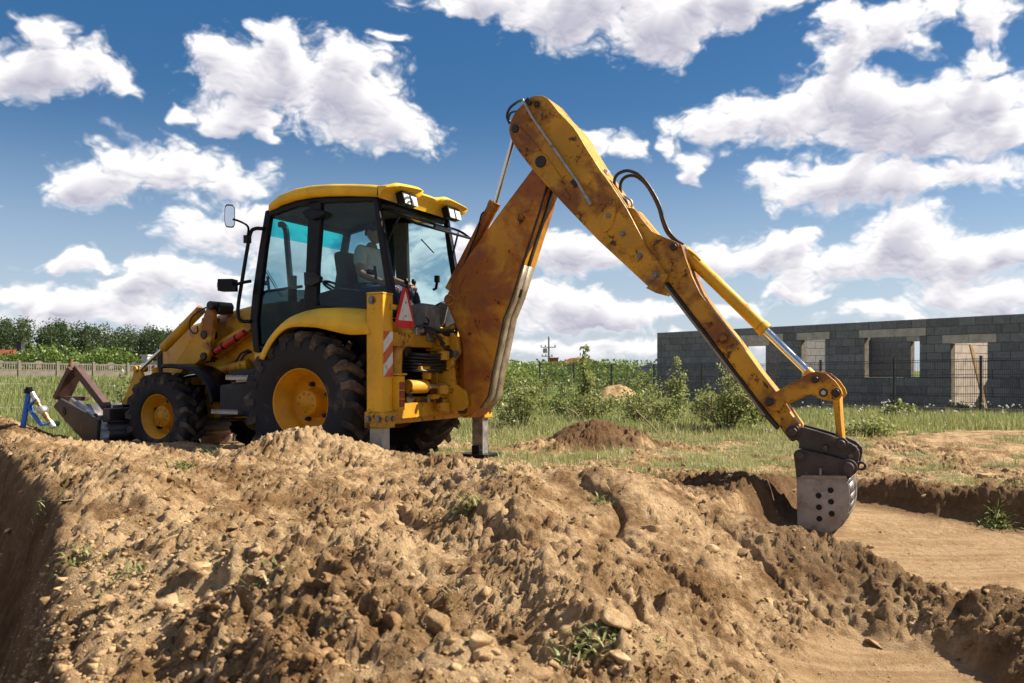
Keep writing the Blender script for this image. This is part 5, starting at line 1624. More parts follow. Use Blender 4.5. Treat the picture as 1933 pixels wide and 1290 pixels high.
# tipping lever pair and link
tipP = [G(*p) for p in [(213, 335), (222, 305), (300, 265), (400, 208), (490, 156), (550, 140), (612, 156), (668, 203), (705, 255), (716, 290), (692, 322), (640, 330), (580, 322), (520, 290), (478, 290), (400, 325), (335, 355), (312, 388), (272, 396), (230, 372)]]
for v0, v1 in ((0.045, 0.010), (-0.310, -0.345)):
    mb = MB(); mb.prism(LL(tipP, 0.045), v0, v1); o = mb.build('tipping_lever', M_DIPPER, inn, 0.005)
for (x, y, r_, rg) in ((247, 338, 0.034, 1), (540, 195, 0.030, 1), (672, 277, 0.032, 1)):
    pin(inn, L(*G(x, y), 0.045), r_, 0.045, 0.03, M_PIN)
mb = MB(); cyl(mb, L(*G(592, 277), 0.045), 0.038, -0.34, 0.052); mb.build('pin', M_PIN, inn, 0.003)
mb = MB(); cyl(mb, L(*G(592, 277), 0.045), 0.022, 0.04, 0.056); mb.build('pin_eye', M_STEEL, inn, 0.003)
mb = MB(); mb.prism(LL([G(*p) for p in [(645, 300), (695, 300), (700, 420), (716, 590), (672, 590), (660, 420)]], 0.0), -0.02, -0.27); mb.build('link', M_DIPPER, inn, 0.010)
# quick coupler
coupP = [G(*p) for p in [(345, 520), (365, 495), (395, 488), (430, 494), (560, 528), (700, 572), (780, 608), (818, 645), (822, 680), (808, 745), (790, 735), (700, 692), (560, 655), (432, 634), (436, 600), (418, 580), (395, 592), (360, 560)]]
CN, CF = 0.045, -0.345
mb = MB(); mb.prism(LL(coupP, CN), CN, CN - 0.05); mb.prism(LL(coupP, CN), CF, CF + 0.05)
mb.prism(LL([G(*p) for p in [(440, 510), (690, 585), (790, 640), (780, 700), (690, 670), (445, 620)]], CN), CN - 0.05, CF + 0.05)
cou = mb.build('quick_coupler', M_COUPLER, inn, 0.006)
for (x, y, r_) in ((397, 530, 0.042), (705, 607, 0.040), (605, 632, 0.022)):
    pin(cou, L(*G(x, y), CN), r_, CN, 0.05, M_COUPLER).data.materials[0] = M_COUPLER
for (x, y, r_) in ((780, 642, 0.026), (768, 684, 0.018)):
    mb = MB(); mb.lathe([(CN - 0.004, r_ * 1.5), (CN + 0.008, r_ * 1.4), (CN + 0.008, r_), (CN - 0.03, r_)], 18, (L(*G(x, y), CN)[0], 0, L(*G(x, y), CN)[1]), 0, False); mb.build('collar', M_COUPLER, cou)
    mb = MB(); cyl(mb, L(*G(x, y), CN), r_, CN - 0.03, CN + 0.002); mb.build('socket', M_PIN if y < 660 else M_WORN_EDGE, cou)
# bucket
KN, KF = 0.16, -0.46
earP = [G(*p) for p in [(404, 668), (420, 645), (450, 638), (560, 660), (700, 696), (786, 735), (798, 770), (790, 795), (755, 830), (735, 840), (470, 840), (425, 840)]]
mb = MB(); mb.prism(LL(earP, CN + 0.02), CN + 0.06, CN + 0.015); mb.prism(LL(earP, CN + 0.02), CF - 0.015, CF - 0.06)
bkt = None
bkP = [G(*p) for p in [(420, 828), (735, 832), (752, 862), (762, 930), (761, 985), (752, 1040), (735, 1085), (702, 1130), (642, 1172), (570, 1212), (500, 1241), (462, 1225), (424, 1195)]]
sideUW = LL(bkP, KN)
mb2 = MB(); mb2.prism(sideUW, KN, KN - 0.025)
bkt = mb2.build('digging_bucket', M_BUCKET, hoe, 0.004)
mb2 = MB(); mb2.prism(sideUW, KF, KF + 0.025); mb2.build('side_plate', M_BUCKET, bkt, 0.004)
bkt['label'] = 'worn grey steel digging bucket with six holes in its side'
mb.build('bucket_ear', M_COUPLER, bkt, 0.006)
mb = MB()
sh = sideUW[1:11]
for k in range(len(sh) - 1):
    (u1, z1), (u2, z2) = sh[k], sh[k + 1]
    mb.add([(u1, KN - 0.02, z1), (u2, KN - 0.02, z2), (u2, KF + 0.02, z2), (u1, KF + 0.02, z1)], [(0, 1, 2, 3)], 0, True)
(u1, z1), (u2, z2) = sideUW[0], sideUW[1]
mb.add([(u1, KN - 0.02, z1), (u2, KN - 0.02, z2), (u2, KF + 0.02, z2), (u1, KF + 0.02, z1)], [(0, 1, 2, 3)])
o = mb.build('bucket_shell', M_BUCKET, bkt); md = o.modifiers.new('solid', 'SOLIDIFY'); md.thickness = 0.02; md.offset = 0
mb = MB(); mb.prism(LL([G(*p) for p in [(455, 806), (735, 810), (742, 834), (424, 830)]], KN), KN - 0.004, KF + 0.004); mb.build('top_plate', M_WORN_EDGE, bkt, 0.003)
mb = MB(); a = P3(*G(573, 762), CN + 0.07); b_ = P3(*G(573, 806), CN + 0.09); mb.tube([a, b_], 0.014, 8); mb.build('weld', M_WORN_EDGE, bkt)
for (x, y) in ((638, 902), (561, 936), (641, 975), (563, 1010), (645, 1052), (566, 1084)):
    mb = MB(); cc = L(*G(x, y), KN)
    mb.lathe([(KN + 0.0025, 0.026), (KN + 0.0025, 0.0005)], 20, (cc[0], 0, cc[1]), 0, False)
    mb.lathe([(KN + 0.003, 0.0265), (KN + 0.005, 0.025), (KN - 0.0, 0.0235)], 20, (cc[0], 0, cc[1]), 1, False)
    mb.build('drain_hole', [M_BLACK, M_BUCKET], bkt)
for (x, y, r_) in ((445, 680, 0.038), (753, 757, 0.048)):
    pin(bkt, L(*G(x, y), CN + 0.06), r_, CN + 0.06, 0.05, M_COUPLER).data.materials[0] = M_COUPLER
cc = P3(*G(836, 746), 0.0)
mb = MB(); mb.tube([cc + Vector((0.03 * math.cos(t), 0, 0.03 * math.sin(t))) for t in np.linspace(0, 2 * math.pi, 18)], 0.012, 8, caps=False); beam(mb, P3(*G(795, 770), 0.0), P3(*G(822, 755), 0.0), 0.03, 0.03); mb.build('lifting_eye', M_COUPLER, bkt)
for k in range(4):
    v = KN - 0.06 - k * 0.165
    mb = MB(); pts = LL([G(*p) for p in [(470, 1205), (560, 1205), (575, 1225), (545, 1262), (500, 1250)]], KN); mb.prism(pts, v, v - 0.07); mb.build('tooth', M_COUPLER, bkt, 0.006)

# ------------------------------------------------------------------ concrete block house behind the fence
HD = Vector((0.5515, -0.834)).normalized()
H0 = Vector((6.1, 36.9, -0.25))
house = empty('block_house', H0, math.atan2(HD.y, HD.x))
tag(house, 'unfinished grey concrete block house without roof behind the mesh fence', 'house')
CH, BLK, TH_W = 0.26, 0.50, 0.24


def block_material():
    m, T, b, out = new_mat('concrete_block')
    co = T.add('ShaderNodeTexCoord').outputs['Object']
    rnd = T.add('ShaderNodeObjectInfo').outputs['Random']
    p = T.add('ShaderNodeNewGeometry').outputs['Position']
    wn = T.add('ShaderNodeTexWhiteNoise', noise_dimensions='3D')
    T.l.new(T.vmath('ADD', T.vmath('SNAP', p, (0.7, 0.9, 0.26)), T.add('ShaderNodeCombineXYZ', i_0=rnd, i_1=rnd, i_2=rnd).outputs[0]), wn.inputs['Vector'])
    k = T.math('MULTIPLY_ADD', wn.outputs['Value'], 0.03, 0.0)
    k = T.math('ADD', k, T.math('MULTIPLY_ADD', rnd, 0.07, 0.145))
    n = T.noise(p, 9.0, 7, 0.7)
    k = T.math('MULTIPLY', k, T.smooth(n, 0.25, 0.75, 0.78, 1.15))
    col = T.mix(1.0, T.add('ShaderNodeCombineColor', i_0=k, i_1=k, i_2=k).outputs[0], (1.04, 1.0, 0.96, 1), 'MULTIPLY')
    T.put(b.inputs['Base Color'], col)
    b.inputs['Roughness'].default_value = 0.95
    b.inputs['Specular IOR Level'].default_value = 0.1
    bump(T, b, T.noise(p, 60.0, 4, 0.7), 0.5, 0.01)
    return m


M_BLOCK = block_material()
M_MORTAR = plain('mortar', (0.17, 0.145, 0.11), 0.95, 0, 0.3, 6, 0.4, 0.1)
M_LINTEL = plain('lintel_concrete', (0.50, 0.42, 0.34), 0.9, 0, 0.2, 4, 0.3, 0.1, dirt=(0.24, 0.21, 0.18), dirt_amt=0.03)
M_CONC = plain('fence_concrete', (0.21, 0.18, 0.14), 0.9, 0, 0.22, 3, 0.3, 0.1, dirt=(0.25, 0.23, 0.20), dirt_amt=0.04)

OPEN = [(4.37, 6.37, 4, 8), (7.35, 8.32, 4, 8), (9.85, 11.76, 4, 8), (12.77, 13.85, 0, 7)]
LINT = [(4.17, 6.57, 9), (7.15, 8.52, 9), (9.65, 11.98, 9), (12.5, 14.12, 8)]


def intervals(s0, s1, row, openings, lintels):
    cuts = [(a, b_) for (a, b_, r0, r1) in openings if r0 <= row <= r1] + [(a, b_) for (a, b_, r_) in lintels if r_ == row]
    out, cur = [], s0
    for a, b_ in sorted(cuts):
        if a > cur:
            out.append((cur, min(a, s1)))
        cur = max(cur, b_)
    if cur < s1:
        out.append((cur, s1))
    return out


def courses(s0, s1, openings, lintels, rows=11):
    """positions of the blocks of a wall in running bond: (from, to, course)"""
    for r_ in range(rows):
        off = 0.0 if r_ % 2 == 0 else BLK / 2
        for a, b_ in intervals(s0, s1, r_, openings, lintels):
            e = s0 - off
            while e < b_:
                x0, x1 = max(e, a), min(e + BLK, b_)
                if x1 - x0 > 0.05:
                    yield x0, x1, r_
                e += BLK


def block_mesh(seed):
    rg = random.Random(seed)
    bm = bmesh.new()
    bmesh.ops.create_cube(bm, size=1.0)
    bmesh.ops.bevel(bm, geom=list(bm.edges), offset=0.03, segments=1, affect='EDGES')
    for v in bm.verts:
        v.co += Vector((rg.uniform(-1, 1) * 0.006, rg.uniform(-1, 1) * 0.010, rg.uniform(-1, 1) * 0.012))
    me = bpy.data.meshes.new('block'); bm.to_mesh(me); bm.free()
    me.materials.append(M_BLOCK)
    return me


BM = [block_mesh(k) for k in range(8)]
rgb = random.Random(3)
far_blocks = MB()
J = 0.016


def mb_block(mb, x0, x1, y0, y1, z0, z1):
    mb.box(((x0 + x1) / 2, (y0 + y1) / 2, (z0 + z1) / 2), (x1 - x0, y1 - y0, z1 - z0))


for (x0, x1, r_) in courses(0, 21.0, OPEN, LINT):
    z0 = r_ * CH
    if x0 < 15.2:
        o = link('block', rgb.choice(BM), None, house, ((x0 + x1) / 2, TH_W / 2 + rgb.uniform(-0.006, 0.004), z0 + CH / 2), (0, 0, rgb.uniform(-0.006, 0.006)),
                 (x1 - x0 - J, TH_W, CH - J))
    else:
        mb_block(far_blocks, x0 + J / 2, x1 - J / 2, 0, TH_W, z0 + J / 2, z0 + CH - J / 2)
mort = MB()


def mortar_wall(s0, s1, openings, lintels, put, rows=11):
    for r_ in range(rows):
        for a, b_ in intervals(s0, s1, r_, openings, lintels):
            put(a + 0.004, b_ - 0.004, r_ * CH, (r_ + 1) * CH)


mortar_wall(0, 21.0, OPEN, LINT, lambda a, b_, z0, z1: mb_block(mort, a, b_, 0.014, TH_W - 0.014, z0, z1 - 0.001 * 0))
DEP = 4.6
OPEN_B = [(0.70, 1.85, 4, 8), (4.2, 4.85, 4, 8), (8.6, 9.02, 4, 8)]
LINT_B = [(0.5, 2.05, 9), (4.0, 5.05, 9), (8.45, 9.2, 9)]
for (x0, x1, r_) in courses(0, 21.0, OPEN_B, LINT_B, 10):
    mb_block(far_blocks, x0 + J / 2, x1 - J / 2, DEP, DEP + TH_W, r_ * CH + J / 2, (r_ + 1) * CH - J / 2)
mortar_wall(0, 21.0, OPEN_B, LINT_B, lambda a, b_, z0, z1: mb_block(mort, a, b_, DEP + 0.014, DEP + TH_W - 0.014, z0, z1), 10)
pale_blocks = MB()
for xs in (0.0, 6.75, 12.02, 20.76):
    for (x0, x1, r_) in courses(TH_W + 0.005, DEP - 0.005, [], []):
        mb_block(pale_blocks if xs == 12.02 else far_blocks, xs, xs + TH_W, x0 + J / 2, x1 - J / 2, r_ * CH + J / 2, (r_ + 1) * CH - J / 2)
    mb_block(mort, xs + 0.014, xs + TH_W - 0.014, TH_W - 0.01, DEP + 0.01, 0, 11 * CH - 0.003)
o = far_blocks.build('block_courses', M_BLOCK, house); o['kind'] = 'stuff'
M_PALEBLOCK = plain('pale_block', (0.46, 0.38, 0.31), 0.95, 0, 0.22, 3, 0.4, 0.1)
o = pale_blocks.build('partition_courses', M_PALEBLOCK, house); o['kind'] = 'stuff'
mort.build('mortar', M_MORTAR, house)
for (a, b_, r_) in LINT:
    n = 2
    for k in range(n):
        mb = MB(); w = (b_ - a) / n
        mb.box((a + w * (k + 0.5), TH_W / 2 - 0.012, r_ * CH + CH / 2), (w - 0.008, TH_W + 0.012, CH - 0.012)); mb.build('lintel', M_LINTEL, house, 0.006)
for (a, b_, r_) in LINT_B:
    mb = MB(); mb.box(((a + b_) / 2, DEP + TH_W / 2 - 0.012, r_ * CH + CH / 2), (b_ - a, TH_W + 0.012, CH - 0.012)); mb.build('lintel', M_LINTEL, house, 0.006)
for (a, b_, r0, r1) in OPEN[:3]:
    mb = MB(); mb.box(((a + b_) / 2, TH_W / 2, r0 * CH + 0.008), (b_ - a - 0.01, TH_W - 0.01, 0.016)); mb.build('window_sill', M_LINTEL, house)
mb = MB(); mb.box((10.5, DEP / 2 + 0.1, -0.06), (21.2, DEP + 0.4, 0.12)); mb.build('floor_slab', M_LINTEL, house)
# plank leaning in the doorway
pl = MB()
M_WOOD = plain('raw_timber', (0.42, 0.27, 0.13), 0.8, 0, 0.25, 12, 0.3, 0.2)
hm = Matrix.Rotation(math.atan2(HD.y, HD.x), 3, 'Z')
pa = H0 + hm @ Vector((13.20, 0.30, 2.05)); pb = H0 + hm @ Vector((13.78, 0.10, 0.02))
beam(pl, pa, pb, 0.10, 0.05)
plank = pl.build('plank', M_WOOD, None, 0.004)
tag(plank, 'pale timber plank leaning across the doorway of the block house', 'plank')

# ------------------------------------------------------------------ steel mesh fence
M_FENCE = plain('fence_steel', (0.022, 0.024, 0.027), 0.5, 0.3, 0.2, 10, 0.1)
mf = empty('mesh_fence', (2.6, 37.0, -0.2))
tag(mf, 'dark steel mesh fence with slim posts in front of the block house', 'fence')
fp = [Vector((2.6 - 1.37 * k, 37.0 + 2.03 * k, 0)) for k in (1,)] + [Vector((2.6 + 1.37 * k, 37.0 - 2.03 * k, 0)) for k in range(0, 10)]
for p in fp:
    p.z = float(ground_z(p.x, p.y)[0])
for i, p in enumerate(fp):
    mb = MB(); mb.box((p.x, p.y, p.z + 0.74), (0.055, 0.055, 1.56), (0, 0, math.atan2(-2.03, 1.37))); mb.box((p.x, p.y, p.z + 1.53), (0.062, 0.062, 0.02), (0, 0, math.atan2(-2.03, 1.37)))
    o = mb.build('post', M_FENCE, mf); o.matrix_parent_inverse = mf.matrix_world.inverted() if False else Matrix.Translation(-mf.location)
    if i + 1 < len(fp):
        q = fp[i + 1]
        mb = MB()
        for k in range(51):
            t = (k + 0.5) / 51
            c = p.lerp(q, t)
            mb.tube([(c.x, c.y, c.z + 0.06), (c.x, c.y, c.z + 1.46)], 0.0055, 3, 0, False, False)
        for h_ in (0.10, 0.48, 0.55, 0.98, 1.05, 1.40, 1.46):
            bump_ = 0.03 if h_ in (0.55, 1.05, 1.46) else 0
            mb.tube([p + Vector((-bump_ * 0.8, -bump_ * 0.5, h_)), q + Vector((-bump_ * 0.8, -bump_ * 0.5, h_))], 0.008, 3, 0, False, False)
        o = mb.build('mesh_panel', M_FENCE, mf); o.matrix_parent_inverse = Matrix.Translation(-mf.location)
        if i > 5:
            mb = MB(); c = (p + q) / 2; d = q - p
            mb.box((c.x, c.y, c.z + 0.06), (d.length - 0.08, 0.05, 0.22), (0, 0, math.atan2(d.y, d.x))); o = mb.build('gravel_board', M_CONC, mf, 0.006); o.matrix_parent_inverse = Matrix.Translation(-mf.location)

# ------------------------------------------------------------------ concrete fence on the left
cf = empty('concrete_fence', (-31, 52, 0))
tag(cf, 'pale precast concrete fence with balusters along the left field', 'fence')
A0, A1 = Vector((-36.6, 47.8, 0.12)), Vector((-15.0, 70.0, -0.32))
npan = 14
INV = Matrix.Translation(-cf.location)
cd = (A1 - A0) / npan
ca = math.atan2(cd.y, cd.x)
cl = math.hypot(cd.x, cd.y)


def fence_panel_mesh():
    mb = MB()
    mb.box((0, 0, 0.52), (cl - 0.1, 0.045, 1.02))
    mb.box((0, 0, 1.075), (cl - 0.1, 0.06, 0.07))
    n = 15
    for k in range(n):
        x = -cl / 2 + 0.12 + (cl - 0.24) * k / (n - 1)
        mb.box((x, 0, 1.28), (0.062, 0.05, 0.36))
    mb.box((0, 0, 1.49), (cl - 0.1, 0.06, 0.085))
    mb.prism([(-0.28, 1.52), (0.28, 1.52), (0.20, 1.60), (0.1, 1.645), (0, 1.655), (-0.1, 1.645), (-0.20, 1.60)], -0.03, 0.03)
    mb.prism([(-0.2, 1.30), (-0.14, 1.42), (0.14, 1.42), (0.2, 1.30), (0.1, 1.22), (-0.1, 1.22)], -0.028, 0.028)
    me = mb.mesh('fence_panel'); me.materials.append(M_CONC)
    return me


pm = fence_panel_mesh()
mb = MB(); mb.box((0, 0, 0.80), (0.14, 0.14, 1.62)); mb.box((0, 0, 1.63), (0.15, 0.15, 0.05), None, 0, 0.3)
postm = mb.mesh('fence_post'); postm.materials.append(M_CONC)
for k in range(npan + 1):
    p = A0 + cd * k
    o = link('post', postm, None, cf, p, (0, 0, ca)); o.matrix_parent_inverse = INV
    if k < npan:
        o = link('panel', pm, None, cf, p + cd / 2, (0, 0, ca)); o.matrix_parent_inverse = INV

# ------------------------------------------------------------------ wooden posts with wire
M_POST = plain('weathered_post', (0.20, 0.10, 0.055), 0.85, 0, 0.35, 14, 0.5, 0.15, dirt=(0.30, 0.20, 0.13), dirt_amt=0.05)
wf = empty('wire_fence', (-7.5, 14.5, 0))
tag(wf, 'two rough wooden posts strung with wire in the left field', 'fence')
WI = Matrix.Translation(-wf.location)
tops = []
for (px_, dep, ptop, lean) in ((134, 14.5, 678, -0.06), (291, 16.5, 690, 0.02), (-90, 12.5, 668, 0.03)):
    X = (px_ - CX) / FPX * dep
    zt = CAM_Z + (HY - ptop) / FPX * dep
    zg = float(ground_z(X, dep)[0])
    mb = MB(); mb.tube([(X + lean, dep, zg - 0.2), (X + lean * 0.4, dep, (zg + zt) / 2), (X, dep, zt)], [0.042, 0.036, 0.034], 9)
    o = mb.build('post', M_POST, wf); o.matrix_parent_inverse = WI
    tops.append(Vector((X, dep, zt)))
tops = [tops[2], tops[0], tops[1]]
for dz in (0.08, 0.42, 0.78):
    mb = MB(); mb.tube([t - Vector((0, 0.04, dz)) for t in tops], 0.0025, 4); o = mb.build('wire', M_STEEL, wf); o.matrix_parent_inverse = WI

# ------------------------------------------------------------------ far buildings and the power pole
M_TILE = plain('red_roof_tile', (0.26, 0.065, 0.030), 0.8, 0, 0.2, 2, 0.3, 0.2)
M_BRICK = plain('brick', (0.34, 0.11, 0.06), 0.9, 0, 0.3, 3, 0.3, 0.1)
M_RENDER = plain('pale_render', (0.55, 0.52, 0.47), 0.9, 0, 0.1, 2, 0.1, 0.1)
M_DARKROOF = plain('dark_sheet_roof', (0.035, 0.037, 0.045), 0.6, 0, 0.2, 2, 0.1, 0.3)
M_PANE = plain('far_window', (0.03, 0.04, 0.05), 0.1, 0, 0.1, 2, 0, 0.5)


def far_house(name, label, px_, dep, wid, dpt, eave, ridge, roof_mat, wall_mat, rz, chim=None):
    X = (px_ - CX) / FPX * dep
    h_ = empty(name, (X, dep, -0.3), rz)
    tag(h_, label, 'house')
    mb = MB(); mb.box((0, 0, eave / 2), (wid, dpt, eave)); wl = mb.build('wall', wall_mat, h_)
    mb = MB()
    mb.prism([(-wid / 2 - 0.4, eave - 0.05), (wid / 2 + 0.4, eave - 0.05), (0, ridge)], -dpt / 2 - 0.4, dpt / 2 + 0.4)
    rf = mb.build('roof', roof_mat, h_)
    if chim:
        mb = MB(); mb.box((chim[0], chim[1], ridge - 0.1 + chim[3] / 2), (chim[2], chim[2], 1.2 + chim[3])); mb.box((chim[0], chim[1], ridge + 0.55 + chim[3]), (chim[2] + 0.15, chim[2] + 0.15, 0.12)); mb.build('chimney', chim[4], rf)
    for k in (-1, 1):
        mb = MB(); mb.box((k * wid * 0.22, -dpt / 2 - 0.03, eave * 0.55), (1.1, 0.06, 1.2)); mb.build('window', M_PANE, wl)
    return h_


far_house('house', 'house with red tiled roof among trees at the left edge', -22, 96, 5, 6, 2.2, 3.6, M_TILE, M_RENDER, R(80), (1.2, -3.0, 0.6, 0.3, M_DARKROOF))
far_house('house', 'distant house with orange tiled roof beyond the mesh fence', 1092, 110, 7, 5, 1.6, 2.95, M_TILE, M_RENDER, R(15))
far_house('house', 'distant house with brick chimney beside the power pole', 1052, 100, 2.4, 3, 1.2, 2.0, M_TILE, M_BRICK, R(5), (-0.4, 0.0, 0.9, 0.2, M_BRICK))
far_house('shed', 'dark roofed shed with white chimney beyond the concrete fence', 296, 76, 4.0, 3, 1.4, 2.1, M_DARKROOF, M_DARKROOF, R(78), (0.3, 1.2, 0.6, 0.0, M_RENDER))
far_house('house', 'small white walled hut at the left end of the block house', 1246, 62, 1.8, 3, 1.2, 1.8, M_DARKROOF, M_RENDER, R(20))
pole = empty('power_pole', ((1036 - CX) / FPX * 170, 170, -0.4))
tag(pole, 'concrete power pole with cross arms and insulators on the horizon', 'pole')
mb = MB(); mb.tube([(0, 0, 0), (0, 0, 7.75)], [0.24, 0.15], 8); mb.build('shaft', M_CONC, pole)
for (z, w) in ((4.2, 1.9), (5.95, 2.6)):
    mb = MB(); mb.box((-0.25 if z < 5 else -0.1, -0.12, z), (w * 1.1, 0.14, 0.16)); mb.build('cross_arm', M_STEEL, pole)
for (x, z) in ((-1.3, 4.4), (-0.6, 4.4), (0.6, 4.4), (-1.5, 6.25), (-0.7, 6.25), (1.2, 6.25), (-0.05, 7.9)):
    mb = MB(); mb.lathe([(z - 0.25, 0.05), (z - 0.1, 0.13), (z, 0.06), (z + 0.08, 0.12), (z + 0.18, 0.05), (z + 0.18, 0.001)], 8, (x, -0.12, 0), 0, True, 'z'); mb.build('insulator', M_DARKROOF, pole)
mb = MB(); mb.box((-0.75, -0.3, 5.3), (0.8, 0.5, 0.9)); mb.build('switch_box', M_STEEL, pole, 0.05)

# ------------------------------------------------------------------ standpipe on the left, bucket lying on the ground
M_BLUE = plain('blue_pipe', (0.018, 0.13, 0.50), 0.4, 0, 0.12, 10, 0.05)
M_BRASS = plain('brass', (0.38, 0.24, 0.10), 0.4, 0.8, 0.25, 30, 0.2)
M_ZINC = plain('zinc', (0.55, 0.55, 0.55), 0.4, 0.7, 0.2, 25, 0.2)
M_GREENCAP = plain('green_cap', (0.02, 0.16, 0.08), 0.4, 0, 0.1, 20, 0)
SD = 8.7
def SP(x, y, dd=0.0):
    d_ = SD + dd
    return Vector(((x - CX) / FPX * d_, d_, CAM_Z + (HY - y) / FPX * d_))
sb = SP(42, 812); sb.z = float(ground_z(sb.x, sb.y)[0])
sp_ = empty('water_standpipe', sb)
tag(sp_, 'blue plastic water pipe with brass valve and meter bracket in the soil', 'standpipe')
SI = Matrix.Translation(-sp_.location)
def sbuild(mb, name, mat, bev=0.0):
    o = mb.build(name, mat, sp_, bev); o.matrix_parent_inverse = SI; return o
mb = MB(); mb.tube([SP(40, 835), SP(45, 795), SP(54, 742)], 0.026, 14); sbuild(mb, 'pipe', M_BLUE)
mb = MB(); mb.tube([SP(53.5, 743), SP(54.5, 735)], 0.042, 16); mb.tube([SP(54, 739), SP(54.6, 731)], 0.030, 14); sbuild(mb, 'elbow', M_BLACK, 0.004)
mb = MB(); mb.tube([SP(60, 741), SP(64, 749), SP(69, 756)], 0.026, 12); sbuild(mb, 'coupling', M_ZINC)
mb = MB(); mb.tube([SP(69, 756), SP(72, 762)], 0.032, 6); mb.tube([SP(72, 762), SP(76, 768)], 0.018, 10); sbuild(mb, 'valve', M_BRASS)
mb = MB(); c = SP(80.5, 774); mb.lathe([(-0.05, 0.001), (-0.05, 0.034), (-0.03, 0.042), (0.03, 0.042), (0.05, 0.034), (0.05, 0.001)], 18, c); sbuild(mb, 'water_meter', M_ZINC)
mb = MB(); mb.tube([SP(84, 781), SP(88, 787)], 0.032, 6); mb.tube([SP(88, 787), SP(94, 796)], 0.022, 10); sbuild(mb, 'valve', M_BRASS)
mb = MB(); mb.tube([SP(94, 796), SP(102, 807)], 0.029, 12); sbuild(mb, 'coupling', M_ZINC)
mb = MB()
brk = [SP(72, 754), SP(60, 762), SP(56, 766), SP(58, 775), SP(76, 800), SP(80, 803), SP(90, 802), SP(98, 797)]
for a, b_ in zip(brk[:-1], brk[1:]):
    beam(mb, a, b_, 0.06, 0.016)
sbuild(mb, 'bracket', M_BLUE)
mb = MB(); c = SP(107, 800, 0.05); mb.lathe([(-0.012, 0.001), (-0.012, 0.028), (0.012, 0.028), (0.012, 0.001)], 12, c); sbuild(mb, 'hand_wheel', M_GREENCAP)

gb = Vector(((418 - CX) / FPX * 12.4, 12.4, 0)); gb.z = float(ground_z(gb.x, gb.y)[0])
spare = empty('spare_bucket', gb, R(12))
tag(spare, 'pinkish worn steel bucket lying on the ground beyond the machine', 'bucket')
M_PINK = plain('worn_pink_steel', (0.36, 0.24, 0.20), 0.55, 0.2, 0.25, 6, 0.2, 0.3, dirt=(0.18, 0.10, 0.08), dirt_amt=0.05)
mb = MB(); mb.prism([(-0.24, 0.0), (0.10, 0.0), (0.16, 0.10), (0.10, 0.28), (-0.12, 0.30), (-0.26, 0.12)], -0.25, -0.22); mb.build('side_plate', M_PINK, spare, 0.004)
mb = MB(); mb.prism([(-0.24, 0.0), (0.10, 0.0), (0.16, 0.10), (0.10, 0.28), (-0.12, 0.30), (-0.26, 0.12)], 0.22, 0.25); mb.build('side_plate', M_PINK, spare, 0.004)
mb = MB(); mb.prism([(-0.26, 0.0), (0.26, 0.0), (0.26, 0.02), (-0.26, 0.02)], -0.22, 0.22); mb.prism([(0.12, 0.02), (0.16, 0.10), (0.11, 0.28), (0.09, 0.28), (0.13, 0.10), (0.10, 0.02)], -0.22, 0.22); mb.build('shell', M_PINK, spare, 0.003)
mb = MB(); mb.prism([(0.16, 0.02), (0.34, 0.0), (0.42, 0.03), (0.30, 0.10), (0.24, 0.30), (0.18, 0.30)], -0.16, -0.12); mb.build('ear', M_COUPLER, spare, 0.004)
mb = MB(); mb.prism([(0.16, 0.02), (0.34, 0.0), (0.42, 0.03), (0.30, 0.10), (0.24, 0.30), (0.18, 0.30)], 0.12, 0.16); mb.build('ear', M_COUPLER, spare, 0.004)
# ------------------------------------------------------------------ vegetation
def leaf_material(name, dark, light, dry=None, trans=0.35, lo=0.0, hi=1.0):
    m, T, b, out = new_mat(name)
    T.n.remove(b)
    tone = T.add('ShaderNodeAttribute', attribute_name='tone').outputs['Fac']
    c = T.mix(T.smooth(tone, 0.0, 0.75), c4(dark), c4(light))
    if dry:
        c = T.mix(T.smooth(tone, 0.72, 1.0), c, c4(dry))
    df = T.add('ShaderNodeBsdfDiffuse', i_Color=c)
    tl = T.add('ShaderNodeBsdfTranslucent', i_Color=T.mix(0.35, c, (0.30, 0.34, 0.05, 1)))
    gl = T.add('ShaderNodeBsdfGlossy', i_Roughness=0.45, i_Color=(0.5, 0.5, 0.5, 1))
    m1 = T.add('ShaderNodeMixShader', i_0=trans, i_1=df.outputs[0], i_2=tl.outputs[0])
    m2 = T.add('ShaderNodeMixShader', i_0=0.05, i_1=m1.outputs[0], i_2=gl.outputs[0])
    T.l.new(m2.outputs[0], out.inputs[0])
    return m


M_GRASS = leaf_material('grass_blade', (0.095, 0.125, 0.036), (0.30, 0.325, 0.115), (0.54, 0.46, 0.27))
M_LEAF = leaf_material('shrub_leaf', (0.100, 0.122, 0.040), (0.30, 0.32, 0.120), (0.42, 0.41, 0.20), 0.5)
M_FOREST = leaf_material('forest_leaf', (0.016, 0.034, 0.015), (0.046, 0.078, 0.028), None, 0.25)
M_TREELEAF = leaf_material('tree_leaf', (0.045, 0.085, 0.016), (0.155, 0.225, 0.045), None, 0.3)
M_BARK = plain('bark', (0.11, 0.085, 0.06), 0.9, 0, 0.3, 12, 0.5, 0.1)
M_TWIG = plain('pale_twig', (0.30, 0.23, 0.14), 0.85, 0, 0.3, 20, 0.3, 0.1)


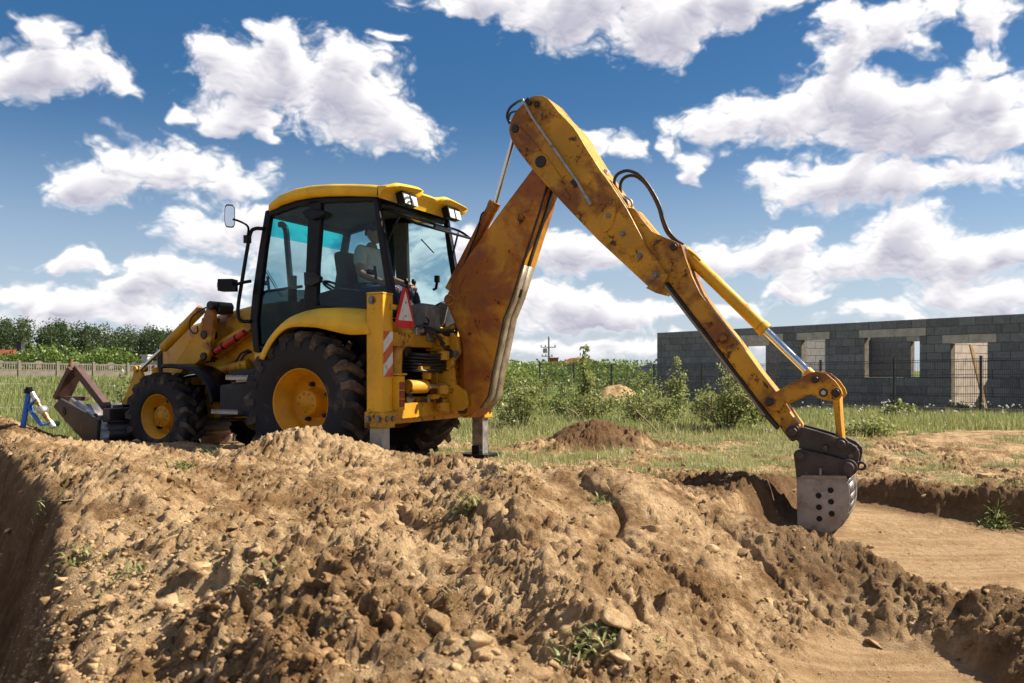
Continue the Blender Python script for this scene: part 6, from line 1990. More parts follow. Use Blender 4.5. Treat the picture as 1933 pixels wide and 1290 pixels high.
def leaves(cen, size, rng, tone, flat=0.0):
    """diamond leaves at the points cen -> (coords, faces, tone per face)"""
    n = len(cen)
    a = rng.normal(size=(n, 3)); a[:, 2] *= (1 - flat); a /= np.linalg.norm(a, axis=1)[:, None] + 1e-9
    b_ = rng.normal(size=(n, 3)); b_ -= a * (a * b_).sum(1)[:, None]; b_ /= np.linalg.norm(b_, axis=1)[:, None] + 1e-9
    s_ = (size * rng.uniform(0.6, 1.3, n))[:, None]
    v = np.stack([cen - a * s_, cen + b_ * s_ * 0.55, cen + a * s_, cen - b_ * s_ * 0.55], 1)
    f = np.arange(4 * n).reshape(n, 4)
    return v.reshape(-1, 3), f, tone


def leaf_obj(name, cen, size, rng, tone, mat, parent=None, flat=0.0):
    v, f, t = leaves(cen, size, rng, tone, flat)
    me = np_mesh(name, v, f)
    face_attr(me, 'tone', np.clip(t, 0, 1))
    return link(name, me, mat, parent)


def crown_points(rng, n, clumps, cr, spread):
    """points in clumps; returns points and a tone that varies at random by leaf and clump"""
    k = rng.integers(0, len(clumps), n)
    off = rng.normal(size=(n, 3)) * spread
    p = clumps[k] + off * cr[k][:, None]
    tone = rng.uniform(0.0, 0.9, n) * 0.6 + rng.uniform(0, 0.4, len(clumps))[k]
    return p, tone


def make_tree(name, label, cat, loc, h, rad, n_leaf, size, mat, rng, group=None, trunk=True, shape='round', n_clump=40):
    t = empty(name, loc)
    tag(t, label, cat, group)
    cl = []
    for k in range(n_clump):
        if shape == 'round':
            u = rng.normal(size=3); u /= np.linalg.norm(u)
            r_ = rng.uniform(0.35, 1.0) ** 0.6
            cl.append((u[0] * rad * r_, u[1] * rad * r_, h * 0.56 + u[2] * h * 0.42 * r_))
        else:
            zz = rng.uniform(0.12, 1.0)
            ww = rad * (1.05 - zz) ** 0.7 * rng.uniform(0.3, 1.0)
            an = rng.uniform(0, 6.28)
            cl.append((ww * math.cos(an), ww * math.sin(an), zz * h))
    cl = np.array(cl)
    cr = rng.uniform(0.6, 1.3, n_clump) * (rad * 0.17)
    p, tone = crown_points(rng, n_leaf, cl, cr, np.array([1, 1, 0.75]))
    p[:, 2] = np.maximum(p[:, 2], 0.05)
    leaf_obj('crown', p, size, rng, tone, mat, t)
    if trunk:
        mb = MB()
        mb.tube([(0, 0, -0.2), (0.05 * rad, 0, h * 0.45), (0.02, 0.03, h * 0.9)], [h * 0.022, h * 0.016, h * 0.004], 7, k=8)
        for k in range(6):
            c = cl[rng.integers(0, n_clump)]
            mb.tube([(0, 0, c[2] * 0.45), (c[0] * 0.5, c[1] * 0.5, c[2] * 0.78), tuple(c)], [h * 0.011, h * 0.007, h * 0.002], 5)
        mb.build('trunk', M_BARK, t)
    return t


rt = np.random.default_rng(5)
# the wood on the left horizon: one mass
V, F, TN, off = [], [], [], 0
wood_tr = MB()
for k in range(380):
    px_ = rt.uniform(-420, 620); dep = rt.uniform(135, 200)
    X = (px_ - CX) / FPX * dep
    top = np.interp(px_, [-400, 0, 60, 130, 200, 300, 420, 620], [600, 604, 612, 614, 622, 626, 630, 638]) + rt.uniform(-5, 14)
    h = 1.0 + (HY - top) / FPX * dep + 0.5
    rad = rt.uniform(1.2, 2.0)
    nc = 20
    zz = rt.uniform(0.15, 1.0, nc); an = rt.uniform(0, 6.28, nc); ww = rad * (1.08 - zz) ** 0.75 * rt.uniform(0.2, 1, nc)
    cl_ = np.stack([ww * np.cos(an), ww * np.sin(an), zz * h], 1)
    p, tone = crown_points(rt, 560, cl_, np.full(nc, 0.50) * rt.uniform(0.7, 1.3, nc), np.array([1, 1, 0.9]))
    p += np.array([X, dep, -0.5])
    v, f, t = leaves(p, 0.20, rt, tone * 0.8 + rt.uniform(-0.1, 0.2))
    V.append(v); F.append(f + off); TN.append(t); off += len(v)
    wood_tr.tube([(X, dep, -0.5), (X, dep, h * 0.9)], [0.13, 0.04], 4, 1, False)
wm = np_mesh('distant_wood', np.concatenate(V), np.concatenate(F))
face_attr(wm, 'tone', np.clip(np.concatenate(TN), 0, 1))
wood = link('distant_wood', wm, M_FOREST)
tag(wood, 'dark green wood along the left horizon', 'wood', kind='stuff')
o = wood_tr.build('trunks', M_BARK, wood); o['kind'] = 'stuff'

LEFT_TREES = [(50, 84, 660, 2.2, 'bright bushy tree beyond the concrete fence, at the left edge below the red roof'),
              (98, 80, 652, 2.6, 'large dense tree beyond the concrete fence, left of the bare wooden post'),
              (150, 86, 668, 2.0, 'low spreading bush beyond the concrete fence behind the rusty frame'),
              (205, 80, 658, 2.2, 'round dark tree beyond the concrete fence, tallest of the row'),
              (250, 86, 676, 1.8, 'low light green bush beyond the concrete fence beside the dark shed'),
              (330, 90, 676, 2.2, 'low bush beyond the concrete fence behind the loader ram'),
              (12, 82, 672, 1.8, 'low bush beyond the concrete fence in the left corner')]
for (px_, dep, top, rad, lab) in LEFT_TREES:
    h = 1.02 + (HY - top) / FPX * dep + 0.2
    make_tree('broadleaf_tree', lab, 'tree', ((px_ - CX) / FPX * dep, dep, -0.25), h, rad, 4200, 0.14, M_TREELEAF, rt, 'trees beyond the concrete fence')


def shrub(label, px_, dep, top, wid, n_stem, n_leaf, size, name='shrub', lean=0.0, grp=None, twig=0.0, cat='shrub', mat=None, base=None):
    X = (px_ - CX) / FPX * dep
    zg = float(ground_z(X, dep)[0]) if base is None else base
    h = CAM_Z + (HY - top) / FPX * dep - zg
    t = empty(name, (X, dep, zg))
    tag(t, label, cat, grp)
    mb = MB(); pts = []; tn = []
    for k in range(n_stem):
        an = rt.uniform(0, 6.28); rr = wid * math.sqrt(rt.uniform(0.0, 1.0)) * (1.0 if k else 0.15)
        hh = h * (rt.uniform(0.45, 0.95) * (1 - 0.35 * rr / wid) if k else 1.0)
        c = Vector((rr * math.cos(an) + lean * hh, rr * math.sin(an), hh))
        a = Vector((c.x * 0.12, c.y * 0.12, -0.05)); m_ = Vector((c.x * 0.55 + rt.normal() * 0.04, c.y * 0.55 + rt.normal() * 0.04, hh * 0.6))
        path = spline([a, m_, c], 10)
        mb.tube(path, [0.011 * h + 0.003, 0.005 * h + 0.002, 0.002], 5)
        P_ = np.array(path)
        nl = n_leaf // n_stem
        tt = rt.uniform(0.22, 1.0, nl) ** 0.8
        q = np.stack([np.interp(tt, np.linspace(0, 1, len(P_)), P_[:, j]) for j in range(3)], 1)
        sp_w = (0.05 + 0.16 * wid) * (1.15 - tt)[:, None] + 0.03
        q += rt.normal(size=(nl, 3)) * sp_w * np.array([1, 1, 0.8])
        pts.append(q); tn.append(np.clip(rt.uniform(0.15, 0.95, nl) + rt.uniform(-0.2, 0.15), 0, 1))
    mb.build('stems', M_TWIG if rt.uniform() < 0.5 else M_BARK, t) if n_stem > 30 else mb.build('stem', M_TWIG if twig else M_BARK, t)
    p = np.concatenate(pts); p[:, 2] = np.maximum(p[:, 2], 0.02)
    leaf_obj('foliage', p, size, rt, np.concatenate(tn), mat or M_LEAF, t)
    return t


shrub('big light green shrub right behind the dipper, before the block house', 1372, 14.9, 668, 0.62, 16, 3200, 0.032)
shrub('leafy shrub standing lower right of the dipper, beside the big shrub', 1428, 15.6, 690, 0.42, 10, 1500, 0.031)
shrub('slender leafy sapling in front of the house wall, right of the hut', 1277, 19.0, 674, 0.34, 8, 1000, 0.036)
shrub('thin tall sapling rising above the mesh fence near the orange roof', 1107, 21.0, 655, 0.26, 6, 1100, 0.052)
shrub('spreading leafy bush at the foot of the tall thin sapling', 1120, 18.5, 706, 0.60, 12, 1400, 0.036)
shrub('bright yellow green bush before the rock heap and the house corner', 1205, 17.2, 706, 0.45, 12, 1400, 0.032)
shrub('low bush with pale leaves between the bright bush and the sapling', 1240, 16.0, 718, 0.40, 10, 1000, 0.031)
shrub('small leafy weed growing against the house wall beside the doorway', 1810, 24.0, 768, 0.45, 9, 900, 0.05)
shrub('small leafy bush before the middle fence post at the right', 1700, 19.5, 762, 0.4, 9, 800, 0.045)
shrub('small leafy bush in the grass right of the link bar', 1650, 14.0, 790, 0.40, 9, 900, 0.034)
shrub('low weed bush beside the boom foot at the edge of the grass', 985, 15.0, 700, 0.5, 11, 1300, 0.032)
shrub('lone twiggy sapling in the left field before the loader links', 228, 13.4, 692, 0.16, 5, 320, 0.035, twig=1)
shrub('young leafy plant at the left field beside the front wheel', 250, 15.5, 716, 0.25, 6, 500, 0.035)
BACK = [(970, 30, 675), (1003, 34, 676), (1030, 38, 682), (1075, 33, 692), (1140, 40, 690), (1185, 44, 688), (1216, 50, 692), (1240, 30, 724), (1015, 23, 706), (1060, 21, 720), (1150, 27, 712), (985, 19, 716), (1320, 21, 726), (1340, 25, 715)]
WORDS = ['against the boom', 'right of the boom', 'left of the power pole', 'below the brick chimney', 'right of the thin sapling', 'left of the white hut', 'at the white hut', 'at the house corner',
         'left of the earth heap', 'in front of the earth heap', 'behind the rock heap', 'low beside the boom foot', 'under the house wall', 'behind the big shrub']
for (x, d, top), w in zip(BACK, WORDS):
    shrub('dense green bush near the mesh fence, ' + w, x, d, top + 13, 0.022 * d * 0.8, 8, 380, 0.0020 * d, 'bush', grp='bushes near the mesh fence', cat='bush')
# bushes on the horizon right of the boom: a mass
V, F, TN, off = [], [], [], 0
for k in range(70):
    px_ = rt.uniform(930, 1260); dep = rt.uniform(55, 120)
    X = (px_ - CX) / FPX * dep
    top = 690 + rt.uniform(-9, 7); h = 1.3 + (HY - top) / FPX * dep
    cl_ = rt.normal(size=(12, 3)) * np.array([1.2, 1.0, 0.25 * h]) + np.array([0, 0, h * 0.55])
    p, tone = crown_points(rt, 240, cl_, np.full(12, 0.35), np.ones(3))
    p[:, 2] = np.clip(p[:, 2], 0, h * 1.1)
    p += np.array([X, dep, -0.4])
    v, f, t = leaves(p, 0.0022 * dep, rt, tone)
    V.append(v); F.append(f + off); TN.append(t); off += len(v)
hm_ = np_mesh('distant_scrub', np.concatenate(V), np.concatenate(F)); face_attr(hm_, 'tone', np.clip(np.concatenate(TN) + 0.2, 0, 1))
tag(link('distant_scrub', hm_, M_TREELEAF), 'scrub growing along the horizon right of the boom', 'scrub', kind='stuff')


# ---- grass -------------------------------------------------------
def blades(x, y, h, w, tone, rng, droop=0.35):
    n = len(x)
    z = ground_z(x, y) - 0.01
    an = rng.uniform(0, 6.28, n); le = rng.normal(size=n) * droop
    dx, dy = np.cos(an) * w, np.sin(an) * w
    b2 = rng.uniform(0, 6.28, n)
    lx, ly = np.cos(b2) * le * h, np.sin(b2) * le * h
    hz_ = h * np.clip(1 - np.abs(le) * 0.45, 0.15, 1)
    P0 = np.stack([x - dx, y - dy, z], 1); P1 = np.stack([x + dx, y + dy, z], 1)
    M0 = np.stack([x - dx * 0.7 + lx * 0.3, y - dy * 0.7 + ly * 0.3, z + hz_ * 0.58], 1); M1 = np.stack([x + dx * 0.7 + lx * 0.3, y + dy * 0.7 + ly * 0.3, z + hz_ * 0.58], 1)
    T0 = np.stack([x + lx, y + ly, z + hz_], 1)
    v = np.stack([P0, P1, M1, M0, T0], 1).reshape(-1, 3)
    i = np.arange(n)[:, None] * 5
    f = np.concatenate([i + np.array([[0, 1, 2]]), i + np.array([[0, 2, 3]]), i + np.array([[3, 2, 4]])], 0)
    return v, f, np.concatenate([tone] * 3)


def scatter(n, x0, x1, y0, y1, rng, pw=1.5):
    """more per square metre close by"""
    u = rng.uniform(0, 1, n)
    y = (y0 ** (1 - pw) + u * (y1 ** (1 - pw) - y0 ** (1 - pw))) ** (1 / (1 - pw))
    k = y / y1
    cx_ = (x0 + x1) / 2
    return rng.uniform(x0, x1, n), y


rg = np.random.default_rng(21)
GV, GF, GT, goff = [], [], [], 0


def add_grass(x, y, h, w, tone, droop=0.35):
    global goff
    v, f, t = blades(x, y, h, w, tone, rg, droop)
    GV.append(v); GF.append(f + goff); GT.append(t); goff += len(v)


def frustum(n, px0, px1, y0, y1, pw):
    u = rg.uniform(0, 1, n)
    y = (y0 ** (1 - pw) + u * (y1 ** (1 - pw) - y0 ** (1 - pw))) ** (1 / (1 - pw))
    X = (rg.uniform(px0, px1, n) - CX) / FPX * y
    return X, y


# left field: tall
x, y = frustum(95000, -260, 640, 11.5, 60, 2.0)
m_, _, _ = mask_at(x, y)
k = rg.uniform(0, 1, len(x)) > m_ * 1.3
x, y = x[k], y[k]
cl_n = fbm2(x * 0.7, y * 0.7, 3, 0.6, 33)
h = (0.16 + 0.34 * cl_n) * rg.uniform(0.5, 1.25, len(x)) * sstep(y, 10.5, 14) + 0.04
h = np.minimum(h, 0.14 + 0.03 * np.maximum(y - 13, 0) + 0.12 * cl_n)
add_grass(x, y, h, 0.0016 + 0.00042 * y, np.clip(rg.uniform(0.0, 0.78, len(x)) + (cl_n - 0.5) * 0.5 + 0.35 * (rg.uniform(0, 1, len(x)) > 0.86), 0, 1))
# right side: under the shrubs and along the fence
x, y = frustum(120000, 850, 2150, 10.2, 42, 2.1)
m_, pt_, _ = mask_at(x, y)
cl_n = fbm2(x * 0.8, y * 0.8, 3, 0.6, 34)
k = (rg.uniform(0, 1, len(x)) > m_ * 1.25) & (pt_ < 0.3)
k &= ~((np.hypot(x - 2.9, y - 24.7) < 1.0) | (np.hypot(x - 1.6, y - 26) < 1.0))
hs = np.array(H0)
rel = (np.stack([x, y], 1) - hs[:2]) @ np.array([[HD.x, -HD.y], [HD.y, HD.x]])
k &= ~((rel[:, 0] > -0.1) & (rel[:, 0] < 21.2) & (rel[:, 1] > -0.1) & (rel[:, 1] < 5))
k &= (rg.uniform(0, 1, len(x)) < 0.40 + 0.6 * sstep(y, 12.2, 14.5))
x, y, cl_n = x[k], y[k], cl_n[k]
right = sstep(x / y, 0.16, 0.30)
tall = sstep(y, 12.0, 15.5) * (0.30 + 0.70 * sstep(cl_n, 0.35, 0.6))
h = (0.045 + 0.19 * tall) * rg.uniform(0.45, 1.25, len(x))
straw = np.clip(1.2 - sstep(y, 11.8, 15.5), 0, 1) * rg.uniform(0.45, 1.0, len(x))
tone = np.clip(rg.uniform(0.20, 0.92, len(x)) + 0.5 * straw + 0.25 * (rg.uniform(0, 1, len(x)) > 0.85), 0, 1)
st_w = (1 - sstep(y, 12.2, 16.0)) * (rg.uniform(0, 1, len(x)) > 0.14)
tone = np.maximum(tone, st_w * rg.uniform(0.74, 1.0, len(x)))
add_grass(x, y, h, 0.0016 + 0.00040 * y, tone, 0.5)
# trampled straw and turf between the heap and the shrubs
x, y = frustum(60000, 840, 1960, 7.2, 13.5, 1.6)
m_, pt_, _ = mask_at(x, y)
cl_n = fbm2(x * 1.3, y * 1.3, 3, 0.6, 35)
k = (rg.uniform(0, 1, len(x)) > m_ * 1.05 + 0.10) & (pt_ < 0.25) & (rg.uniform(0, 1, len(x)) < sstep(cl_n, 0.25, 0.55) + 0.25)
x, y, cl_n = x[k], y[k], cl_n[k]
add_grass(x, y, rg.uniform(0.05, 0.15, len(x)), np.full(len(x), 0.0035), np.clip(rg.uniform(0.45, 1.15, len(x)) + (0.5 - cl_n) * 0.8, 0, 1), 1.3)
# a little grass among the soil round the machine
x, y = frustum(16000, 150, 1000, 8.5, 14, 1.6)
m_, pt_, tr_ = mask_at(x, y)
k = (rg.uniform(0, 1, len(x)) > m_ * 0.85 + 0.25) & (pt_ < 0.2) & (tr_ < 0.2)
x, y = x[k], y[k]
add_grass(x, y, rg.uniform(0.03, 0.12, len(x)), np.full(len(x), 0.004), rg.uniform(0.2, 1.0, len(x)), 0.8)
gm = np_mesh('grass', np.concatenate(GV), np.concatenate(GF)); face_attr(gm, 'tone', np.concatenate(GT))
tag(link('grass', gm, M_GRASS), 'green and straw coloured grass of the field', 'grass', kind='stuff')

# dandelion clocks along the mesh fence
M_FLUFF = plain('dandelion_fluff', (0.62, 0.60, 0.54), 0.95, 0, 0.1, 30, 0, 0.1)
bm = bmesh.new(); bmesh.ops.create_icosphere(bm, subdivisions=1, radius=1.0)
iv = np.array([v.co[:] for v in bm.verts]); if_ = np.array([[v.index for v in f.verts] for f in bm.faces]); bm.free()
x, y = frustum(80, 1480, 2050, 15.5, 22, 1.5)
z = ground_z(x, y) + rg.uniform(0.22, 0.42, len(x)); rr = rg.uniform(0.014, 0.026, len(x))
DV = (iv[None] * rr[:, None, None] + np.stack([x, y, z], 1)[:, None]).reshape(-1, 3)
DF_ = (if_[None] + (np.arange(len(x)) * len(iv))[:, None, None]).reshape(-1, 3)
tag(link('dandelion_clocks', np_mesh('dandelion_clocks', DV, DF_, True), M_FLUFF), 'white dandelion clocks in the grass along the fence', 'dandelions', kind='stuff')
# ------------------------------------------------------------------ clods, stones and weeds on the soil
def clod_mesh(seed, sub, rough):
    rgc = np.random.default_rng(seed)
    bm = bmesh.new(); bmesh.ops.create_icosphere(bm, subdivisions=sub, radius=1.0)
    sc = rgc.uniform(0.65, 1.15, 3); sc[2] *= 0.72
    dirs = rgc.normal(size=(16, 3)); dirs /= np.linalg.norm(dirs, axis=1)[:, None]; cut = rgc.uniform(0.32, 0.85, 16)
    for v in bm.verts:
        p = np.array(v.co)
        for d, c in zip(dirs, cut):           # broken flat faces
            q = p @ d
            if q > c: p = p - d * (q - c)
        p = p * sc * (1 + rough * rgc.normal())
        v.co = p
    co = np.array([v.co[:] for v in bm.verts]); fa = np.array([[v.index for v in f.verts] for f in bm.faces]); bm.free()
    return co, fa


def soil_material(name, gain):
    m, T, b, out = new_mat(name)
    p = T.add('ShaderNodeNewGeometry').outputs['Position']
    dirt, f, n1, n2, n3 = dirt_nodes(T, p)
    T.put(b.inputs['Base Color'], T.mix(1.0, dirt, c4(gain), 'MULTIPLY')); b.inputs['Roughness'].default_value = 0.95; b.inputs['Specular IOR Level'].default_value = 0.12
    bump(T, b, T.math('ADD', T.math('MULTIPLY', n2, 0.8), T.math('MULTIPLY', n3, 0.3)), 0.9, 0.02)
    return m


M_CLOD = soil_material('soil_clod', (1.05, 1.05, 1.04))
M_STONE = soil_material('pale_stone', (1.15, 1.18, 1.2))
CL1 = [clod_mesh(k, 1, 0.17) for k in range(10)]
CL2 = [clod_mesh(100 + k, 2, 0.09) for k in range(10)]
CL2M = []
for co, fa in CL2:
    me = np_mesh('soil_clod', co, fa, False); me.materials.append(M_CLOD); CL2M.append(me)
rc = np.random.default_rng(77)


def soil_points(n, px0, px1, y0, y1, pw):
    u = rc.uniform(0, 1, n)
    y = (y0 ** (1 - pw) + u * (y1 ** (1 - pw) - y0 ** (1 - pw))) ** (1 / (1 - pw))
    x = (rc.uniform(px0, px1, n) - CX) / FPX * y
    m_, pt_, tr_ = mask_at(x, y)
    i = np.clip(np.searchsorted(gx, x) - 1, 0, len(gx) - 2); j = np.clip(np.searchsorted(gy, y) - 1, 0, len(gy) - 2)
    fl = floor_flat[j, i]
    gather = fbm2(x * 1.1 + 5, y * 1.1, 3, 0.6, 123)
    keep = (m_ > 0.55) & (rc.uniform(0, 1, n) > 0.93 * fl) & (rc.uniform(0, 1, n) < 0.25 + 1.5 * sstep(gather, 0.38, 0.62))
    return x[keep], y[keep]


x, y = soil_points(44000, -60, 2000, 2.2, 11, 2.3)
r_ = np.minimum(0.006 + 0.006 * rc.pareto(2.1, len(x)), 0.030)
zz = ground_z(x, y)
CV, CF_, coff = [], [], 0
which = rc.integers(0, 10, len(x)); rot = rc.uniform(0, 6.28, len(x))
for k in range(10):
    s_ = which == k
    co, fa = CL1[k]
    c_, sn = np.cos(rot[s_]), np.sin(rot[s_])
    P_ = np.stack([co[None, :, 0] * c_[:, None] - co[None, :, 1] * sn[:, None], co[None, :, 0] * sn[:, None] + co[None, :, 1] * c_[:, None], np.repeat(co[None, :, 2], s_.sum(), 0)], -1)
    P_ = P_ * r_[s_][:, None, None] + np.stack([x[s_], y[s_], zz[s_] - r_[s_] * 0.02], 1)[:, None]
    CV.append(P_.reshape(-1, 3)); CF_.append((fa[None] + (np.arange(s_.sum()) * len(co))[:, None, None]).reshape(-1, 3) + coff); coff += P_.shape[0] * P_.shape[1]
tag(link('soil_crumbs', np_mesh('soil_crumbs', np.concatenate(CV), np.concatenate(CF_), False), M_CLOD), 'loose crumbs and small clods strewn over the dug soil', 'soil', kind='stuff')
# the larger clods, one by one
x, y = soil_points(1500, 0, 1933, 2.5, 9.5, 1.9)
n_c = 0
for (a, b_) in zip(x, y):
    if n_c >= 285: break
    s_ = float(np.clip(rc.lognormal(math.log(0.034), 0.38), 0.026, 0.085)) * (0.75 + 0.05 * b_)
    o = link('soil_clod', CL2M[rc.integers(0, 10)], None, None, (a, b_, float(ground_z(a, b_)[0]) + s_ * 0.05), (rc.uniform(-0.5, 0.5), rc.uniform(-0.5, 0.5), rc.uniform(0, 6.28)), (s_ * rc.uniform(0.8, 1.4), s_, s_ * rc.uniform(0.7, 1.0)))
    zone = ('lying in the excavated pit' if mask_at(np.array([a]), np.array([b_]))[1][0] > 0.5 else 'lying on the near mound at the bottom of the picture' if b_ < 3.6
            else 'lying on the left bank along the trench' if a < -0.42 * b_ else 'lying on the bank beside the machine' if a < -0.08 * b_ and b_ > 6.4 else 'lying on the slope left of the heap' if a < -0.02 * b_ else 'lying on the right side of the spoil heap')
    tag(o, ('dusty brown soil clod ' if s_ > 0.05 else 'small brown soil clod ') + zone, 'clod', 'loose soil clods')
    n_c += 1


def ray_ground(px_, py_, d0=2.2, d1=14.0):
    """where the sight line of a place in the frame meets the ground"""
    d_ = np.linspace(d0, d1, 2400)
    X = (px_ - CX) / FPX * d_; Z = CAM_Z + (HY - py_) / FPX * d_
    h_ = ground_z(X, d_)
    i = np.argmax(h_ >= Z)
    return Vector((X[i], d_[i], h_[i]))


BIG = [(1165, 1180, 0.115, M_STONE, 'large pale flat faced boulder low on the heap near the weeds'), (1175, 1250, 0.07, M_STONE, 'broad pale clod at the bottom edge below the pale boulder'),
       (1345, 1040, 0.060, M_STONE, 'pale pointed stone on the right slope of the heap'), (1405, 1045, 0.085, M_CLOD, 'long dark clod on the right slope beside the pale pointed stone'),
       (1228, 1000, 0.060, M_CLOD, 'flat tan slab high on the right slope of the heap'), (1215, 865, 0.05, M_CLOD, 'lumpy clod on the crest of the heap'),
       (595, 1110, 0.055, M_STONE, 'pale pointed stone in the hollow left of the heap'), (690, 975, 0.05, M_CLOD, 'rounded clod on the middle of the soil slope'),
       (385, 1075, 0.05, M_CLOD, 'dark clod on the left crest above the shadow'), (405, 830, 0.09, M_STONE, 'large pale clod behind the front wheel on the bank'),
       (260, 835, 0.06, M_STONE, 'pale clod on the bank before the front wheel'), (300, 850, 0.075, M_CLOD, 'long clod on the bank below the front wheel'),
       (1290, 880, 0.045, M_CLOD, 'clod on the right end of the crest'), (820, 1180, 0.07, M_STONE, 'pale rough stone in the lower middle of the soil'),
       (905, 1215, 0.06, M_CLOD, 'brown round stone at the bottom, left of the weeds'), (1570, 905, 0.06, M_CLOD, 'clod in the shade beside the bucket'),
       (1860, 900, 0.10, M_CLOD, 'big clod sitting on the far bank of the pit'), (1640, 1035, 0.045, M_CLOD, 'clod on the pit floor right of the bucket'),
       (1190, 745, 0.0, None, '')]
for (px_, py_, s_, mt, lab) in BIG:
    if not mt: continue
    p = ray_ground(px_, py_)
    co, fa = clod_mesh(500 + px_, 3, 0.03)
    me = np_mesh('boulder', co, fa, False); me.materials.append(mt)
    o = link('boulder', me, None, None, p + Vector((0, 0, s_ * 0.12)), (rc.uniform(-0.4, 0.4), rc.uniform(-0.4, 0.4), rc.uniform(0, 6.28)), (s_ * 1.15, s_ * 0.9, s_ * 0.95))
    tag(o, lab, 'stone' if mt is M_STONE else 'clod')

# weeds pulled up with the soil
WEEDS = [(880, 962, 0.10, 80, 'clump of green weeds half way up the soil heap'), (1105, 1235, 0.10, 110, 'bushy grey green weed clump at the bottom of the heap'), (345, 885, 0.12, 60, 'small weeds in the soil left of the rear wheel'),
         (395, 855, 0.10, 50, 'grass tuft on the bank between the wheels'), (150, 1060, 0.09, 40, 'little green plant on the trench edge'), (1135, 950, 0.08, 40, 'sprig of weeds near the top of the heap'),
         (80, 960, 0.08, 30, 'trailing grass on the trench wall'), (240, 1090, 0.08, 30, 'grass sprig on the left ridge'), (1880, 985, 0.12, 160, 'grassy sod lying in the pit below the far bank'),
         (1245, 1215, 0.06, 20, 'two green leaves among the clods at the bottom right'), (855, 1130, 0.06, 20, 'tiny green shoot in the hollow'), (510, 1080, 0.07, 24, 'thin grass blades on the near ridge'),
         (940, 890, 0.07, 40, 'weeds at the foot of the far stabiliser')]
for (px_, py_, s_, n, lab) in WEEDS:
    p = ray_ground(px_, py_)
    bx_ = rc.normal(size=n) * s_ * 0.55; by_ = rc.normal(size=n) * s_ * 0.5
    an = rc.uniform(0, 6.28, n); ln = rc.uniform(0.5, 1.2, n) * s_; lw_ = rc.uniform(0.003, 0.007, n) * (s_ / 0.1)
    gz = ground_z(p.x + bx_, p.y + by_) - p.z
    ou = np.stack([np.cos(an), np.sin(an), rc.uniform(0.2, 1.4, n)], 1); ou /= np.linalg.norm(ou, axis=1)[:, None]
    sd_ = np.stack([-np.sin(an), np.cos(an), 0 * an], 1) * lw_[:, None]
    b0 = np.stack([bx_, by_, gz], 1); m0 = b0 + ou * (ln * 0.55)[:, None]; t0 = b0 + ou * ln[:, None] - np.array([0, 0, 1]) * (ln * 0.25)[:, None]
    v = np.stack([b0 - sd_ * 0.6, b0 + sd_ * 0.6, m0 + sd_, m0 - sd_, t0], 1).reshape(-1, 3)
    i = np.arange(n)[:, None] * 5
    f = np.concatenate([i + np.array([[0, 1, 2]]), i + np.array([[0, 2, 3]]), i + np.array([[3, 2, 4]])])
    v = np.concatenate([v, [[0, 0, float(ground_z(p.x, p.y)[0]) - p.z + 0.004]]])
    f = np.concatenate([f, np.concatenate([np.full((n, 1), 5 * n), i, i + 1], 1)])
    me = np_mesh('weed_clump', v, f); tn_ = rc.uniform(0, 1.0, n); face_attr(me, 'tone', np.concatenate([tn_] * 4))
    o = link('weed_clump', me, M_GRASS, None, p)
    tag(o, lab, 'weeds')
# dead branches in the grass
for (p0, p1, dep, lab) in (((1200, 775), (1262, 862), 12.6, 'long bare branch lying in the grass left of the big shrub'), ((1320, 800), (1350, 745), 13.6, 'pale bare stick leaning in the big shrub'),
                           ((1450, 790), (1372, 735), 13.5, 'bare branch reaching out of the big shrub to the dipper'), ((1095, 800), (1068, 770), 13.0, 'short dead stick in the grass behind the small heap')):
    a = Vector(((p0[0] - CX) / FPX * dep, dep, CAM_Z + (HY - p0[1]) / FPX * dep)); b_ = Vector(((p1[0] - CX) / FPX * dep, dep - 0.25, CAM_Z + (HY - p1[1]) / FPX * (dep - 0.25)))
    mb = MB(); m_ = a.lerp(b_, 0.5) + Vector((0.04, 0, 0.03)); mb.tube([a, m_, b_], [0.010, 0.009, 0.004], 6, k=8)
    for t in (0.35, 0.6, 0.8):
        q = a.lerp(b_, t); mb.tube([q, q + Vector((rc.normal() * 0.1, rc.normal() * 0.08, 0.12))], [0.005, 0.002], 5)
    o = mb.build('dead_branch', M_TWIG); tag(o, lab, 'branch')

# ------------------------------------------------------------------ the operator, seated facing the digging end
M_SKIN = plain('skin', (0.36, 0.19, 0.125), 0.55, 0, 0.1, 20, 0.05, 0.4)
M_SHIRT = plain('pale_shirt', (0.52, 0.52, 0.47), 0.9, 0, 0.12, 14, 0.3, 0.1)
M_JEANS = plain('jeans', (0.05, 0.075, 0.13), 0.9, 0, 0.2, 20, 0.3, 0.1)
M_HAIR = plain('dark_hair', (0.015, 0.012, 0.010), 0.7, 0, 0.2, 40, 0.3, 0.2)
person = empty('person', (BX, BY, 0), math.pi - TH)
tag(person, 'person in a pale short sleeved shirt seated in the cab working the levers', 'person')


def skin_mesh(name, verts, edges, radii, root, mat, sub=2):
    me = bpy.data.meshes.new(name); me.from_pydata(verts, edges, []); me.update()
    o = bpy.data.objects.new(name, me); COL.objects.link(o); o.parent = person
    sk = o.modifiers.new('skin', 'SKIN'); sk.use_smooth_shade = True
    for i, d in enumerate(me.skin_vertices[0].data):
        r_ = radii[i]
        d.radius = r_ if isinstance(r_, tuple) else (r_, r_)
        d.use_root = i == root
    sb_ = o.modifiers.new('sub', 'SUBSURF'); sb_.levels = sub; sb_.render_levels = sub
    me.materials.append(mat)
    return o


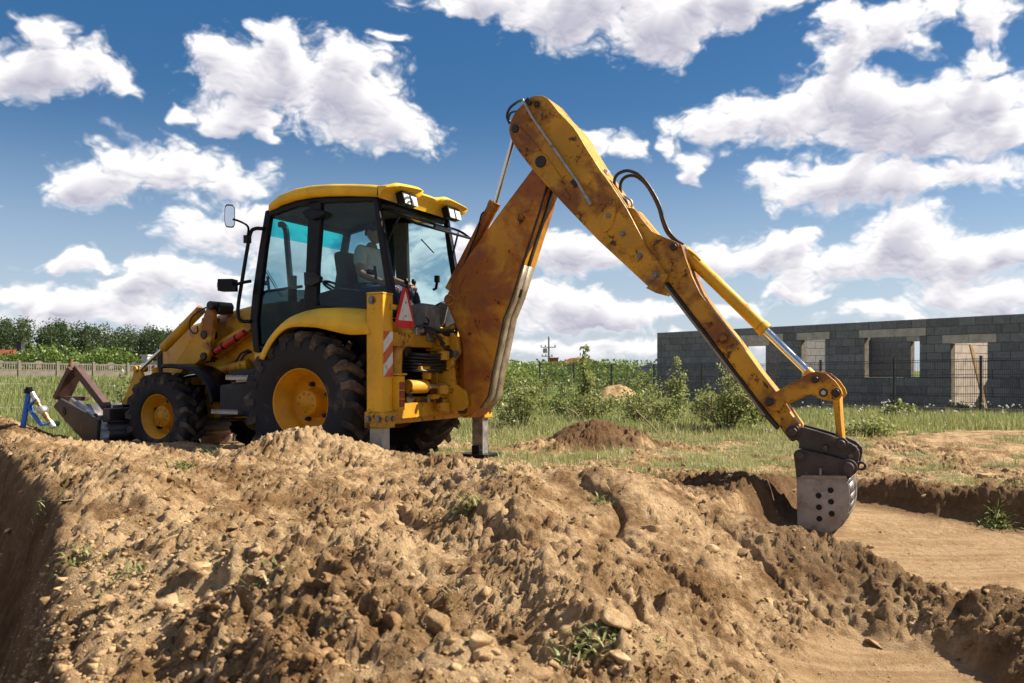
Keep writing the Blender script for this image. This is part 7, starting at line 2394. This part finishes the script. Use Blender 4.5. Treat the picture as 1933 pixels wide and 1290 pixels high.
# x forward of the machine: the person looks towards -x
hip = (-0.10, 0.0, 1.90); bel = (-0.13, 0, 2.02); chest = (-0.10, 0, 2.24); neck = (-0.12, 0, 2.40)
shN, shF = (-0.11, 0.19, 2.34), (-0.11, -0.19, 2.34)
elN, elF = (-0.16, 0.28, 2.08), (-0.20, -0.26, 2.06)
haN = P3(738, 540, 0.32); haF = P3(776, 541, 0.12)
headc = (-0.16, 0.0, 2.56)
legs = [((-0.16, 0.10, 1.87), (-0.58, 0.14, 1.90), (-0.66, 0.14, 1.48), (-0.76, 0.14, 1.42)), ((-0.16, -0.10, 1.87), (-0.58, -0.14, 1.90), (-0.66, -0.14, 1.48), (-0.76, -0.14, 1.42))]
bv = [hip, bel, chest, neck, (-0.135, 0, 2.46), shN, elN, tuple(haN), shF, elF, tuple(haF)] + [p for l_ in legs for p in l_]
be = [(0, 1), (1, 2), (2, 3), (3, 4), (2, 5), (5, 6), (6, 7), (2, 8), (8, 9), (9, 10), (0, 11), (11, 12), (12, 13), (13, 14), (0, 15), (15, 16), (16, 17), (17, 18)]
br = [(0.15, 0.12), (0.15, 0.13), (0.15, 0.12), 0.06, 0.055, 0.065, 0.046, 0.032, 0.065, 0.046, 0.032, 0.085, 0.062, 0.05, 0.04, 0.085, 0.062, 0.05, 0.04]
skin_mesh('body', bv, be, br, 0, M_SKIN)
# shirt over the trunk and upper arms
sv = [(-0.11, 0, 1.90), bel, chest, (-0.12, 0, 2.365), shN, tuple(Vector(shN).lerp(Vector(elN), 0.72)), shF, tuple(Vector(shF).lerp(Vector(elF), 0.72))]
skin_mesh('shirt', sv, [(0, 1), (1, 2), (2, 3), (2, 4), (4, 5), (2, 6), (6, 7)], [(0.175, 0.15), (0.178, 0.155), (0.172, 0.140), 0.075, 0.088, 0.074, 0.088, 0.074], 0, M_SHIRT)
tv = [(-0.11, 0, 1.90)] + [p for l_ in legs for p in l_[:3]]
skin_mesh('trousers', tv, [(0, 1), (1, 2), (2, 3), (0, 4), (4, 5), (5, 6)], [(0.165, 0.13), 0.10, 0.075, 0.06, 0.10, 0.075, 0.06], 0, M_JEANS)
# head: skull, jaw, nose, ears, hair; face towards -x
mb = MB()
rows = []
for i in range(15):
    t = math.pi * i / 14
    z = math.cos(t) * 0.125
    row = []
    for j in range(20):
        a = 2 * math.pi * j / 20
        rx = 0.098 * math.sin(t) ** 0.85; ry = 0.078 * math.sin(t) ** 0.85
        x_ = math.cos(a) * rx; y_ = math.sin(a) * ry
        if z < -0.02:
            k_ = (-z - 0.02) / 0.105
            y_ *= 1 - 0.32 * k_; x_ = x_ * (1 - 0.15 * k_) - 0.022 * k_
        if abs(a - math.pi) < 0.34 and -0.035 < z < 0.03:
            x_ -= 0.020 * (1 - abs(a - math.pi) / 0.34) * (1 - abs(z + 0.012) / 0.05)      # nose
        if 0.3 < abs(a - math.pi) < 0.7 and 0.005 < z < 0.035:
            x_ += 0.008                                                                       # eye sockets
        if abs(a - math.pi) < 0.4 and -0.072 < z < -0.055:
            x_ += 0.005                                                                       # mouth
        row.append((headc[0] + x_, headc[1] + y_, headc[2] + z))
    rows.append(row)
mb.grid(rows, 0, True, True)
for sg in (1, -1):
    mb.lathe([(-0.008, 0.001), (-0.008, 0.026), (0.008, 0.03), (0.012, 0.016), (0.012, 0.001)], 10, (headc[0] + 0.012, headc[1] + sg * 0.078, headc[2] - 0.005))
    mb.box((headc[0] - 0.086, headc[1] + sg * 0.030, headc[2] + 0.016), (0.008, 0.024, 0.010), None, 1)
head = mb.build('head', [M_SKIN, M_HAIR], person)
mb = MB(); rows2 = []
for i in range(9):
    t = math.pi * 0.52 * i / 8
    rows2.append([(headc[0] + 0.012 + math.cos(a) * 0.104 * math.sin(t), headc[1] + math.sin(a) * 0.086 * math.sin(t), headc[2] + 0.012 + math.cos(t) * 0.124 - (0.03 * math.sin(t) if math.cos(a) > 0 else 0)) for a in np.linspace(0, 2 * math.pi, 20, endpoint=False)])
mb.grid(rows2, 0, True, True); mb.build('hair', M_HAIR, person)
# hands closed round the lever knobs
for (hp, el_) in ((haN, Vector(elN)), (haF, Vector(elF))):
    d = (hp - el_).normalized(); up = Vector((0, 0, 1)); sd_ = d.cross(up).normalized(); nn = sd_.cross(d).normalized()
    hv = [hp - d * 0.02, hp + d * 0.045]; hed = [(0, 1)]; hr = [(0.030, 0.020), (0.038, 0.022)]
    for k in range(4):
        o_ = sd_ * (0.027 - 0.018 * k); ln = (0.030, 0.034, 0.032, 0.026)[k]
        i = len(hv)
        hv += [hp + d * 0.075 + o_ + nn * 0.004, hp + d * (0.075 + ln) + o_ - nn * 0.012, hp + d * (0.070 + ln * 0.8) + o_ - nn * 0.040]
        hed += [(1, i), (i, i + 1), (i + 1, i + 2)]; hr += [0.0095, 0.0085, 0.0075]
    i = len(hv); hv += [hp + d * 0.02 + sd_ * 0.036 - nn * 0.008, hp + d * 0.05 + sd_ * 0.046 - nn * 0.03]; hed += [(0, i), (i, i + 1)]; hr += [0.011, 0.009]
    skin_mesh('hand', [tuple(v) for v in hv], hed, hr, 0, M_SKIN, 1)
